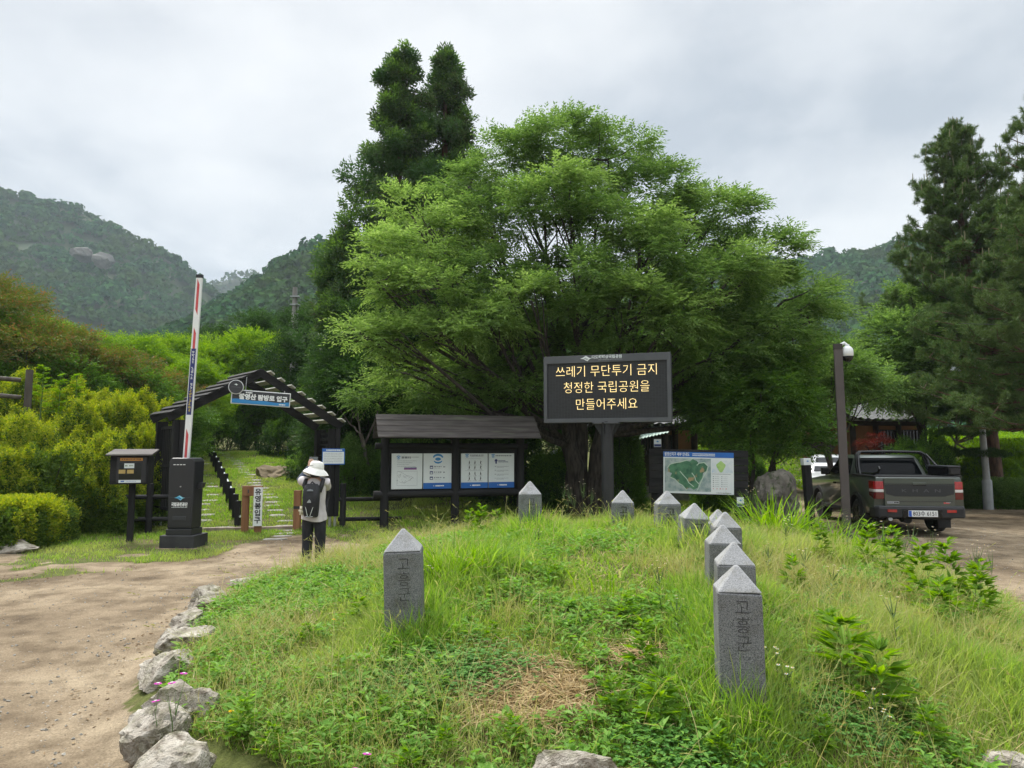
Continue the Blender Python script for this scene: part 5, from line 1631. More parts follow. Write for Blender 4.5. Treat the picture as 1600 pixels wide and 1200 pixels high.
def boulder(label, loc, size, rot, seed, m, group=None, name='boulder', cat='boulder', sub=4, cut=1.0):
    me = boulder_mesh(seed, sub, cut=cut); me.materials.append(m)
    o = link(bpy.data.objects.new(name, me))
    o.location = loc; o.scale = size; o.rotation_euler = rot
    return tag(o, label, cat, group)


bx_, by_ = wx(1212, 17.2), 17.2
boulder('big rounded brown boulder standing beside the parked vehicles', (bx_, by_, h1(bx_, by_) + 0.68), (0.60, 0.5, 0.82), (0, 0.15, 0.4), 3, M['rock_dark'], cut=0.35)
# rock edging of the mound: (col,row,depth,size)
RK = [(282, 1150, 3.95, (0.23, 0.26, 0.22), 'pale grey edging rock at the front left corner of the mound'),
      (345, 1195, 3.70, (0.24, 0.20, 0.15), 'cracked edging rock nearest the viewer on the mound side'),
      (250, 1100, 4.35, (0.16, 0.28, 0.24), 'dark upright face of rock beside the pink flowers'),
      (272, 1045, 4.75, (0.21, 0.27, 0.17), 'wedge-shaped edging rock just behind the pink flowers'),
      (305, 1055, 4.6, (0.16, 0.17, 0.15), 'small split rock tucked by the pink flowers'),
      (264, 1003, 5.5, (0.23, 0.34, 0.19), 'low mossy edging rock at the bend of the dirt path'),
      (280, 967, 6.3, (0.23, 0.32, 0.18), 'long lichen-spotted edging rock along the dirt path'),
      (297, 941, 7.2, (0.23, 0.3, 0.15), 'flat edging rock half covered by turf'),
      (328, 921, 8.1, (0.26, 0.28, 0.19), 'rounded whitish edging rock along the dirt path'),
      (388, 899, 9.2, (0.26, 0.24, 0.10), 'small buried edging rock beyond the rounded whitish one'),
      (430, 886, 10.2, (0.26, 0.2, 0.09), 'last small edging rock before the hiker'),
      (898, 1186, 3.32, (0.20, 0.12, 0.17), 'pale rock poking from the turf at the near edge'),
      (492, 1203, 3.55, (0.14, 0.11, 0.07), 'sunken grey rock at the near turf edge'),
      (1575, 1180, 3.9, (0.22, 0.2, 0.10), 'flat grey rock at the near corner of the road side'),
      (1592, 1020, 5.9, (0.26, 0.26, 0.10), 'flat pale rock between mound and dirt road'),
      (20, 866, 12.8, (0.5, 0.36, 0.2), 'low purple-grey rock in front of the clipped hedge')]
for i, (px, py, Y, sz, lab) in enumerate(RK):
    p = at(px, py, Y)
    g = h1(p.x, p.y)
    p.z = min(p.z, g + sz[2] * 0.45) - 0.02 if i in (0, 1, 2, 3, 4, 5, 6, 7, 8) else g + sz[2] * (1.75 if i == 11 else 0.25)
    boulder(lab, p, sz, (random.uniform(-.2, .2), random.uniform(-.2, .2), random.uniform(-0.6, 0.6)), 20 + i, M['rock'], 'rocks edging the mound', 'edging_rock', 'rock', 4)
ex_, ey_ = wx(432, 25), 25.0
boulder('bare earthy rock outcrop on the bank right of the trail', (ex_, ey_, h1(ex_, ey_) - 0.05), (0.85, 0.8, 0.6), (0.1, 0.1, 0.3), 51, mat('earth_rock', (0.16, 0.12, 0.075), (0.27, 0.21, 0.13), 3, 0.95, 0.8, 14), None, 'rock_outcrop', 'rock')
for k, (px, py, t) in enumerate(((128, 386, 0.80), (165, 396, 0.80))):
    D_ = 452
    p = at(px, py, D_)
    boulder(('wide' if k == 0 else 'narrow') + ' bare grey cliff face high on the hillside', (p.x, p.y, p.z - 4.5), (10 - 2.5 * k, 6, 6.5), (0.2, 0.25 + 0.3 * k, 0.3 * k), 61 + k, mat('cliff', (0.10, 0.098, 0.088), (0.18, 0.17, 0.15), 0.25, 0.95, 0.8, 1.0), None, 'cliff', 'cliff')
# ================================================================== hiker
M['skin'] = mat('skin', (0.48, 0.28, 0.19), (0.53, 0.32, 0.22), 8, 0.55)
M['hair'] = mat('hair', (0.012, 0.010, 0.009), (0.025, 0.02, 0.018), 30, 0.5)
M['shirt'] = mat('shirt', (0.50, 0.46, 0.465), (0.58, 0.54, 0.545), 9, 0.9, 0.5, 14)
M['trousers'] = mat('trousers', (0.008, 0.009, 0.014), (0.02, 0.021, 0.028), 9, 0.85, 0.5, 14)
M['navy_cloth'] = mat('navy_cloth', (0.02, 0.03, 0.055), (0.04, 0.055, 0.085), 9, 0.85, 0.4, 20)
M['hat_cloth'] = mat('hat_cloth', (0.66, 0.65, 0.60), (0.76, 0.75, 0.70), 10, 0.9, 0.4, 16)
M['pack_cloth'] = mat('pack_cloth', (0.008, 0.008, 0.010), (0.018, 0.018, 0.021), 14, 0.75, 0.4, 30)

PY = 11.0; PXx = wx(489, PY); PZ = h1(PXx, PY)
person = thing('person', 'hiker in a white bucket hat, pale shirt and black trousers taking a picture', 'person', (PXx, PY, PZ), R(-4))


def skinned(name, nodes, edges, m, parent, sub=2, root=0):
    me = bpy.data.meshes.new(name)
    me.from_pydata([n[:3] for n in nodes], edges, [])
    o = link(bpy.data.objects.new(name, me), parent)
    me.materials.append(m)
    sk = o.modifiers.new('skin', 'SKIN'); sk.use_smooth_shade = True
    for i, n in enumerate(nodes):
        r = n[3]; r = r if isinstance(r, tuple) else (r, r)
        me.skin_vertices[0].data[i].radius = r
    me.skin_vertices[0].data[root].use_root = True
    ss = o.modifiers.new('smooth', 'SUBSURF'); ss.levels = sub; ss.render_levels = sub
    return o


nodes, edges = [], []


def nd(x, y, z, r, to=None):
    nodes.append((x, y, z, r)); i = len(nodes) - 1
    if to is not None: edges.append((to, i))
    return i


pel = nd(0, 0, 0.86, (0.15, 0.11)); sp = nd(0, 0.0, 1.0, (0.125, 0.095), pel); ch = nd(0, 0.0, 1.18, (0.145, 0.105), sp)
nb_ = nd(0, -0.005, 1.33, (0.09, 0.065), ch); nk = nd(0, 0.012, 1.385, 0.05, nb_); h0 = nd(0, 0.025, 1.44, (0.065, 0.075), nk)
hm = nd(0, 0.025, 1.51, (0.076, 0.09), h0); ht = nd(0, 0.02, 1.575, (0.06, 0.072), hm)
nose = nd(0, 0.118, 1.49, 0.013, hm)
for s in (-1, 1):
    nd(s * 0.078, 0.015, 1.495, 0.012, hm)
    th_ = nd(s * 0.09, 0, 0.78, 0.085, pel); kn = nd(s * 0.095, 0.015, 0.45, 0.055, th_); cf = nd(s * 0.095, -0.01, 0.30, 0.052, kn)
    an = nd(s * 0.095, -0.01, 0.085, 0.036, cf); nd(s * 0.10, 0.06, 0.045, (0.04, 0.032), an); nd(s * 0.105, 0.15, 0.03, (0.035, 0.02), len(nodes) - 1)


def arm(sh, el, wr, fw):
    a = nd(*sh, 0.055, nb_); b = nd(*el, 0.040, a); m_ = nd(*[(e * 0.6 + w * 0.4) for e, w in zip(el, wr)], 0.037, b); c = nd(*wr, 0.026, m_)
    w = Vector(wr); f = Vector(fw).normalized()
    p = w + f * 0.045; pi = nd(*p, (0.034, 0.018), c)
    side = f.cross(Vector((0, 1, 0))).normalized()
    fw2 = Vector((0, 1, 0))
    for k, (o_, ln) in enumerate(((-0.027, 0.06), (-0.009, 0.07), (0.009, 0.066), (0.026, 0.052))):
        q0 = p + side * o_ + f * 0.035; q1 = q0 + f * ln * 0.5 + fw2 * 0.008; q2 = q1 + f * ln * 0.35 + fw2 * 0.022
        i0 = nd(*q0, 0.0085, pi); i1 = nd(*q1, 0.008, i0); nd(*q2, 0.0065, i1)
    t0 = p - f * 0.01 - side * 0.034; i0 = nd(*t0, 0.010, pi); t1 = t0 - side * 0.02 + f * 0.03; nd(*t1, 0.008, i0)
    return a


LS, LE, LW = (-0.165, 0.0, 1.315), (-0.30, 0.19, 1.35), (-0.225, 0.34, 1.54)
RS, RE, RW = (0.165, 0.0, 1.315), (0.11, 0.24, 1.19), (-0.10, 0.38, 1.52)
arm(LS, LE, LW, (0.25, 0.05, 1)); arm(RS, RE, RW, (-0.25, 0.05, 1))
skinned('body', nodes, edges, M['skin'], person)
for s in (-1, 1):
    MB().lathe([(0.0, -0.011), (0.008, -0.008), (0.011, 0), (0.008, 0.008), (0, 0.011)], 10, c=(s * 0.032, 0.105, 1.515)).build('eye', M['white'], person, smooth=True)
# shirt: body, shoulders and short sleeves
rings = []
for z, w, d, yo in ((0.745, 0.205, 0.147, 0.0), (0.75, 0.212, 0.152, 0.0), (0.82, 0.205, 0.147, 0.0), (0.90, 0.185, 0.135, 0.0), (1.02, 0.178, 0.13, 0.0), (1.16, 0.185, 0.132, 0.0), (1.26, 0.19, 0.12, 0), (1.325, 0.165, 0.095, 0), (1.365, 0.10, 0.075, 0.0), (1.385, 0.065, 0.06, 0.008)):
    ring = []
    for k in range(28):
        t = 2 * PI * k / 28
        wob = 1 + (0.035 * math.sin(5 * t + z * 9) + 0.02 * math.sin(9 * t + z * 4)) * (1 if z < 1.2 else 0.2)
        w2 = w * 0.94
        ring.append(Vector((w2 * wob * math.cos(t), yo + d * wob * math.sin(t), z + (0.02 * math.sin(2 * t + 0.5) if z < 0.78 else 0))))
    rings.append(ring)
mb = MB().loft(rings)
for sh, el in ((LS, LE), (RS, RE)):
    a, b = Vector(sh), Vector(el)
    mb.tube([a + Vector((-0.05 * (1 if sh[0] > 0 else -1), 0, 0.005)), a + (b - a) * 0.1 + Vector((0, 0, 0.012)), a + (b - a) * 0.35, a + (b - a) * 0.55], [0.075, 0.078, 0.072, 0.075], 18)
mb.build('shirt', M['shirt'], person, smooth=True)
for el, wr, sh in ((LE, LW, LS), (RE, RW, RS)):
    a, b, c = Vector(sh), Vector(el), Vector(wr)
    MB().tube([a.lerp(b, 0.45), a.lerp(b, 0.85), b + (b - (a + c) / 2).normalized() * 0.012, b.lerp(c, 0.35), b.lerp(c, 0.98)], [0.058, 0.055, 0.054, 0.05, 0.036], 16).build('arm_sleeve', M['navy_cloth'], person, smooth=True)
# trousers
tn = [(0, 0, 0.84, (0.172, 0.13)), (0, 0, 0.93, (0.16, 0.12))]
te = [(0, 1)]
for s in (-1, 1):
    i = len(tn)
    tn += [(s * 0.092, 0, 0.74, 0.105), (s * 0.10, 0.012, 0.46, 0.085), (s * 0.10, -0.005, 0.25, 0.078), (s * 0.10, -0.005, 0.07, 0.072)]
    te += [(0, i), (i, i + 1), (i + 1, i + 2), (i + 2, i + 3)]
skinned('trousers', tn, te, M['trousers'], person)
for s in (-1, 1):
    MB().loft([[Vector((s * 0.102 + w * math.cos(t), 0.055 + l * math.sin(t), z)) for t in np.linspace(0, 2 * PI, 17)[:-1]] for w, l, z in ((0.048, 0.138, 0.0), (0.05, 0.14, 0.03), (0.044, 0.115, 0.07), (0.038, 0.055, 0.105))]).build('shoe', mat('shoe', (0.05, 0.05, 0.055), (0.09, 0.09, 0.095), 10), person, smooth=True)
# hair under the brim, bucket hat
MB().lathe([(0.0, -0.09), (0.06, -0.085), (0.088, -0.03), (0.098, 0.04), (0.09, 0.10), (0.05, 0.14), (0, 0.15)], 24, c=(0, 0.0, 1.475), mtx=Matrix.Diagonal((1, 1.0, 1, 1))).build('hair', M['hair'], person, smooth=True)
prof = [(0.192, -0.075), (0.198, -0.078), (0.17, -0.035), (0.125, 0.005), (0.112, 0.02), (0.108, 0.06), (0.098, 0.105), (0.075, 0.128), (0.03, 0.138), (0.0, 0.139)]
hat = MB().lathe(prof, 40)
hat.v = [(x * (1 + 0.03 * math.sin(3 * math.atan2(y, x))), y * 1.06, z + 0.02 * math.sin(2 * math.atan2(y, x) + 0.6) * (math.hypot(x, y) / 0.19) ** 2) for x, y, z in hat.v]
ho = hat.build('bucket_hat', M['hat_cloth'], person, smooth=True)
ho.location = (0.005, 0.015, 1.505); ho.rotation_euler = (R(-9), R(7), 0)
bd_ = MB().lathe([(0.1135, 0.016), (0.1145, 0.03), (0.112, 0.045)], 40); bd_.v = [(x, y * 1.06, z) for x, y, z in bd_.v]
bd_.build('hat_band', M['hat_cloth'], ho, smooth=True)

T = Matrix.Translation(person.location) @ Matrix.Rotation(person.rotation_euler.z, 4, 'Z')
# phone held up in both hands
ph = thing('phone', 'black phone held up above the brim of the hat', 'phone', (T @ Vector((-0.165, 0.375, 1.665))).to_tuple(), R(-4))
MB().box(-0.075, 0.075, 0, 0.009, -0.037, 0.037).build('case', M['gloss_black'], ph, bevel=0.006)
MB().box(-0.068, 0.068, -0.002, 0.0, -0.032, 0.032).build('screen', mat('phone_screen', (0.13, 0.15, 0.16), rough=0.15), ph)

# backpack
bp_ = thing('backpack', 'small black backpack with white cords and a cream plush toy on the hiker', 'backpack', (T @ Vector((0.01, -0.125, 0.80))).to_tuple(), R(-4))
rings = []
for z, w, d in ((0.0, 0.08, 0.05), (0.02, 0.105, 0.085), (0.14, 0.122, 0.12), (0.30, 0.128, 0.115), (0.40, 0.125, 0.09), (0.47, 0.11, 0.06), (0.50, 0.08, 0.035)):
    ring = []
    for k in range(24):
        t = 2 * PI * k / 24
        c, s = math.cos(t), math.sin(t)
        k_ = (abs(c) ** 3 + abs(s) ** 3) ** (-1 / 3)
        ring.append(Vector((w * k_ * c, -d * 0.5 + d * 0.62 * k_ * s, z)))
    rings.append(ring)
bb = MB().loft(rings).build('bag', M['pack_cloth'], bp_, smooth=True)
for s in (-1, 1):
    MB().tube([(s * 0.10, 0.02, 0.38), (s * 0.135, 0.01, 0.48), (s * 0.135, 0.07, 0.555), (s * 0.13, 0.16, 0.55), (s * 0.14, 0.25, 0.45), (s * 0.15, 0.27, 0.28), (s * 0.16, 0.16, 0.10), (s * 0.09, 0.03, 0.05)], [0.035, 0.034, 0.03, 0.028, 0.028, 0.024, 0.014, 0.012], 10).build('strap', M['pack_cloth'], bp_, smooth=True)
    MB().tube([(s * 0.02 - 0.01, -0.118, 0.03), (s * 0.045, -0.135, 0.12), (s * 0.075, -0.118, 0.21)], 0.004, 6).build('cord', M['white_sign'], bb, smooth=True)
MB().tube([(-0.04, 0.0, 0.49), (0, -0.03, 0.53), (0.04, 0.0, 0.49)], 0.010, 8).build('handle', M['pack_cloth'], bp_, smooth=True)
MB().prism([(-0.035, 0.225), (0.03, 0.225), (0.025, 0.235), (0.012, 0.262), (0.0, 0.275), (-0.014, 0.26), (-0.028, 0.24)], -0.137, -0.13).build('emblem', M['galv'], bb)
MB().prism([(-0.05, 0.395), (0.05, 0.395), (0.04, 0.415), (0.0, 0.428), (-0.04, 0.415)], -0.118, -0.108).build('emblem', M['grey_ink'], bb)
MB().tube([(-0.06, -0.11, 0.02), (0.0, -0.122, 0.012), (0.05, -0.11, 0.02)], 0.004, 6).build('trim_line', M['white_sign'], bb)
toy = MB()
for c, r in (((0, 0, 0), 0.036), ((0.005, -0.01, 0.045), 0.03), ((-0.03, -0.01, 0.01), 0.016), ((0.028, -0.01, -0.005), 0.016), ((-0.014, 0, -0.04), 0.018), ((0.016, 0, -0.045), 0.018), ((-0.015, -0.005, 0.072), 0.012), ((0.025, -0.005, 0.07), 0.012)):
    toy.lathe([(r * math.sin(t), -r * math.cos(t)) for t in np.linspace(0.02, PI - 0.02, 9)], 14, c=c)
to = toy.build('plush_toy', mat('plush', (0.55, 0.5, 0.38), (0.68, 0.63, 0.5), 20, 0.95, 0.6, 40), bp_, smooth=True)
to.location = (-0.145, -0.05, 0.09)
MB().tube([(0.0, 0.0, 0.075), (0.02, 0.0, 0.12)], 0.004, 6).build('loop', M['pack_cloth'], to)
# ================================================================== trees
UP = np.array([0, 0, 1.0])


def sprays(base, d, L, nl, ll, lw, droop=0.15, flat=0.7, rng=RNG, jit=0.35):
    """leafy twigs: nl alternate leaves along each twig. returns verts, faces"""
    n = len(base)
    d = unit(d); L = np.broadcast_to(L, (n,))
    nrm = unit(UP * flat + rdirs(n, rng) * (1 - flat) + 1e-3)
    side = unit(np.cross(d, nrm)); nrm = unit(np.cross(side, d))
    t = (np.arange(nl) + 0.7) / nl
    P = base[:, None, :] + d[:, None, :] * (L[:, None] * t)[..., None] - UP * (droop * L[:, None] * t ** 2)[..., None]
    sg = np.where(np.arange(nl) % 2 == 0, 1.0, -1.0)
    D = d[:, None, :] * (0.45 + 0.5 * t)[None, :, None] + side[:, None, :] * (sg * (0.95 - 0.35 * t))[None, :, None] - UP * (0.12 + droop * 0.7 * t)[None, :, None]
    D = D + rng.normal(size=D.shape) * jit * 0.5
    NN = nrm[:, None, :] + rng.normal(size=D.shape) * jit
    sc = rng.uniform(0.7, 1.2, (n, nl)) * (1 - 0.25 * t)[None]
    return leaf_quads(P.reshape(-1, 3), D.reshape(-1, 3), unit(NN.reshape(-1, 3)), (ll * sc).ravel(), (lw * sc).ravel())


def merge(parts):
    vs, fs, mi, o = [], [], [], 0
    for v, f, m in parts:
        vs.append(v); fs.append(f + o); mi.append(np.full(len(f), m)); o += len(v)
    return np.concatenate(vs), np.concatenate(fs), np.concatenate(mi)


def sub_blobs(c, r, n, rng, lo=0.5, hi=1.0, low_cut=-0.75):
    u = rdirs(n * 2, rng); u = u[u[:, 2] > low_cut][:n]
    k = rng.uniform(lo, hi, (len(u), 1)) ** 0.6
    return np.asarray(c) + u * np.asarray(r) * k, u


def limb(mb, a, b, r0, r1, n=5, bend=0.12, rng=random, lift=0.15, sides=8):
    a, b = Vector(a), Vector(b)
    L = (b - a).length
    pts, rad = [], []
    off = Vector((rng.uniform(-1, 1), rng.uniform(-1, 1), 0)) * bend * L
    for i in range(n + 1):
        t = i / n
        p = a.lerp(b, t) + off * math.sin(PI * t) * 0.6 + Vector((0, 0, -lift * L * math.sin(PI * t) * 0.5))
        p += Vector((rng.uniform(-1, 1), rng.uniform(-1, 1), rng.uniform(-1, 1))) * 0.02 * L * (0 < i < n)
        pts.append(p); rad.append(r0 + (r1 - r0) * t ** 0.8)
    mb.tube(pts, rad, sides)
    return pts


def broad_tree(name, label, cat, base, blobs, trunks, mats, leaf, sub_n, twig_n, seed, group=None, bark=None, twigL=0.55, nl=9,
               sub_r=0.55, flatten=0.55, droop=0.2, density_k=1.0, lite=None, up=0.25, flat=0.7, out=0.9):
    """trunks: list of (fork point, r0, r1, [indices of blobs it feeds]); coordinates relative to base; blobs: (c, r(3), mi)"""
    rng = np.random.default_rng(seed); rr = random.Random(seed)
    root = thing(name, label, cat, base, 0, group)
    mb = MB()
    parts = []
    for (fork, r0, r1, feeds, foot) in trunks:
        pts = limb(mb, foot, fork, r0, r1, 6, 0.05, rr, 0.0, 12)
        for bi in feeds:
            c, r, mi = blobs[bi]
            p = limb(mb, pts[-1 - rr.randint(0, 2)], c, r1 * rr.uniform(0.45, 0.7), r1 * 0.18, 6, 0.10, rr, 0.12)
            for k in range(5):
                u = Vector((rr.gauss(0, 1), rr.gauss(0, 1), rr.gauss(0, 0.6))).normalized()
                e = Vector(c) + Vector((u.x * r[0], u.y * r[1], u.z * r[2])) * 0.85
                limb(mb, p[rr.randint(3, 6)], e, r1 * 0.2, 0.012, 4, 0.1, rr, 0.05, 5)
    mb.build('trunk', bark or M['bark'], root, smooth=True)
    for c, r, mi in blobs:
        vol = (r[0] * r[1] * r[2]) ** (1 / 3)
        n = max(3, int(sub_n * density_k * (vol / 1.0) ** 1.8))
        sc, u = sub_blobs(c, r, n, rng)
        n = len(sc)
        m = twig_n
        su = rdirs(n * m, rng) * np.array([1, 1, flatten])
        ctr = np.repeat(sc, m, axis=0); uo = np.repeat(u, m, axis=0)
        d = unit(su + out * uo * np.array([1, 1, 0.7]) + UP * up)
        rs = sub_r * rng.uniform(0.6, 1.2, (n * m, 1))
        st = ctr + su * rs * 0.55
        v, f = sprays(st, d, twigL * rng.uniform(0.6, 1.15, n * m), nl, leaf[0], leaf[1], droop, flat, rng)
        parts.append((v, f, mi))
    v, f, mi = merge(parts)
    fast_mesh('crown', v, f, mats, root, mi)
    return root


def pb(lst, base, squash=0.75, depth=1.0):
    """blobs from photo columns/rows at their own depths -> coordinates relative to base"""
    out = []
    for px, py, Y, rp, mi in lst:
        p = at(px, py, Y); r = rp / F * Y
        out.append(((p.x - base[0], p.y - base[1], p.z - base[2]), (r, r * depth, r * squash), mi))
    return out


# --- the great tree behind the electronic sign
zb0 = (wx(912, 20.5), 20.5, h1(wx(912, 20.5), 20.5) - 0.1)
ZB = [(880, 235, 20.5, 85, 0), (800, 255, 21, 70, 0), (950, 250, 20.5, 75, 0), (1020, 310, 20, 80, 0), (1105, 350, 20, 85, 0), (1185, 400, 19.5, 80, 0), (1225, 470, 19.5, 70, 0), (1270, 500, 20, 50, 0),
      (735, 290, 21, 60, 0), (770, 350, 20, 70, 0), (850, 330, 19, 75, 0), (930, 350, 18.5, 75, 0), (1010, 410, 18, 80, 0), (1100, 450, 18, 80, 0), (1170, 520, 18.5, 75, 0), (1240, 550, 19.5, 55, 0),
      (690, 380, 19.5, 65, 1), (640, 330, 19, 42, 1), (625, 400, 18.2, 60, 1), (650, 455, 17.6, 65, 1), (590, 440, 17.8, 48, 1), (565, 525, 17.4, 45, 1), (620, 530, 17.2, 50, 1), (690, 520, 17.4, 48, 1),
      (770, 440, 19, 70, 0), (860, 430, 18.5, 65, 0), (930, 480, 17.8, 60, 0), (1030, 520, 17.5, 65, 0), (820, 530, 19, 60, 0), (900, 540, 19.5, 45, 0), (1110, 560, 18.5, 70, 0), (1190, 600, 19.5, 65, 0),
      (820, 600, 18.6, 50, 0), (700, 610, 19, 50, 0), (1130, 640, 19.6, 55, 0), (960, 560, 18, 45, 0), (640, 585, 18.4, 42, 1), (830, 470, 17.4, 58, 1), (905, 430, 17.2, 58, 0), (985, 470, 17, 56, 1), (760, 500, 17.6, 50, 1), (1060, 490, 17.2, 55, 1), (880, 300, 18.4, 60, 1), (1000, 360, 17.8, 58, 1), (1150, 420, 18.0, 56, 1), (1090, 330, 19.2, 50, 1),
      (600, 620, 20, 50, 0), (680, 650, 20.5, 50, 0), (860, 600, 21, 55, 0), (1020, 570, 21, 60, 0), (1180, 650, 20.5, 55, 0), (800, 560, 20.5, 60, 0), (900, 500, 21.5, 70, 0), (1000, 440, 21.5, 70, 0), (780, 470, 21.5, 65, 0), (1110, 500, 21, 70, 0),
      (720, 590, 19.5, 60, 0), (1060, 610, 20.5, 60, 0), (1280, 470, 20.5, 35, 0), (985, 600, 20.5, 50, 0), (760, 650, 22, 55, 0)]
zbl = pb([(a, b, c, d * 0.95, e) for a, b, c, d, e in ZB], zb0, 0.56)
fork1 = at(885, 640, 20.4); fork2 = at(945, 610, 20.6); fork3 = at(905, 560, 20.8)
rel = lambda p, b=zb0: (p.x - b[0], p.y - b[1], p.z - b[2])
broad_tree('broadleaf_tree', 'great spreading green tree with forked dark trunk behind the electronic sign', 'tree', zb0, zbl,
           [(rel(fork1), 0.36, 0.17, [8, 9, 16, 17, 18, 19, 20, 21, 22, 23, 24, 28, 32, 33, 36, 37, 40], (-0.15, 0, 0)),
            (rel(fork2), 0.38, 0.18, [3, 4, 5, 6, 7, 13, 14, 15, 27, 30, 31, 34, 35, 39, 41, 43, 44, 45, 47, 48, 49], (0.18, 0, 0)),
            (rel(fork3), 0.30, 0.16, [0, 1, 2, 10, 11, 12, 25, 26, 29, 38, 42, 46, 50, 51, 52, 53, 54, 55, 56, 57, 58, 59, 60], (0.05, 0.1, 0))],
           [M['lf_zelk'], M['lf_zelk_pale_lit']], (0.15, 0.054), 27, 22, 101, bark=M['bark'], twigL=0.60, nl=10, sub_r=0.42, droop=0.22, flatten=0.42)

# --- young trees with thin stems right of the map board
yb0 = (wx(1178, 19.2), 19.2, h1(wx(1178, 19.2), 19.2) - 0.05)
YB = pb([(1130, 640, 18.8, 55, 0), (1180, 620, 18.2, 60, 0), (1240, 640, 18.6, 55, 0), (1110, 590, 19.5, 45, 0), (1215, 585, 19, 50, 0), (1260, 690, 18.2, 34, 0), (1160, 690, 18.4, 32, 0)], yb0, 0.6)
broad_tree('broadleaf_tree', 'young dark green tree with two thin stems beside the map board', 'tree', yb0, YB,
           [((0.05, 0, 1.6), 0.075, 0.05, [0, 1, 3, 6], (-0.1, 0, 0)), ((0.45, -0.1, 1.5), 0.06, 0.045, [2, 4, 5], (0.2, 0, 0))],
           [M['lf_mid']], (0.14, 0.06), 48, 18, 102, bark=M['bark'], twigL=0.5, nl=9, sub_r=0.42)
yb0 = (wx(1285, 22.5), 22.5, h1(wx(1285, 22.5), 22.5) - 0.05)
YB = pb([(1300, 595, 22, 45, 0), (1350, 610, 22.5, 45, 0), (1270, 620, 22, 42, 0), (1310, 575, 21.8, 34, 0), (1340, 585, 24, 34, 0)], yb0, 0.65)
broad_tree('broadleaf_tree', 'fresh green leafy tree behind the camera pole', 'tree', yb0, YB,
           [((0.3, 0, 2.2), 0.12, 0.08, [0, 1, 2, 3, 4], (0, 0, 0))], [M['lf_zelk']], (0.15, 0.065), 44, 18, 103, twigL=0.55, nl=9, sub_r=0.5)
yb0 = (wx(1450, 27), 27.0, h1(wx(1450, 27), 27) - 0.05)
YB = pb([(1420, 480, 27, 38, 0), (1410, 530, 26, 50, 0), (1440, 570, 26, 55, 0), (1400, 600, 26, 50, 0), (1480, 620, 27, 55, 0)], yb0, 0.8)
broad_tree('broadleaf_tree', 'bright green tree showing at the edge of the tall pines', 'tree', yb0, YB,
           [((0, 0, 2.8), 0.14, 0.08, [0, 1, 2, 3, 4], (0, 0, 0))], [M['lf_zelk']], (0.16, 0.07), 40, 16, 104, twigL=0.6, nl=9, sub_r=0.55)


# --- tall cedars
def cedar(label, px_base, Y, py_top, spread_px, seed, lite=0.25, low=0.12, lean=0.0, name='cedar_tree', nclump=150, dens=1.0):
    rng = np.random.default_rng(seed); rr = random.Random(seed)
    x0 = wx(px_base, Y); z0 = h1(x0, Y) - 0.1
    H_ = wz(py_top, Y) - z0; Rm = spread_px / F * Y
    root = thing(name, label, 'tree', (x0, Y, z0))
    mb = MB()
    mb.tube([(0, 0, 0), (lean * 0.3, 0, H_ * 0.3), (lean * 0.7, 0, H_ * 0.7), (lean, 0, H_ * 0.985)], [0.38, 0.29, 0.15, 0.02], 12)
    cs, rs, us = [], [], []
    nlev = max(10, int(nclump / 9))
    for wI in range(nlev):
        t0_ = low + (1 - low) * (wI / nlev) ** 0.95
        prof = (1 - t0_) ** 0.74 * 1.0 + 0.015
        for b in range(5):
            if rr.random() < 0.15: continue
            t = min(0.985, t0_ + rr.uniform(-0.02, 0.02))
            a = 2 * PI * b / 5 + wI * 1.9 + rr.uniform(-.4, .4)
            rad = Rm * prof * rr.choice((0.45, 0.7, 0.85, 1.0, 1.1, 1.3))
            st = Vector((lean * t, 0, H_ * t))
            tip_ = st + Vector((rad * math.cos(a), rad * math.sin(a), -0.05 * rad + 0.25 * rad * t))
            mb.tube([st, st.lerp(tip_, 0.5) - Vector((0, 0, 0.08 * rad)), tip_], [0.05 * (1.1 - t), 0.03 * (1.1 - t), 0.008], 5)
            for f_, rk in ((0.42, 0.85), (0.72, 1.0), (1.0, 0.72)):
                if f_ < 0.5 and rad < 0.7: continue
                c = st.lerp(tip_, f_) + Vector((rr.gauss(0, .10), rr.gauss(0, .10), rr.gauss(0, .10)))
                cs.append(c); rs.append(rk * (0.5 + 0.5 * min(1, (1 - t) * 3.0)) * (0.20 + 0.19 * min(2.2, rad)) * rr.uniform(0.75, 1.15)); us.append((math.cos(a), math.sin(a), 0.35))
    cs.append(Vector((lean, 0, H_ * 0.985))); rs.append(0.16); us.append((0, 0, 1))
    mb.build('trunk', M['bark_red'], root, smooth=True)
    cs = np.array([tuple(c) for c in cs]); rs = np.array(rs); us = np.array(us)
    parts = []
    m = int(40 * dens)
    su = rdirs(len(cs) * m, rng)
    k = rng.uniform(0.35, 1, (len(su), 1)) ** 0.5
    R_ = np.repeat(rs, m)[:, None]
    st = np.repeat(cs, m, 0) + su * R_ * k * np.array([1, 1, 0.8])
    d = unit(su * 0.8 + np.repeat(us, m, 0) * 0.7 + UP * 0.35 + rdirs(len(su), rng) * 0.4)
    sel = rng.random(len(cs)) < lite
    selr = np.repeat(sel, m) & (su[:, 2] > -0.2)
    for msk, mi in ((~selr, 0), (selr, 1)):
        v, f = sprays(st[msk], d[msk], 0.34, 5, 0.21, 0.075, -0.1, 0.25, rng, 0.8)
        parts.append((v, f, mi))
    v, f, mi = merge(parts)
    fast_mesh('crown', v, f, [M['lf_cedar'], M['lf_cedar_lit']], root, mi)
    return root


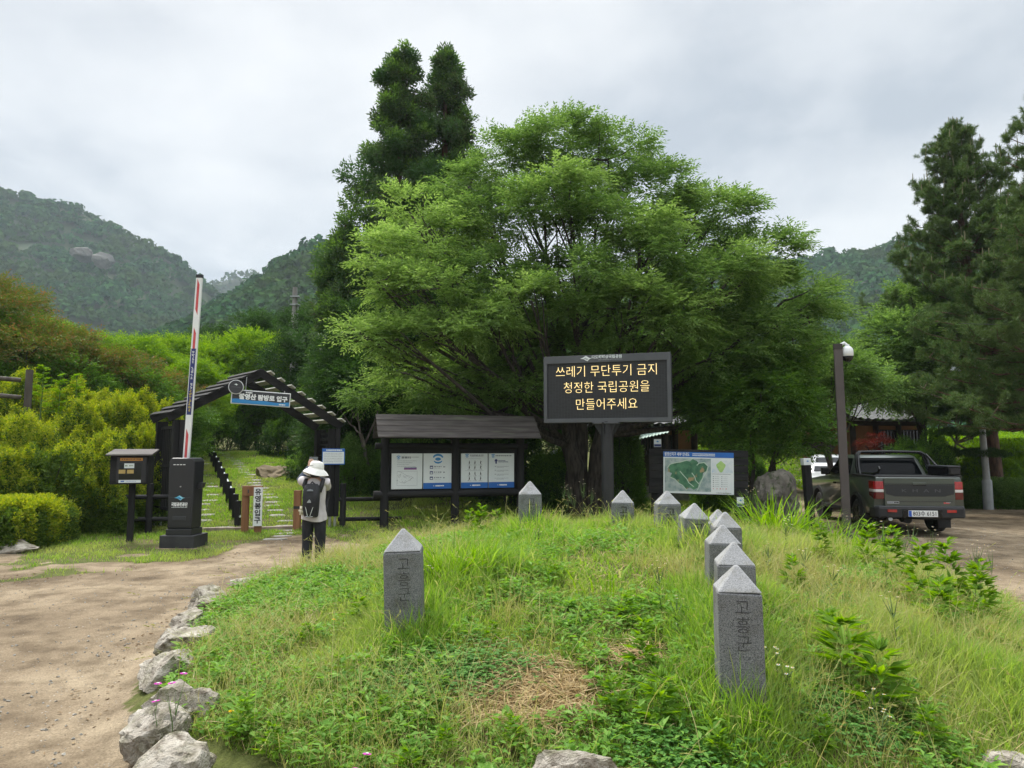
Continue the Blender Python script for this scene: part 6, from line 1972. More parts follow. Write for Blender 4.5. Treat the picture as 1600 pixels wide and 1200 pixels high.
cedar('tall dark conifer with open top, slightly the shorter of the tall pair', 612, 28.0, 84, 126, 201, 0.42, lean=0.1, nclump=250, dens=1.3)
cedar('tallest dark conifer rising behind the great tree', 690, 28.8, 78, 108, 202, 0.36, lean=0.0, nclump=210, dens=1.3)
cedar('bushy dark green conifer at the left flank of the tall pair', 530, 26.0, 345, 62, 203, 0.5, low=0.05, nclump=130)
cedar('low green conifer behind the right slope of the gate roof', 514, 25.0, 470, 40, 204, 0.7, low=0.05, nclump=100)


# --- pines on the right
def pine(label, px_base, Y, py_top, spread_px, seed, name='pine_tree', nclump=120, tuft_n=42, low=0.25, lean=0.0, candles=True, limbs=None):
    rng = np.random.default_rng(seed); rr = random.Random(seed)
    x0 = wx(px_base, Y); z0 = h1(x0, Y) - 0.1
    H_ = wz(py_top, Y) - z0; Rm = spread_px / F * Y
    root = thing(name, label, 'tree', (x0, Y, z0))
    mb = MB()
    mb.tube([(0, 0, 0), (lean * 0.4 + 0.1, 0, H_ * 0.35), (lean * 0.75 - 0.05, 0, H_ * 0.7), (lean, 0, H_ * 0.97)], [0.26, 0.2, 0.11, 0.02], 12)
    tip_p, tip_d, tops = [], [], []
    nw = int(nclump / 7)
    for wI in range(nw):
        t = low + (1 - low) * (wI + rr.random() * 0.5) / nw
        prof = ((1 - t) ** 0.92) * 1.0 + 0.035
        for b in range(7):
            a = 2 * PI * (b / 7) + rr.uniform(-0.4, 0.4) + wI
            rad = Rm * prof * rr.uniform(0.6, 1.1)
            st = Vector((lean * t, 0, H_ * t))
            en = st + Vector((rad * math.cos(a), rad * math.sin(a), rad * (0.10 + 0.5 * t * t) - 0.05))
            pts = limb(mb, st, en, 0.05 * (1.15 - t), 0.012, 6, 0.06, rr, 0.12, 6)
            for k in range(1 + int(rad * 4.5)):
                i = rr.randint(2, 6)
                p = pts[i]
                sd = Vector((rr.gauss(0, 1), rr.gauss(0, 1), rr.uniform(0.0, 0.9))).normalized()
                od = Vector((math.cos(a), math.sin(a), 0.2))
                L_ = rr.uniform(0.15, 0.5) * (0.6 + 0.25 * rad)
                e = p + (sd + od * 0.6).normalized() * L_
                if rr.random() < 0.5: mb.tube([p, e], [0.012, 0.008], 4)
                dd = (sd * 0.5 + od * 0.5 + Vector((0, 0, 0.7))).normalized()
                for q_ in range(4):
                    f_ = rr.uniform(0.45, 1.1)
                    tip_p.append(tuple(p.lerp(e, f_) + Vector((rr.gauss(0, .09), rr.gauss(0, .09), rr.gauss(0, .06))))); tip_d.append(tuple((dd + Vector((rr.gauss(0, .35), rr.gauss(0, .35), rr.gauss(0, .2)))).normalized()))
                tops.append((e, t))
    mb.build('trunk', M['bark_red'], root, smooth=True)
    tp = np.array(tip_p); td = np.array(tip_d)
    n = len(tp); m = tuft_n
    base = np.repeat(tp, m, 0) + np.repeat(td, m, 0) * rng.uniform(-0.10, 0.10, (n * m, 1))
    d = unit(np.repeat(td, m, 0) * rng.uniform(0.25, 1.0, (n * m, 1)) + rdirs(n * m, rng) * 0.85)
    v, f = leaf_quads(base, d, rdirs(n * m, rng), rng.uniform(0.11, 0.19, n * m), 0.0165, 0.0)
    fast_mesh('crown', v, f, M['lf_pine'], root)
    if candles:
        cb = MB()
        for e, t in tops:
            if t > 0.5 and rr.random() < 0.5 * t:
                L_ = rr.uniform(0.14, 0.3)
                cb.tube([e, e + Vector((rr.uniform(-.02, .02), rr.uniform(-.02, .02), L_ + 0.12))], [0.02, 0.012], 5)
        for k in range(5):
            e = Vector((lean + rr.uniform(-.2, .2), rr.uniform(-.2, .2), H_ * 0.97 - abs(rr.gauss(0, .15))))
            cb.tube([e, e + Vector((0, 0, 0.4))], [0.018, 0.01], 5)
        cb.build('candles', mat('candle', (0.12, 0.14, 0.06), (0.2, 0.17, 0.09), 9), root)['kind'] = 'stuff'
    return root


pine('tall pine with upright candles, its bough reaching furthest towards the camera pole', 1560, 26.5, 196, 225, 301, nclump=196, tuft_n=60, low=0.34, lean=-0.9)
pine('tall pine cut by the picture edge, with the highest top', 1690, 20.5, 135, 265, 302, nclump=175, tuft_n=60, low=0.2)
pine('broad shady pine standing behind the street lamp', 1640, 29.5, 330, 230, 303, nclump=154, tuft_n=46, low=0.22)


# --- pruned garden pine in layered pads, small red maple
def pad_tree(label, name, px, Y, pads, m, needle, trunk_pts, seed, cat='tree', ll=0.10, lw=0.012, cnt=2600, barkm=None):
    rng = np.random.default_rng(seed)
    x0 = wx(px, Y); z0 = h1(x0, Y) - 0.05
    root = thing(name, label, cat, (x0, Y, z0))
    mb = MB()
    tp = [Vector(p) for p in trunk_pts]
    mb.tube(tp, [0.12, 0.10, 0.085, 0.06, 0.03][:len(tp)], 10)
    vs = []
    for (qx, qy, rp) in pads:
        p = at(qx, qy, Y); c = np.array([p.x - x0, rng.uniform(-0.4, 0.4), p.z - z0]); r = rp / F * Y
        k = min(tp, key=lambda t: (t - Vector(c)).length)
        limb(mb, k, c - np.array([0, 0, 0.05]), 0.04, 0.015, 4, 0.08, random, 0.0, 6)
        n = int(cnt * r)
        u = rdirs(n, rng); u[:, 2] = np.abs(u[:, 2]) * 0.9 - 0.15
        pos = c + u * np.array([r, r * 0.9, r * 0.34]) * rng.uniform(0.5, 1.0, (n, 1)) ** 0.5
        if needle:
            K = 9
            d = unit(np.repeat(u, K, 0) * 0.5 + rdirs(n * K, rng) + UP * 0.5)
            vs.append(leaf_quads(np.repeat(pos, K, 0), d, rdirs(n * K, rng), ll * rng.uniform(.7, 1.1, n * K), lw, 0) + (0,))
        else:
            d = unit(u + rdirs(n, rng) * 0.6)
            vs.append(sprays(pos, d, 0.22, 6, ll, lw, 0.35, 0.6, rng) + (0,))
    mb.build('trunk', barkm or M['bark_pale'], root, smooth=True)
    v, f, mi = merge(vs)
    fast_mesh('crown', v, f, m, root)
    return root


pad_tree('garden pine pruned into flat layered pads right of the pickup', 'garden_pine', 1488, 25.0,
         [(1478, 655, 36), (1520, 640, 40), (1495, 680, 42), (1545, 672, 38), (1468, 705, 38), (1525, 712, 42), (1505, 622, 32), (1565, 650, 30)], leaf_mat('lf_gpine', [(0.03, 0.07, 0.022), (0.055, 0.11, 0.033), (0.09, 0.15, 0.05)], 0.2), True,
         [(-0.1, 0, 0), (0.1, 0, 0.6), (0.3, 0, 1.1), (0.05, 0, 1.7), (0.25, 0, 2.3)], 401, ll=0.12, lw=0.014, cnt=700)
pad_tree('small red-leaved maple in front of the clay house beyond the pickup', 'red_maple', 1362, 26.5,
         [(1348, 694, 13), (1372, 690, 14), (1360, 704, 15), (1388, 692, 12), (1378, 680, 10)], M['lf_maple'], False,
         [(0, 0, 0), (0.05, 0, 0.7), (0, 0, 1.3), (0.1, 0, 1.8)], 402, ll=0.075, lw=0.03, cnt=220, barkm=M['bark'])


# --- filler trees: four kinds, copied
def kind_tree(label, seed, hgt, rad, mats, group, name='broadleaf_tree', mi_top=None, leaf=(0.15, 0.065), nb_=9, low=0.35, squash=0.8, dens=1.0):
    rr = random.Random(seed)
    bl = []
    for k in range(nb_):
        t = low + (1 - low) * (k + 0.5) / nb_
        a = k * 2.4 + rr.uniform(-.4, .4)
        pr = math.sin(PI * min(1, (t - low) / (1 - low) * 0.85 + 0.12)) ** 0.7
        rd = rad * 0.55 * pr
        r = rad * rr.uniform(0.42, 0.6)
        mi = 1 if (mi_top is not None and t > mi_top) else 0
        bl.append(((rd * math.cos(a), rd * math.sin(a), hgt * t), (r, r, r * squash), mi))
    bl.append(((0, 0, hgt * 0.92), (rad * 0.4, rad * 0.4, rad * 0.35), 1 if mi_top is not None else 0))
    return broad_tree(name, label, 'tree', (0, 0, 0), bl, [((0, 0, hgt * 0.45), 0.14, 0.08, list(range(len(bl))), (0, 0, 0))], mats, leaf, 30, 16, seed, group,
                      twigL=0.5, nl=8, sub_r=0.5, droop=0.12, density_k=dens, flat=0.5)


def place(proto, used, px, Y, s, label, group=None, zs=1.0, sink=0.1):
    o = proto if not used[0] else copy_tree(proto)
    used[0] = True
    x = wx(px, Y)
    o.location = (x, Y, h1(x, Y) - sink); o.rotation_euler = (0, 0, random.uniform(0, 6.28)); o.scale = (s, s, s * zs)
    o['label'] = label
    if group: o['group'] = group
    return o


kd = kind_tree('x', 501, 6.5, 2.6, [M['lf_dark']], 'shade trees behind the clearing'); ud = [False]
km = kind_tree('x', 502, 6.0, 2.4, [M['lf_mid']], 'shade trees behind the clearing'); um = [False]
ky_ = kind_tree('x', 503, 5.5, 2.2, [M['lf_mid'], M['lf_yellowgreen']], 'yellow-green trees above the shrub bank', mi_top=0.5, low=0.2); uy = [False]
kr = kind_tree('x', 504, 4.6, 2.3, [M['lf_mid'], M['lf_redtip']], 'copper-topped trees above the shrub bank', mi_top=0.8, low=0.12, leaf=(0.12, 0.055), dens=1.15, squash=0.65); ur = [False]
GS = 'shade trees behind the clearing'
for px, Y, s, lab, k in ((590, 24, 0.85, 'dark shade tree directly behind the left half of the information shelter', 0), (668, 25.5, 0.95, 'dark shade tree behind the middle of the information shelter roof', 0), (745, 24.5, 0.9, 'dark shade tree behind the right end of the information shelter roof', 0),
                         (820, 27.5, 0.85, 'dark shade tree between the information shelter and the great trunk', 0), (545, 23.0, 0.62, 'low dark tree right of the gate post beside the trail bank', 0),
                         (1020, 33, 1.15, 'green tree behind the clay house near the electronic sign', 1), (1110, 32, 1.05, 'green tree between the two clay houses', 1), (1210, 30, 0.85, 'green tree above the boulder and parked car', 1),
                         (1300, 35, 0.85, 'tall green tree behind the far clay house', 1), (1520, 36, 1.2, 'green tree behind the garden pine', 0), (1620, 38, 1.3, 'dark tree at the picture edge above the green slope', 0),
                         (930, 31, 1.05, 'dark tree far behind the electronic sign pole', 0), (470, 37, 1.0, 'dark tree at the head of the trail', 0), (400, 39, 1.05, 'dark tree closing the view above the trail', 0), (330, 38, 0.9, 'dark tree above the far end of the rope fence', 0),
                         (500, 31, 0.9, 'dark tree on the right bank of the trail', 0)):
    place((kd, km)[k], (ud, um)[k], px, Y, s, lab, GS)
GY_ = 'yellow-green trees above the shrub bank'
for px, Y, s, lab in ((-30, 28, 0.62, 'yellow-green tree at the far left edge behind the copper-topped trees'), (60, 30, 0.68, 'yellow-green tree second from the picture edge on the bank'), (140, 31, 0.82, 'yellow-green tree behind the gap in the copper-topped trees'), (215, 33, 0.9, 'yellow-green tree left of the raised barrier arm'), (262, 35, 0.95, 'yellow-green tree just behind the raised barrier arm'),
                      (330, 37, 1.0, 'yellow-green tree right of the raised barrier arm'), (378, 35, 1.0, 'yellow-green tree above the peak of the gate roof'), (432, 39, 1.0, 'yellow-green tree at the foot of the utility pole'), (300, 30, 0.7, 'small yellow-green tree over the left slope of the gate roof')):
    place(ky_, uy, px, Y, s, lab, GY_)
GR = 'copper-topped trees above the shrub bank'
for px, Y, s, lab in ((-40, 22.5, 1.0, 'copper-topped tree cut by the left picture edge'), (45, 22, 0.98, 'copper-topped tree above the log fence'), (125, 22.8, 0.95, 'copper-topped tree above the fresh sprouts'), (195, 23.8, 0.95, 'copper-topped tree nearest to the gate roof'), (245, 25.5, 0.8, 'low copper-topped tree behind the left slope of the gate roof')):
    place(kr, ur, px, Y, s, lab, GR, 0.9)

# pale crooked trunk in the shade behind the fence
cb0 = (wx(577, 21.5), 21.5, h1(wx(577, 21.5), 21.5) - 0.1)
CB = pb([(560, 600, 22, 40, 0), (600, 580, 22.5, 45, 0), (530, 640, 22, 35, 0)], cb0, 0.7)
broad_tree('broadleaf_tree', 'slim tree with a pale crooked trunk behind the short log fence', 'tree', cb0, CB,
           [((-0.3, 0, 1.9), 0.085, 0.06, [0, 1, 2], (0.05, 0, 0))], [M['lf_dark']], (0.14, 0.06), 34, 15, 105, bark=M['bark_pale'], twigL=0.5, nl=8)


# ================================================================== shrubs
def bush_mesh(rx, ry, rz, n, seed, box=2.0, tip=0.45, leaf=0.085):
    ba = 0.42 if box < 3 else 0.08
    rng = np.random.default_rng(seed)
    u = rdirs(n, rng); u[:, 2] = np.abs(u[:, 2])
    u = u / (np.sum(np.abs(u) ** box, 1, keepdims=True) ** (1 / box))
    bump = 1 + ba * (fbm(u[:, 0] * 2.6 + seed, u[:, 1] * 2.6 + u[:, 2] * 2, seed) - 0.5) * 2
    k = rng.uniform(0.55, 1.0, n) ** 0.5
    pos = u * np.array([rx, ry, rz]) * (bump * k)[:, None]
    d = unit(u + rdirs(n, rng) * 0.9 + UP * 0.5)
    v, f = sprays(pos, d, 0.11, 5, leaf, leaf * 0.5, 0.0, 0.3, rng, 0.6)
    parts = [(v, f, 0)]
    m = int(n * tip * (1 if box < 3 else 1.1))
    u2 = rdirs(m * 2, rng); u2[:, 2] = np.abs(u2[:, 2])
    u2 = u2 / (np.sum(np.abs(u2) ** box, 1, keepdims=True) ** (1 / box))
    u2 = u2[(u2[:, 2] > rng.uniform(0.3 if box < 3 else 0.0, 0.95, len(u2))) & (fbm(u2[:, 0] * 3 + 9, u2[:, 1] * 3, seed + 5) > 0.40)][:m]
    bump = 1 + ba * (fbm(u2[:, 0] * 2.6 + seed, u2[:, 1] * 2.6 + u2[:, 2] * 2, seed) - 0.5) * 2
    pos = u2 * np.array([rx, ry, rz]) * bump[:, None] * 0.99
    d = unit(UP * 1.1 + u2 * 0.6 + rdirs(len(u2), rng) * 0.5)
    v, f = sprays(pos, d, 0.12 * rng.uniform(0.6, 2.2, len(u2)), 6, leaf * 0.9, leaf * 0.42, 0.0, 0.2, rng, 0.5)
    parts.append((v, f, 1))
    return merge(parts)


def bush(label, px, py_top, Y, wpx, hpx, seed, n=5200, box=2.2, tip=0.5, mats=None, group=None, name='azalea_bush', deep=None, cat='shrub'):
    x = wx(px, Y); z = h1(x, Y)
    rx = wpx / 2 / F * Y; top = wz(py_top, Y); rz = max(hpx / F * Y, top - z + 0.12)
    ry = deep or rx * 0.8
    root = thing(name, label, cat, (x, Y, top - rz), 0, group)
    mb = MB(); rr = random.Random(seed)
    for k in range(14):
        e = Vector((rr.uniform(-.8, .8) * rx, rr.uniform(-.8, .8) * ry, rz * rr.uniform(0.5, 0.9)))
        mb.tube([(e.x * 0.25, e.y * 0.25, 0), (e.x * 0.6, e.y * 0.6, e.z * 0.6), e], [0.02, 0.014, 0.006], 5)
    mb.build('stems', M['bark'], root)['kind'] = 'stuff'
    v, f, mi = bush_mesh(rx, ry, rz, n, seed, box, tip)
    fast_mesh('foliage', v, f, mats or [M['lf_azalea'], M['lf_azalea_tip']], root, mi)
    return root


GA = 'azaleas on the shrub bank'
BUSH = [(15, 794, 13.6, 120, 54, 601, 9000, 6.0, 'clipped boxy azalea hedge at the roadside edge', None),
        (-90, 792, 13.4, 110, 56, 602, 4200, 6.0, 'clipped azalea running off the left picture edge', GA),
        (55, 697, 15.6, 190, 85, 603, 8000, 2.4, 'yellow-tipped azalea mound right behind the clipped hedge', GA),
        (150, 712, 16.0, 150, 75, 604, 6500, 2.4, 'azalea mound behind the suggestion box', GA),
        (218, 692, 17.2, 90, 90, 605, 4800, 2.2, 'azalea squeezed between the suggestion box and the gate', GA),
        (120, 650, 17.3, 150, 70, 606, 7000, 2.3, 'golden-topped azalea in the middle row of the bank', GA),
        (200, 640, 18.2, 120, 75, 607, 6000, 2.2, 'golden-topped azalea of the middle row next to the gate', GA),
        (20, 668, 16.6, 110, 60, 608, 4200, 2.2, 'greener azalea below the bright grass tuft', GA),
        (95, 606, 19.0, 130, 70, 609, 6500, 2.2, 'golden azalea of the top row right of the log fence', GA),
        (165, 612, 19.8, 110, 70, 610, 5200, 2.2, 'golden azalea at the top row end below the copper-topped trees', GA),
        (10, 598, 19.2, 110, 60, 611, 4200, 2.2, 'azalea of the top row behind the log fence', GA),
        (-60, 650, 17.0, 110, 80, 612, 4000, 2.2, 'azalea at the left edge beneath the log fence rails', GA),
        (250, 655, 20.5, 60, 90, 613, 3600, 2.2, 'azalea showing through the left side of the gate', GA)]
for px, pt, Y, wp_, hp_, sd_i, n, bx_i, lab, g in BUSH:
    bush(lab, px, pt, Y, wp_, hp_, sd_i, n, bx_i, 0.55, group=g, deep=(1.0 if bx_i > 4 else None))
# shade shrubs along the back
GK = 'shrubs in the shade behind the clearing'
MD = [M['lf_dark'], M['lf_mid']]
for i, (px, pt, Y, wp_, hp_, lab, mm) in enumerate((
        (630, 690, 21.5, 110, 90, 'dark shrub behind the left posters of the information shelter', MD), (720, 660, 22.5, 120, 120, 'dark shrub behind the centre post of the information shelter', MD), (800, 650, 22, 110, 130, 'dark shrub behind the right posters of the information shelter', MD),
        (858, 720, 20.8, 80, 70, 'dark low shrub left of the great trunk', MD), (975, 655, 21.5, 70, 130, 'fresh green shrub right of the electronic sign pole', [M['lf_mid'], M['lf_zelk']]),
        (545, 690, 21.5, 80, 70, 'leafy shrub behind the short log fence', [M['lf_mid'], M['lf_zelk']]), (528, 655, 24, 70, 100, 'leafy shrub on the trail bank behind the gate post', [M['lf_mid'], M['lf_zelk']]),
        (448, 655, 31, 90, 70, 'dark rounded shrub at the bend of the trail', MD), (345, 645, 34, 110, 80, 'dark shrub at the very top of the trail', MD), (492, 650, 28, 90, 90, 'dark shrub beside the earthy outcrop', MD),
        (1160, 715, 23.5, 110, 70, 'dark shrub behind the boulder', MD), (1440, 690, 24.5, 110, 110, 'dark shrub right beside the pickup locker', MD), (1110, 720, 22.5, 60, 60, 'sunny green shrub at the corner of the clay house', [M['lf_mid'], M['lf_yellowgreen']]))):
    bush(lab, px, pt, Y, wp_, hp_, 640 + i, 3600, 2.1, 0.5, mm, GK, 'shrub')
bush('low trimmed green hedge along the dirt road on the right', 1580, 757, 25.0, 150, 34, 660, 8000, 4.0, 0.5, [M['lf_mid'], M['lf_zelk']], None, 'trimmed_hedge', 0.7, 'hedge')
GG = 'bushes on the green slope'
for i, (px, pt, Y, wp_, lab) in enumerate(((1545, 715, 27.5, 90, 'bright bush on the green slope behind the lamp post'), (1610, 712, 28, 90, 'bright bush on the green slope at the picture edge'), (1570, 700, 31, 110, 'bright bush at the crest of the green slope'), (1650, 705, 30, 100, 'bright bush beyond the picture edge on the green slope'))):
    bush(lab, px, pt, Y, wp_, 40, 670 + i, 5200, 2.2, 0.7, [M['lf_zelk'], M['lf_bright']], GG, 'bush')


# fern-like sprouts on the bank
def sprout(label, px, py_top, Y, seed):
    x = wx(px, Y); z = h1(x, Y); top = wz(py_top, Y); h = min(1.6, top - z)
    z = top - h
    rng = np.random.default_rng(seed)
    t = thing('tree_sprout', label, 'sapling', (x, Y, z), 0, 'bright saplings on the bank')
    MB().tube([(0, 0, 0), (0.03, 0, h * 0.6), (0.02, 0, h)], [0.018, 0.012, 0.004], 6).build('stem', M['stem'], t)
    n = 46
    tt = rng.uniform(0.3, 1.0, n); a = rng.uniform(0, 2 * PI, n)
    st = np.stack([0.02 + 0 * tt, 0 * tt, h * tt], -1)
    d = np.stack([np.cos(a), np.sin(a), 0.5 + 0 * a], -1)
    v, f = sprays(st, d, 0.42 * (1.25 - tt), 13, 0.085, 0.032, 0.25, 0.75, rng, 0.2)
    fast_mesh('leaves', v, f, M['lf_bright'], t)


sprout('bright feathery sapling just right of the log fence post', 52, 572, 18.0, 701)
sprout('bright feathery sapling in the middle of the top azalea row', 80, 584, 18.2, 702)
sprout('bright feathery sapling furthest from the log fence', 106, 583, 18.5, 703)


# ================================================================== grass
def blades(x, y, z, h, w, lean, curve, ang, rng):
    n = len(x)
    lv = np.array([0, 0.4, 0.75, 1.0]); wv = np.array([1.0, 0.85, 0.55, 0.06])
    dx, dy = np.cos(ang), np.sin(ang)
    ta = ang + PI / 2 + rng.normal(size=n) * 0.5
    sx, sy = np.cos(ta), np.sin(ta)
    out = np.zeros((n, 4, 2, 3))
    for k in range(4):
        s = lv[k]
        o = h * (lean * s + curve * s * s)
        px_, py_ = x + dx * o, y + dy * o
        pz = z + h * s * np.sqrt(np.clip(1 - lean ** 2, 0.1, 1)) - h * curve * 0.55 * s ** 2.4
        for e, sg in ((0, -1), (1, 1)):
            out[:, k, e, 0] = px_ + sg * sx * w * wv[k] * 0.5
            out[:, k, e, 1] = py_ + sg * sy * w * wv[k] * 0.5
            out[:, k, e, 2] = pz
    v = out.reshape(-1, 3)
    b = (np.arange(n) * 8)[:, None]
    f = np.stack([b + np.array([[2 * k, 2 * k + 1, 2 * k + 3, 2 * k + 2]]) for k in range(3)], 1).reshape(-1, 4)
    return v, f


POST_XY = [(wx(px, Y), Y) for px, py, Y, *_ in ST]


def mound_pts(n, rng, y0=3.0, y1=13.4):
    x = rng.uniform(-4.2, 6.0, n * 3); y = rng.uniform(y0, y1, n * 3)
    q = mound_q(x, y)
    ok = q < np.where((x < -0.6) & (y < 9.5), 0.96, 1.015) + 0.04 * (fbm(x * 3, y * 3, 4) - 0.5)
    x, y = x[ok][:n], y[ok][:n]
    return x, y


def straw_mask(x, y):
    a = np.hypot((x - 0.12) / 0.44, (y - 4.5) / 0.42)
    b = np.hypot((x - 0.8) / 0.30, (y - 4.85) / 0.2)
    return np.minimum(a, b) + 0.35 * (fbm(x * 4, y * 4, 8) - 0.5)


rng = np.random.default_rng(77)
gp = []
for n, y0, y1, wd in ((105000, 3.0, 6.3, 0.0050), (120000, 6.3, 13.4, 0.0085)):
    x, y = mound_pts(n, rng, y0, y1)
    tall = fbm(x * 0.75 + 7, y * 0.75, 41)
    dn = fbm(x * 2.2, y * 2.2, 43)
    h = 0.05 + 0.13 * sstep(0.45, 0.72, tall) * sstep(-2.4, -0.6, x) * (0.35 + 0.65 * sstep(5.0, 7.5, y + x)) + 0.06 * dn
    h = h + 0.12 * sstep(2.0, 4.0, x) * sstep(0.3, 0.6, dn) + 0.09 * sstep(7.5, 10.5, y) * sstep(-2.0, -0.4, x)
    for px_, py_ in POST_XY:
        dd = np.hypot(x - px_, y - py_ - 0.05)
        h = h + 0.20 * np.exp(-(dd / 0.36) ** 2) + 0.12 * np.exp(-(np.hypot(x - px_, y - py_ + 0.3) / 0.3) ** 2)
    dd = np.hypot((x + 0.45) / 0.65, (y - 6.6) / 0.5); h = h + 0.24 * np.exp(-dd ** 2)
    keep = (rng.random(len(x)) < (0.42 + 0.75 * sstep(0.3, 0.6, dn))) & (straw_mask(x, y) > rng.uniform(0.75, 1.15, len(x))) & (np.hypot(x - 0.29, (y - 3.3) * 1.3) > 0.27)
    for px_, py_ in POST_XY:
        keep &= (np.abs(x - px_) > 0.135) | (np.abs(y - py_) > 0.135)
    q = mound_q(x, y)
    h = h * (0.55 + 0.45 * sstep(1.02, 0.88, q))
    x, y, h = x[keep], y[keep], h[keep]
    n_ = len(x)
    hh = h * rng.uniform(0.45, 1.35, n_)
    v, f = blades(x, y, H(x, y) - 0.01, hh, wd * np.where(rng.random(n_) < 0.10, rng.uniform(1.6, 2.8, n_), rng.uniform(0.6, 1.4, n_)), rng.uniform(0.05, 0.6, n_), rng.uniform(0.0, 0.55, n_), rng.uniform(0, 2 * PI, n_), rng)
    gp.append((v, f, 0))
# drier wiry grass: patches on the road side and among the close-set posts
x, y = mound_pts(60000, rng)
pat = fbm(x * 0.9 + 20, y * 0.9, 52) + 0.12 * sstep(1.0, 4, x)
k = (pat > 0.52) & (straw_mask(x, y) > 0.9); x, y = x[k], y[k]; n_ = len(x)
v, f = blades(x, y, H(x, y), rng.uniform(0.12, 0.42, n_) * (0.6 + 0.4 * sstep(1.0, 0.85, mound_q(x, y))), 0.0042 * np.clip(y / 5, 0.8, 2), rng.uniform(0.05, 0.4, n_), rng.uniform(0.1, 0.8, n_), rng.uniform(0, 2 * PI, n_), rng)
gp.append((v, f, 1))
# long arching stems with feathery ends
x, y = mound_pts(900, rng); n_ = len(x)
v, f = blades(x, y, H(x, y), rng.uniform(0.35, 0.72, n_), 0.0045, rng.uniform(0.1, 0.4, n_), rng.uniform(0.3, 1.0, n_), rng.uniform(0, 2 * PI, n_), rng)
gp.append((v, f, 1))
tipv = v.reshape(-1, 4, 2, 3); tip_c = tipv[:, 3].mean(1); tip_d = unit(tip_c - tipv[:, 2].mean(1))
bb_ = np.repeat(tip_c, 7, 0) - np.repeat(tip_d, 7, 0) * rng.uniform(0, 0.11, (n_ * 7, 1))
v, f = leaf_quads(bb_, np.repeat(tip_d, 7, 0) + 0.25 * rdirs(n_ * 7, rng), rdirs(n_ * 7, rng), 0.035, 0.006, 0)
gp.append((v, f, 1))
# old thatch lying between the blades
x, y = mound_pts(26000, rng); k = straw_mask(x, y) > 0.8; x, y = x[k], y[k]; n_ = len(x)
a = rng.uniform(0, 2 * PI, n_)
v, f = leaf_quads(np.stack([x, y, H(x, y) + rng.uniform(0.0, 0.07, n_)], -1), np.stack([np.cos(a), np.sin(a), rng.normal(size=n_) * 0.3], -1), UP + 0.5 * rdirs(n_, rng), rng.uniform(0.06, 0.2, n_), 0.005 * np.clip(y / 5, 0.8, 1.8), 0.05)
gp.append((v, f, 2))
v, f, mi = merge(gp)
tag(fast_mesh('grass', v, f, [M['grass'], M['seedgrass'], M['straw']], None, mi), kind='stuff')

# cut straw lying on the mound
n = 5200
x = rng.normal(0.2, 0.55, n * 2); y = rng.normal(4.5, 0.42, n * 2)
k = (straw_mask(x, y) < 1.02); x, y = x[k][:n], y[k][:n]; n = len(x)
a = rng.uniform(0, 2 * PI, n); d = np.stack([np.cos(a), np.sin(a), rng.normal(size=n) * 0.22], -1)
p = np.stack([x, y, H(x, y) + rng.uniform(0.0, 0.055, n)], -1)
v, f = leaf_quads(p, d, UP + 0.5 * rdirs(n, rng), rng.uniform(0.08, 0.26, n), 0.0065, 0.05)
tag(fast_mesh('straw_litter', v, f, M['straw']), kind='stuff')

# low broad-leaved weeds and clover
wp_ = []
x, y = mound_pts(14000, rng, 3.0, 9.5)
pat = fbm(x * 1.3 + 3, y * 1.3, 61)
k = (pat + 0.10 * sstep(0.3, -1.0, x) > 0.46) & (straw_mask(x, y) > 0.85) & (np.hypot(x - 0.29, (y - 3.3) * 1.3) > 0.3); x, y = x[k], y[k]
m = 9
n = len(x)
X, Y_ = np.repeat(x, m), np.repeat(y, m)
hh = np.repeat(rng.uniform(0.03, 0.16, n), m) * rng.uniform(0.3, 1.0, n * m)
a = rng.uniform(0, 2 * PI, n * m)
d = np.stack([np.cos(a), np.sin(a), rng.uniform(-0.1, 0.7, n * m)], -1)
p = np.stack([X, Y_, H(X, Y_) + hh], -1) + d * 0.012
sz = np.repeat(0.028 + 0.06 * rng.random(n) ** 2, m) * rng.uniform(0.7, 1.15, n * m)
v, f = leaf_quads(p, d, UP + 0.35 * rdirs(n * m, rng), sz, sz * 0.45, 0.12); wp_.append((v, f, 0))
for cx_, cy_, rx_, ry_, cnt in ((-0.45, 4.75, 0.55, 0.4, 2600), (0.9, 3.8, 0.35, 0.25, 700), (1.9, 4.3, 0.5, 0.5, 1800), (2.6, 6.0, 0.7, 0.6, 1500)):
    x = rng.normal(cx_, rx_ * 0.5, cnt); y = rng.normal(cy_, ry_ * 0.5, cnt)
    k = mound_q(x, y) < 1; x, y = x[k], y[k]; c_ = len(x)
    zz = H(x, y) + rng.uniform(0.03, 0.10, c_)
    a0 = rng.uniform(0, 2 * PI, c_)
    for j in range(3):
        a = a0 + j * 2 * PI / 3
        d = np.stack([np.cos(a), np.sin(a), np.full(c_, 0.15)], -1)
        v, f = leaf_quads(np.stack([x, y, zz], -1), d, UP + 0.25 * rdirs(c_, rng), 0.021, 0.019, 0.05); wp_.append((v, f, 1))
v, f, mi = merge(wp_)
tag(fast_mesh('weeds', v, f, [M['weed'], M['clover']], None, mi), kind='stuff')

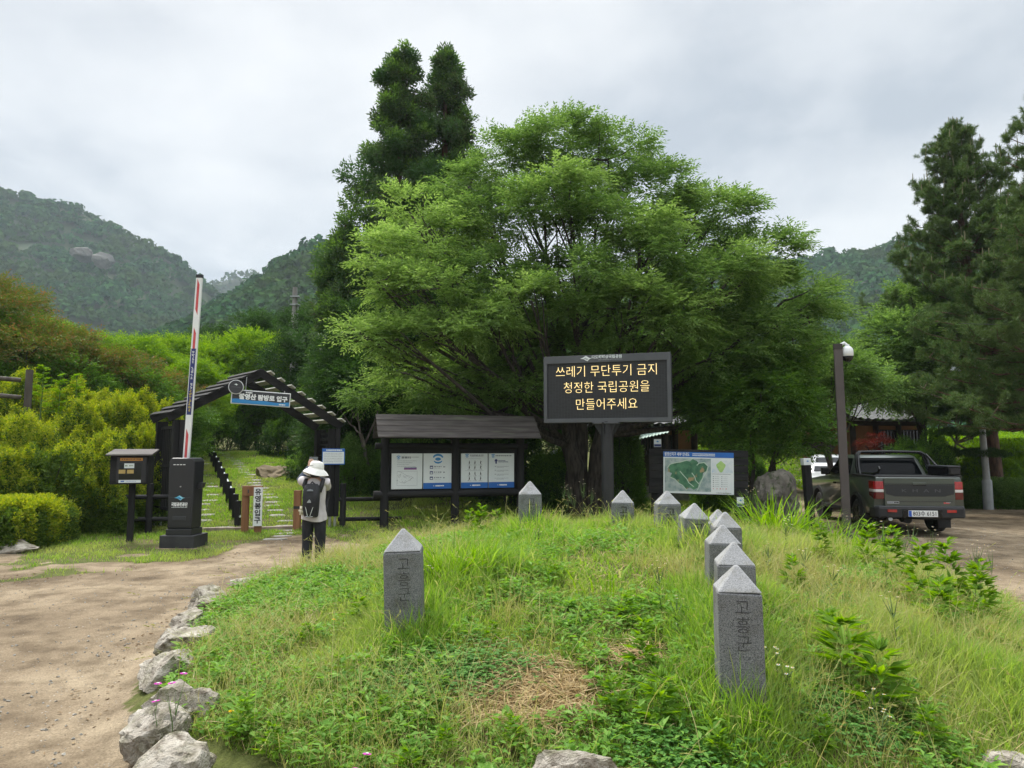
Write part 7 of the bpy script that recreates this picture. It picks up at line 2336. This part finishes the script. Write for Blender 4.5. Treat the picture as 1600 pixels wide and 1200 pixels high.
# short turf on the verge, the trail and the ground behind
x = rng.uniform(-17, 9, 620000); y = rng.uniform(8.5, 33, 620000)
sdv = dirt_sd(x, y)
q = mound_q(x, y)
den = fbm(x * 1.6, y * 1.6, 71)
k = (sdv < -0.02 + 0.25 * (fbm(x * 2, y * 2, 21) - 0.5)) & (q > 1.03) & (rng.random(len(x)) < 0.15 + 0.9 * sstep(0.36, 0.58, den)) & (np.abs(x) < y * 0.82 + 1.5)
worn_ = (np.hypot((x + 5.5) / 2.6, (y - 14.8) / 1.6) < 1) & (fbm(x * 1.1 + 3, y * 1.1, 33) > 0.62)
k &= ~worn_
k &= ~((np.hypot((x + 8.2) / 2.8, (y - 11.6) / 1.5) < 1) & (fbm(x * 1.4, y * 1.4, 35) > 0.52))
for sx_i, sy_i, _, s_i in spots:
    k &= (np.abs(x - sx_i) > 0.2 * s_i) | (np.abs(y - sy_i) > 0.09)
x, y = x[k], y[k]; n_ = len(x)
shade = sstep(-2.5, 0.5, x)
hh = rng.uniform(0.03, 0.10, n_) * (1 + 0.6 * sstep(0.5, 0.7, fbm(x * 0.7, y * 0.7, 75)))
bk_ = sstep(0.5, 2.0, bank_s(x, y)) * sstep(13, 16, y)
hh = hh * (1 + 2.2 * bk_)
v, f = blades(x, y, H(x, y) - 0.005, hh, 0.011 * np.clip(y / 14, 0.8, 1.6), rng.uniform(0.05, 0.5, n_), rng.uniform(0, 0.5, n_), rng.uniform(0, 2 * PI, n_), rng)
tag(fast_mesh('turf', v, f, M['grass']), kind='stuff')
# grass tufts along the mound foot and grass patch by the camera pole are part of the same turf

# green cover of the slope on the right
x = rng.uniform(12.5, 45, 130000); y = rng.uniform(26, 62, 130000)
k = x < y * 0.9; x, y = x[k], y[k]; n_ = len(x)
p = np.stack([x, y, H(x, y) + rng.uniform(0, 0.35, n_)], -1)
v, f = leaf_quads(p, rdirs(n_, rng) + UP * 0.4, rdirs(n_, rng) + UP, 0.16, 0.08, 0.1)
tag(fast_mesh('ground_cover', v, f, M['lf_bright']), kind='stuff')


# ================================================================== single plants on the mound
def strap_clump(label, px, py, Y, n, L, seed, name='daylily', cat='plant', w=0.024):
    rng = np.random.default_rng(seed)
    x0 = wx(px, Y); z0 = h1(x0, Y)
    t = thing(name, label, cat, (x0, Y, z0))
    r = 0.28 * np.sqrt(rng.random(n)); a = rng.uniform(0, 2 * PI, n)
    x, y = r * np.cos(a) * 1.5, r * np.sin(a)
    h = L * rng.uniform(0.6, 1.1, n)
    v, f = blades(x, y, np.zeros(n), h, w * rng.uniform(0.7, 1.2, n), rng.uniform(0.05, 0.5, n), rng.uniform(0.1, 0.75, n), a + rng.normal(size=n) * 0.7, rng)
    fast_mesh('leaves', v, f, M['lf_bright'], t)
    return t


strap_clump('big clump of arching strap leaves behind the close-set granite posts', 1215, 0, 9.9, 210, 0.88, 801)
strap_clump('lower clump of strap leaves nearer the camera pole', 1285, 0, 9.6, 130, 0.62, 802)
strap_clump('clump of strap leaves at the rim of the mound by the dirt road', 1330, 0, 8.7, 110, 0.5, 803)
strap_clump('upright grass tuft growing behind the lone granite post', 705, 0, 6.7, 240, 0.6, 804, 'grass_tuft', 'grass tuft', 0.011)
strap_clump('small sword-leaved tuft in the middle of the mound', 940, 0, 6.1, 16, 0.36, 805, 'grass_tuft', 'grass tuft', 0.018)


def leafy_weed(seed, h, n, ll, lw, m):
    rng = np.random.default_rng(seed)
    v_, f_ = [], []
    t = rng.uniform(0.15, 1.0, n); a = np.arange(n) * 2.4 + rng.uniform(-.3, .3, n)
    st = np.stack([0.02 * t, 0.02 * np.sin(3 * t), h * t], -1)
    d = np.stack([np.cos(a), np.sin(a), 0.35 + 0.5 * t], -1)
    parts = []
    for k in range(5):      # lobed leaf: five fingers fanned from one stalk
        ang = (k - 2) * 0.42
        c, s = np.cos(a + ang), np.sin(a + ang)
        dd = np.stack([c, s, 0.25 + 0.5 * t - 0.1 * abs(k - 2)], -1) + rng.normal(size=(n, 3)) * 0.22
        L_ = ll * (1.2 - 0.55 * t) * (1 - 0.16 * abs(k - 2))
        v, f = leaf_quads(st + d * (0.35 * ll * (1.2 - t))[:, None], dd, UP + 0.55 * rdirs(n, rng), L_, lw * (1.15 - 0.5 * t), 0.1)
        parts.append((v, f, 0))
    return merge(parts), h


weed_protos = []
for i in range(4):
    (v, f, mi), h = leafy_weed(820 + i, (0.34, 0.22, 0.45, 0.28)[i], (22, 16, 30, 20)[i], (0.12, 0.10, 0.12, 0.14)[i], 0.034, None)
    weed_protos.append((v, f, h))
WD = [(1010, 1010, 4.6, 0, 1.0), (960, 1060, 4.2, 1, 1.0), (1030, 1080, 4.1, 3, 1.0), (985, 930, 5.4, 1, 0.9), (1330, 1040, 4.6, 3, 1.5), (1375, 1070, 4.3, 3, 1.4), (1300, 1010, 5.0, 1, 1.3), (1440, 960, 6.4, 2, 1.3), (1490, 945, 6.8, 2, 1.4), (1530, 960, 6.6, 0, 1.4), (1405, 930, 7.2, 2, 1.3), (1360, 905, 7.8, 2, 1.2), (1470, 985, 6.0, 3, 1.3), (1545, 985, 6.2, 2, 1.3),
      (750, 800, 9.0, 2, 1.0), (735, 790, 9.8, 2, 0.9), (775, 800, 9.4, 0, 1.0), (380, 1100, 4.2, 0, 0.7), (425, 1120, 4.0, 1, 0.8), (600, 1080, 4.3, 1, 0.7), (690, 1130, 3.9, 1, 0.8), (640, 1150, 3.75, 3, 0.6), (800, 1130, 3.9, 0, 0.6), (530, 1020, 4.9, 1, 0.7), (480, 960, 5.6, 1, 0.8), (560, 930, 6.0, 3, 0.7), (1200, 1120, 3.95, 1, 0.8), (1120, 1150, 3.8, 3, 0.6), (1450, 1130, 4.0, 1, 1.0), (1290, 1130, 3.9, 0, 0.6), (770, 985, 5.2, 1, 0.7), (865, 900, 6.3, 1, 0.8), (1290, 905, 7.8, 2, 1.0), (1240, 950, 6.2, 0, 1.0)]
wm_cache = {}
for i, (px, py, Y, kd_, s) in enumerate(WD):
    v, f, h = weed_protos[kd_]
    big = kd_ == 2 or s >= 1.2
    x = wx(px, Y); z = h1(x, Y)
    if kd_ not in wm_cache:
        o = fast_mesh('leafy_weed', v, f, M['lf_bright'])
        wm_cache[kd_] = o
    else:
        o = wm_cache[kd_].copy(); COL.objects.link(o)
    o.location = (x, Y, z); o.scale = (s, s, s); o.rotation_euler = (0, 0, random.uniform(0, 6.28))
    lab = 'tall lobed-leaf weed in the thicket on the road side of the mound' if (px > 1230 and py < 1000) else ('lobed-leaf weed growing beside the straw patch' if 900 < px < 1060 and py > 900 else ('low leafy weed in the turf between the path and the straw patch' if px < 900 and py > 860 else ('tall bright weed in front of the information shelter' if px < 900 else 'leafy weed in the turf near the nearest granite post')))
    tag(o, lab, 'weed', lab + ' group')


# wild flowers
def flower_mesh(kind, h, seed):
    rng = np.random.default_rng(seed)
    parts = []
    heads = [(0, 0, h)]
    if kind == 'daisy':
        heads = [(0.0, 0.0, h), (0.05, 0.02, h * 0.95), (-0.04, 0.03, h * 0.93), (0.02, -0.04, h * 0.9)]
    stem = []
    for hx, hy, hz_ in heads:
        st = np.array([[0, 0, 0], [0, 0, h * 0.6]]) if kind == 'daisy' else np.array([[0, 0, 0]])
        d = np.array([[0, 0, 1.0], [hx, hy, hz_ - h * 0.6]]) if kind == 'daisy' else np.array([[0, 0, 1.0]])
        ln = np.array([h * 0.62, math.sqrt(hx ** 2 + hy ** 2 + (hz_ - h * .6) ** 2)]) if kind == 'daisy' else np.array([h])
        for rep in range(2):
            v, f = leaf_quads(st, d, np.tile(np.array([[rep, 1 - rep, 0.01]]), (len(st), 1)), ln * 1.02, np.full(len(st), 0.006), 0.0)
            parts.append((v, f, 0))
        R_ = {'daisy': 0.011, 'pink': 0.02, 'yellow': 0.016}[kind]
        n = {'daisy': 14, 'pink': 18, 'yellow': 16}[kind]
        a = np.arange(n) * 2 * PI / n
        dd = np.stack([np.cos(a), np.sin(a), np.full(n, 0.25)], -1)
        c = np.tile(np.array([[hx, hy, hz_]]), (n, 1))
        v, f = leaf_quads(c, dd, np.tile(UP, (n, 1)) + 0.1 * rdirs(n, rng), np.full(n, R_), np.full(n, R_ * 0.38), 0.0); parts.append((v, f, 1))
        dd2 = np.stack([np.cos(a), np.sin(a), np.full(n, 1.2)], -1)
        v, f = leaf_quads(c, dd2, np.tile(UP, (n, 1)) + 0.1 * rdirs(n, rng), np.full(n, R_ * 0.5), np.full(n, R_ * 0.3), 0.0); parts.append((v, f, 2))
    if kind == 'daisy':
        t = rng.uniform(0.1, 0.8, 8); a = rng.uniform(0, 6.28, 8)
        v, f = leaf_quads(np.stack([0 * t, 0 * t, h * t], -1), np.stack([np.cos(a), np.sin(a), 0.8 + 0 * a], -1), np.tile(UP, (8, 1)), 0.05, 0.012); parts.append((v, f, 0))
    return merge(parts)


FL = {'daisy': ([M['stem'], M['petal_white'], M['petal_yellow']], 'white_daisy', 'flower'), 'pink': ([M['stem'], M['petal_pink'], M['petal_white']], 'pink_flower', 'flower'), 'yellow': ([M['stem'], M['petal_yellow'], M['petal_yellow']], 'yellow_flower', 'flower')}
fcache = {}


def flower(kind, px, Y, h, label, group, s=1.0):
    x = wx(px, Y); z = h1(x, Y)
    key = (kind, round(h, 1))
    if key not in fcache:
        v, f, mi = flower_mesh(kind, h, len(fcache) + 900)
        o = fast_mesh(FL[kind][1], v, f, FL[kind][0], None, mi); fcache[key] = o
    else:
        o = fcache[key].copy(); COL.objects.link(o)
    o.location = (x, Y, z); o.scale = (s,) * 3; o.rotation_euler = (random.uniform(-.15, .15), random.uniform(-.15, .15), random.uniform(0, 6.28))
    return tag(o, label, FL[kind][2], group)


for px, Y, h in ((878, 10.6, 0.72), (898, 10.9, 0.66), (910, 10.2, 0.7), (920, 10.5, 0.6), (890, 10.3, 0.5), (905, 11.2, 0.62)):
    flower('daisy', px, Y, h, 'tall white-flowered fleabane in front of the great trunk', 'fleabane before the great trunk')
for px, Y, h in ((1163, 8.9, 0.72), (1170, 9.2, 0.66)):
    flower('daisy', px, Y, h, 'tall white-flowered fleabane beside the marker post at the map board', 'fleabane by the map board')
for px, Y, h in ((1038, 5.4, 0.4), (1062, 5.0, 0.3), (1215, 4.5, 0.22), (1235, 4.3, 0.2), (1370, 4.1, 0.2), (1375, 3.9, 0.18), (1410, 5.0, 0.4), (1390, 6.8, 0.55), (1420, 7.0, 0.55), (1410, 7.3, 0.5), (1450, 7.2, 0.55), (1480, 7.1, 0.5), (1525, 7.0, 0.6), (1540, 6.7, 0.55), (1560, 6.9, 0.6), (1330, 8.2, 0.5), (1245, 8.8, 0.4), (1225, 7.5, 0.4), (1300, 6.0, 0.35), (1260, 6.6, 0.3), (1205, 6.6, 0.3), (670, 6.4, 0.2), (840, 7.4, 0.25)):
    flower('daisy', px, Y, h, 'small white daisy-like wildflower in the mound grass', 'small white wildflowers in the mound grass', 1.15)
for px, Y, h, lab in ((235, 4.28, 0.30, 'pink flower hanging lowest over the edging rocks'), (265, 4.32, 0.33, 'pink flower on top of the rock clump'), (250, 4.2, 0.24, 'pink flower at the near side of the rock clump'), (270, 4.2, 0.28, 'pink flower tucked against the split rock'),
                      (566, 3.72, 0.12, 'pink flower in the turf near the sunken grey rock'), (549, 3.62, 0.10, 'pink flower closest to the viewer by the sunken grey rock')):
    flower('pink', px, Y, h, lab, 'pink flowers by the edging rocks', 1.3)
flower('yellow', 357, 4.3, 0.12, 'yellow dandelion in the turf beside the pink flowers', 'yellow dandelions', 1.2)
flower('yellow', 520, 5.7, 0.16, 'yellow dandelion further up the mound on the path side', 'yellow dandelions', 1.0)

# loose pebbles and crumbs on the dirt
n = 9000
x = rng.uniform(-9, 12, n * 4); y = rng.uniform(2.6, 20, n * 4)
k = (dirt_sd(x, y) > 0.05) & (mound_q(x, y) > 1.06) & (np.abs(x) < y * 0.8 + 1) & (rng.random(len(x)) < 0.35 + 0.65 * (np.minimum(np.abs(mound_q(x, y) - 1.08) * 4, 1) < 0.6))
x, y = x[k][:n], y[k][:n]; n = len(x)
oc = np.array([[1, 0, 0], [0, 1, 0], [-1, 0, 0], [0, -1, 0], [0, 0, 0.7], [0, 0, -0.7]], float)
of = np.array([[0, 1, 4], [1, 2, 4], [2, 3, 4], [3, 0, 4], [1, 0, 5], [2, 1, 5], [3, 2, 5], [0, 3, 5]])
s = (0.004 + 0.012 * rng.random(n) ** 3)[:, None, None]
v = np.stack([x, y, H(x, y) + 0.003], -1)[:, None, :] + (oc[None] + rng.normal(size=(n, 6, 3)) * 0.28) * s
f = (of[None] + (np.arange(n) * 6)[:, None, None]).reshape(-1, 3)
tag(fast_mesh('gravel', v.reshape(-1, 3), f, M['slab']), kind='stuff')

# fallen leaves blown against the edges of the dirt
x = rng.uniform(-11, 11, 60000); y = rng.uniform(2.8, 22, 60000)
e_ = dirt_sd(x, y); q = mound_q(x, y)
k = (q > 1.03) & (((e_ > -0.7) & (e_ < 0.5)) | (q < 1.12)) & (fbm(x * 1.7, y * 1.7, 91) > 0.5) & (rng.random(len(x)) < 0.45)
x, y = x[k], y[k]; n = len(x); a = rng.uniform(0, 2 * PI, n)
v, f = leaf_quads(np.stack([x, y, H(x, y) + rng.uniform(0.004, 0.015, n)], -1), np.stack([np.cos(a), np.sin(a), 0.1 * rng.normal(size=n)], -1), UP + 0.4 * rdirs(n, rng), rng.uniform(0.02, 0.055, n), rng.uniform(0.008, 0.025, n), 0.2)
tag(fast_mesh('leaf_litter', v, f, leaf_mat('lf_litter', [(0.10, 0.06, 0.03), (0.22, 0.15, 0.08), (0.32, 0.24, 0.14)], 0.1)), kind='stuff')
# ================================================================== light and sky
SUN_EL, SUN_AZ = R(52), R(-35)      # azimuth from +y towards +x: light comes from beyond, left
w = bpy.data.worlds.new('World'); SC.world = w; w.use_nodes = True
nt = w.node_tree; N, L = nt.nodes, nt.links
bg = N['Background']
sky = N.new('ShaderNodeTexSky'); sky.sky_type = 'NISHITA'; sky.sun_disc = False
sky.sun_elevation = SUN_EL; sky.sun_rotation = SUN_AZ; sky.air_density = 1.0; sky.dust_density = 2.5
tc = N.new('ShaderNodeTexCoord')
sep = N.new('ShaderNodeSeparateXYZ'); L.new(tc.outputs['Generated'], sep.inputs[0])


def math_(op, a, b=None, c=None):
    n = N.new('ShaderNodeMath'); n.operation = op
    for i, v in enumerate((a, b, c)):
        if v is None: continue
        if hasattr(v, 'links'): L.new(v, n.inputs[i])
        else: n.inputs[i].default_value = v
    return n.outputs[0]


# flat cloud layer: directions projected on a plane overhead so clouds shrink to the horizon
zc = math_('MAXIMUM', sep.outputs[2], 0.0)
dv = math_('ADD', zc, 0.22)
cmb = N.new('ShaderNodeCombineXYZ')
L.new(math_('DIVIDE', sep.outputs[0], dv), cmb.inputs[0]); L.new(math_('DIVIDE', sep.outputs[1], dv), cmb.inputs[1])


def wnoise(scale, det, rough, offs):
    mp = N.new('ShaderNodeMapping'); mp.inputs['Location'].default_value = offs
    L.new(cmb.outputs[0], mp.inputs[0])
    n = N.new('ShaderNodeTexNoise'); n.inputs['Scale'].default_value = scale; n.inputs['Detail'].default_value = det; n.inputs['Roughness'].default_value = rough
    n.inputs['Distortion'].default_value = 0.25
    L.new(mp.outputs[0], n.inputs[0])
    return n.outputs[0]


n1 = wnoise(1.15, 7, 0.52, (3.1, 0.7, 0)); n2 = wnoise(3.2, 6, 0.55, (1.3, 5.2, 0))
f = math_('ADD', math_('MULTIPLY', n1, 0.75), math_('MULTIPLY', n2, 0.25))
rp = N.new('ShaderNodeValToRGB'); e = rp.color_ramp.elements
e[0].position = 0.38; e[0].color = (0.345, 0.38, 0.42, 1)
e[1].position = 0.60; e[1].color = (0.59, 0.605, 0.615, 1)
x_ = e.new(0.48); x_.color = (0.48, 0.505, 0.53, 1)
L.new(f, rp.inputs[0])
# overcast brightens towards the zenith, as cloud layers do
zen = N.new('ShaderNodeMapRange'); zen.interpolation_type = 'SMOOTHSTEP'
zen.inputs[1].default_value = 0.58; zen.inputs[2].default_value = 1.0; zen.inputs[3].default_value = 1.0; zen.inputs[4].default_value = 5.0
L.new(sep.outputs[2], zen.inputs[0])
cl = N.new('ShaderNodeVectorMath'); cl.operation = 'SCALE'
L.new(rp.outputs[0], cl.inputs[0]); L.new(zen.outputs[0], cl.inputs['Scale'])
skm = N.new('ShaderNodeVectorMath'); skm.operation = 'SCALE'; L.new(sky.outputs[0], skm.inputs[0]); skm.inputs['Scale'].default_value = 0.10
mx = N.new('ShaderNodeMixRGB'); mx.inputs[0].default_value = 0.93
L.new(skm.outputs[0], mx.inputs[1]); L.new(cl.outputs[0], mx.inputs[2])
L.new(mx.outputs[0], bg.inputs[0]); bg.inputs[1].default_value = 1.0

sd_ = bpy.data.lights.new('sun', 'SUN'); sd_.energy = 2.8; sd_.angle = R(11); sd_.color = (1.0, 0.95, 0.87)
sun = link(bpy.data.objects.new('sun', sd_))
dvec = Vector((math.sin(SUN_AZ) * math.cos(SUN_EL), math.cos(SUN_AZ) * math.cos(SUN_EL), math.sin(SUN_EL)))
sun.rotation_euler = dvec.to_track_quat('Z', 'Y').to_euler()
sun.location = dvec * 60

# haze
if HAZE:
    hz_ = MB().box(-1500, 1500, -70, 1520, -14, 300).build('haze', [], None)
    tag(hz_, kind='stuff')
    hm_ = bpy.data.materials.new('haze'); hm_.use_nodes = True
    nn = hm_.node_tree.nodes; nn.remove(nn['Principled BSDF'])
    pv = nn.new('ShaderNodeVolumePrincipled'); pv.inputs['Color'].default_value = (0.76, 0.87, 1.0, 1); pv.inputs['Density'].default_value = HAZE; pv.inputs['Anisotropy'].default_value = 0.2
    hm_.node_tree.links.new(pv.outputs[0], nn['Material Output'].inputs['Volume'])
    hz_.data.materials.append(hm_)

SC.view_settings.view_transform = 'Standard'; SC.view_settings.look = 'None'
SC.view_settings.exposure = EXPO; SC.view_settings.gamma = 1
SC.view_settings.use_curve_mapping = False
cy = SC.cycles
cy.use_denoising = True
try:
    cy.denoiser = 'OPENIMAGEDENOISE'; cy.denoising_prefilter = 'ACCURATE'; cy.denoising_input_passes = 'RGB_ALBEDO_NORMAL'
except Exception: pass
cy.max_bounces = 7; cy.diffuse_bounces = 4; cy.glossy_bounces = 3; cy.transmission_bounces = 5; cy.volume_bounces = 1; cy.transparent_max_bounces = 4
cy.sample_clamp_indirect = 4
cy.caustics_reflective = False; cy.caustics_refractive = False
SC.render.use_persistent_data = False
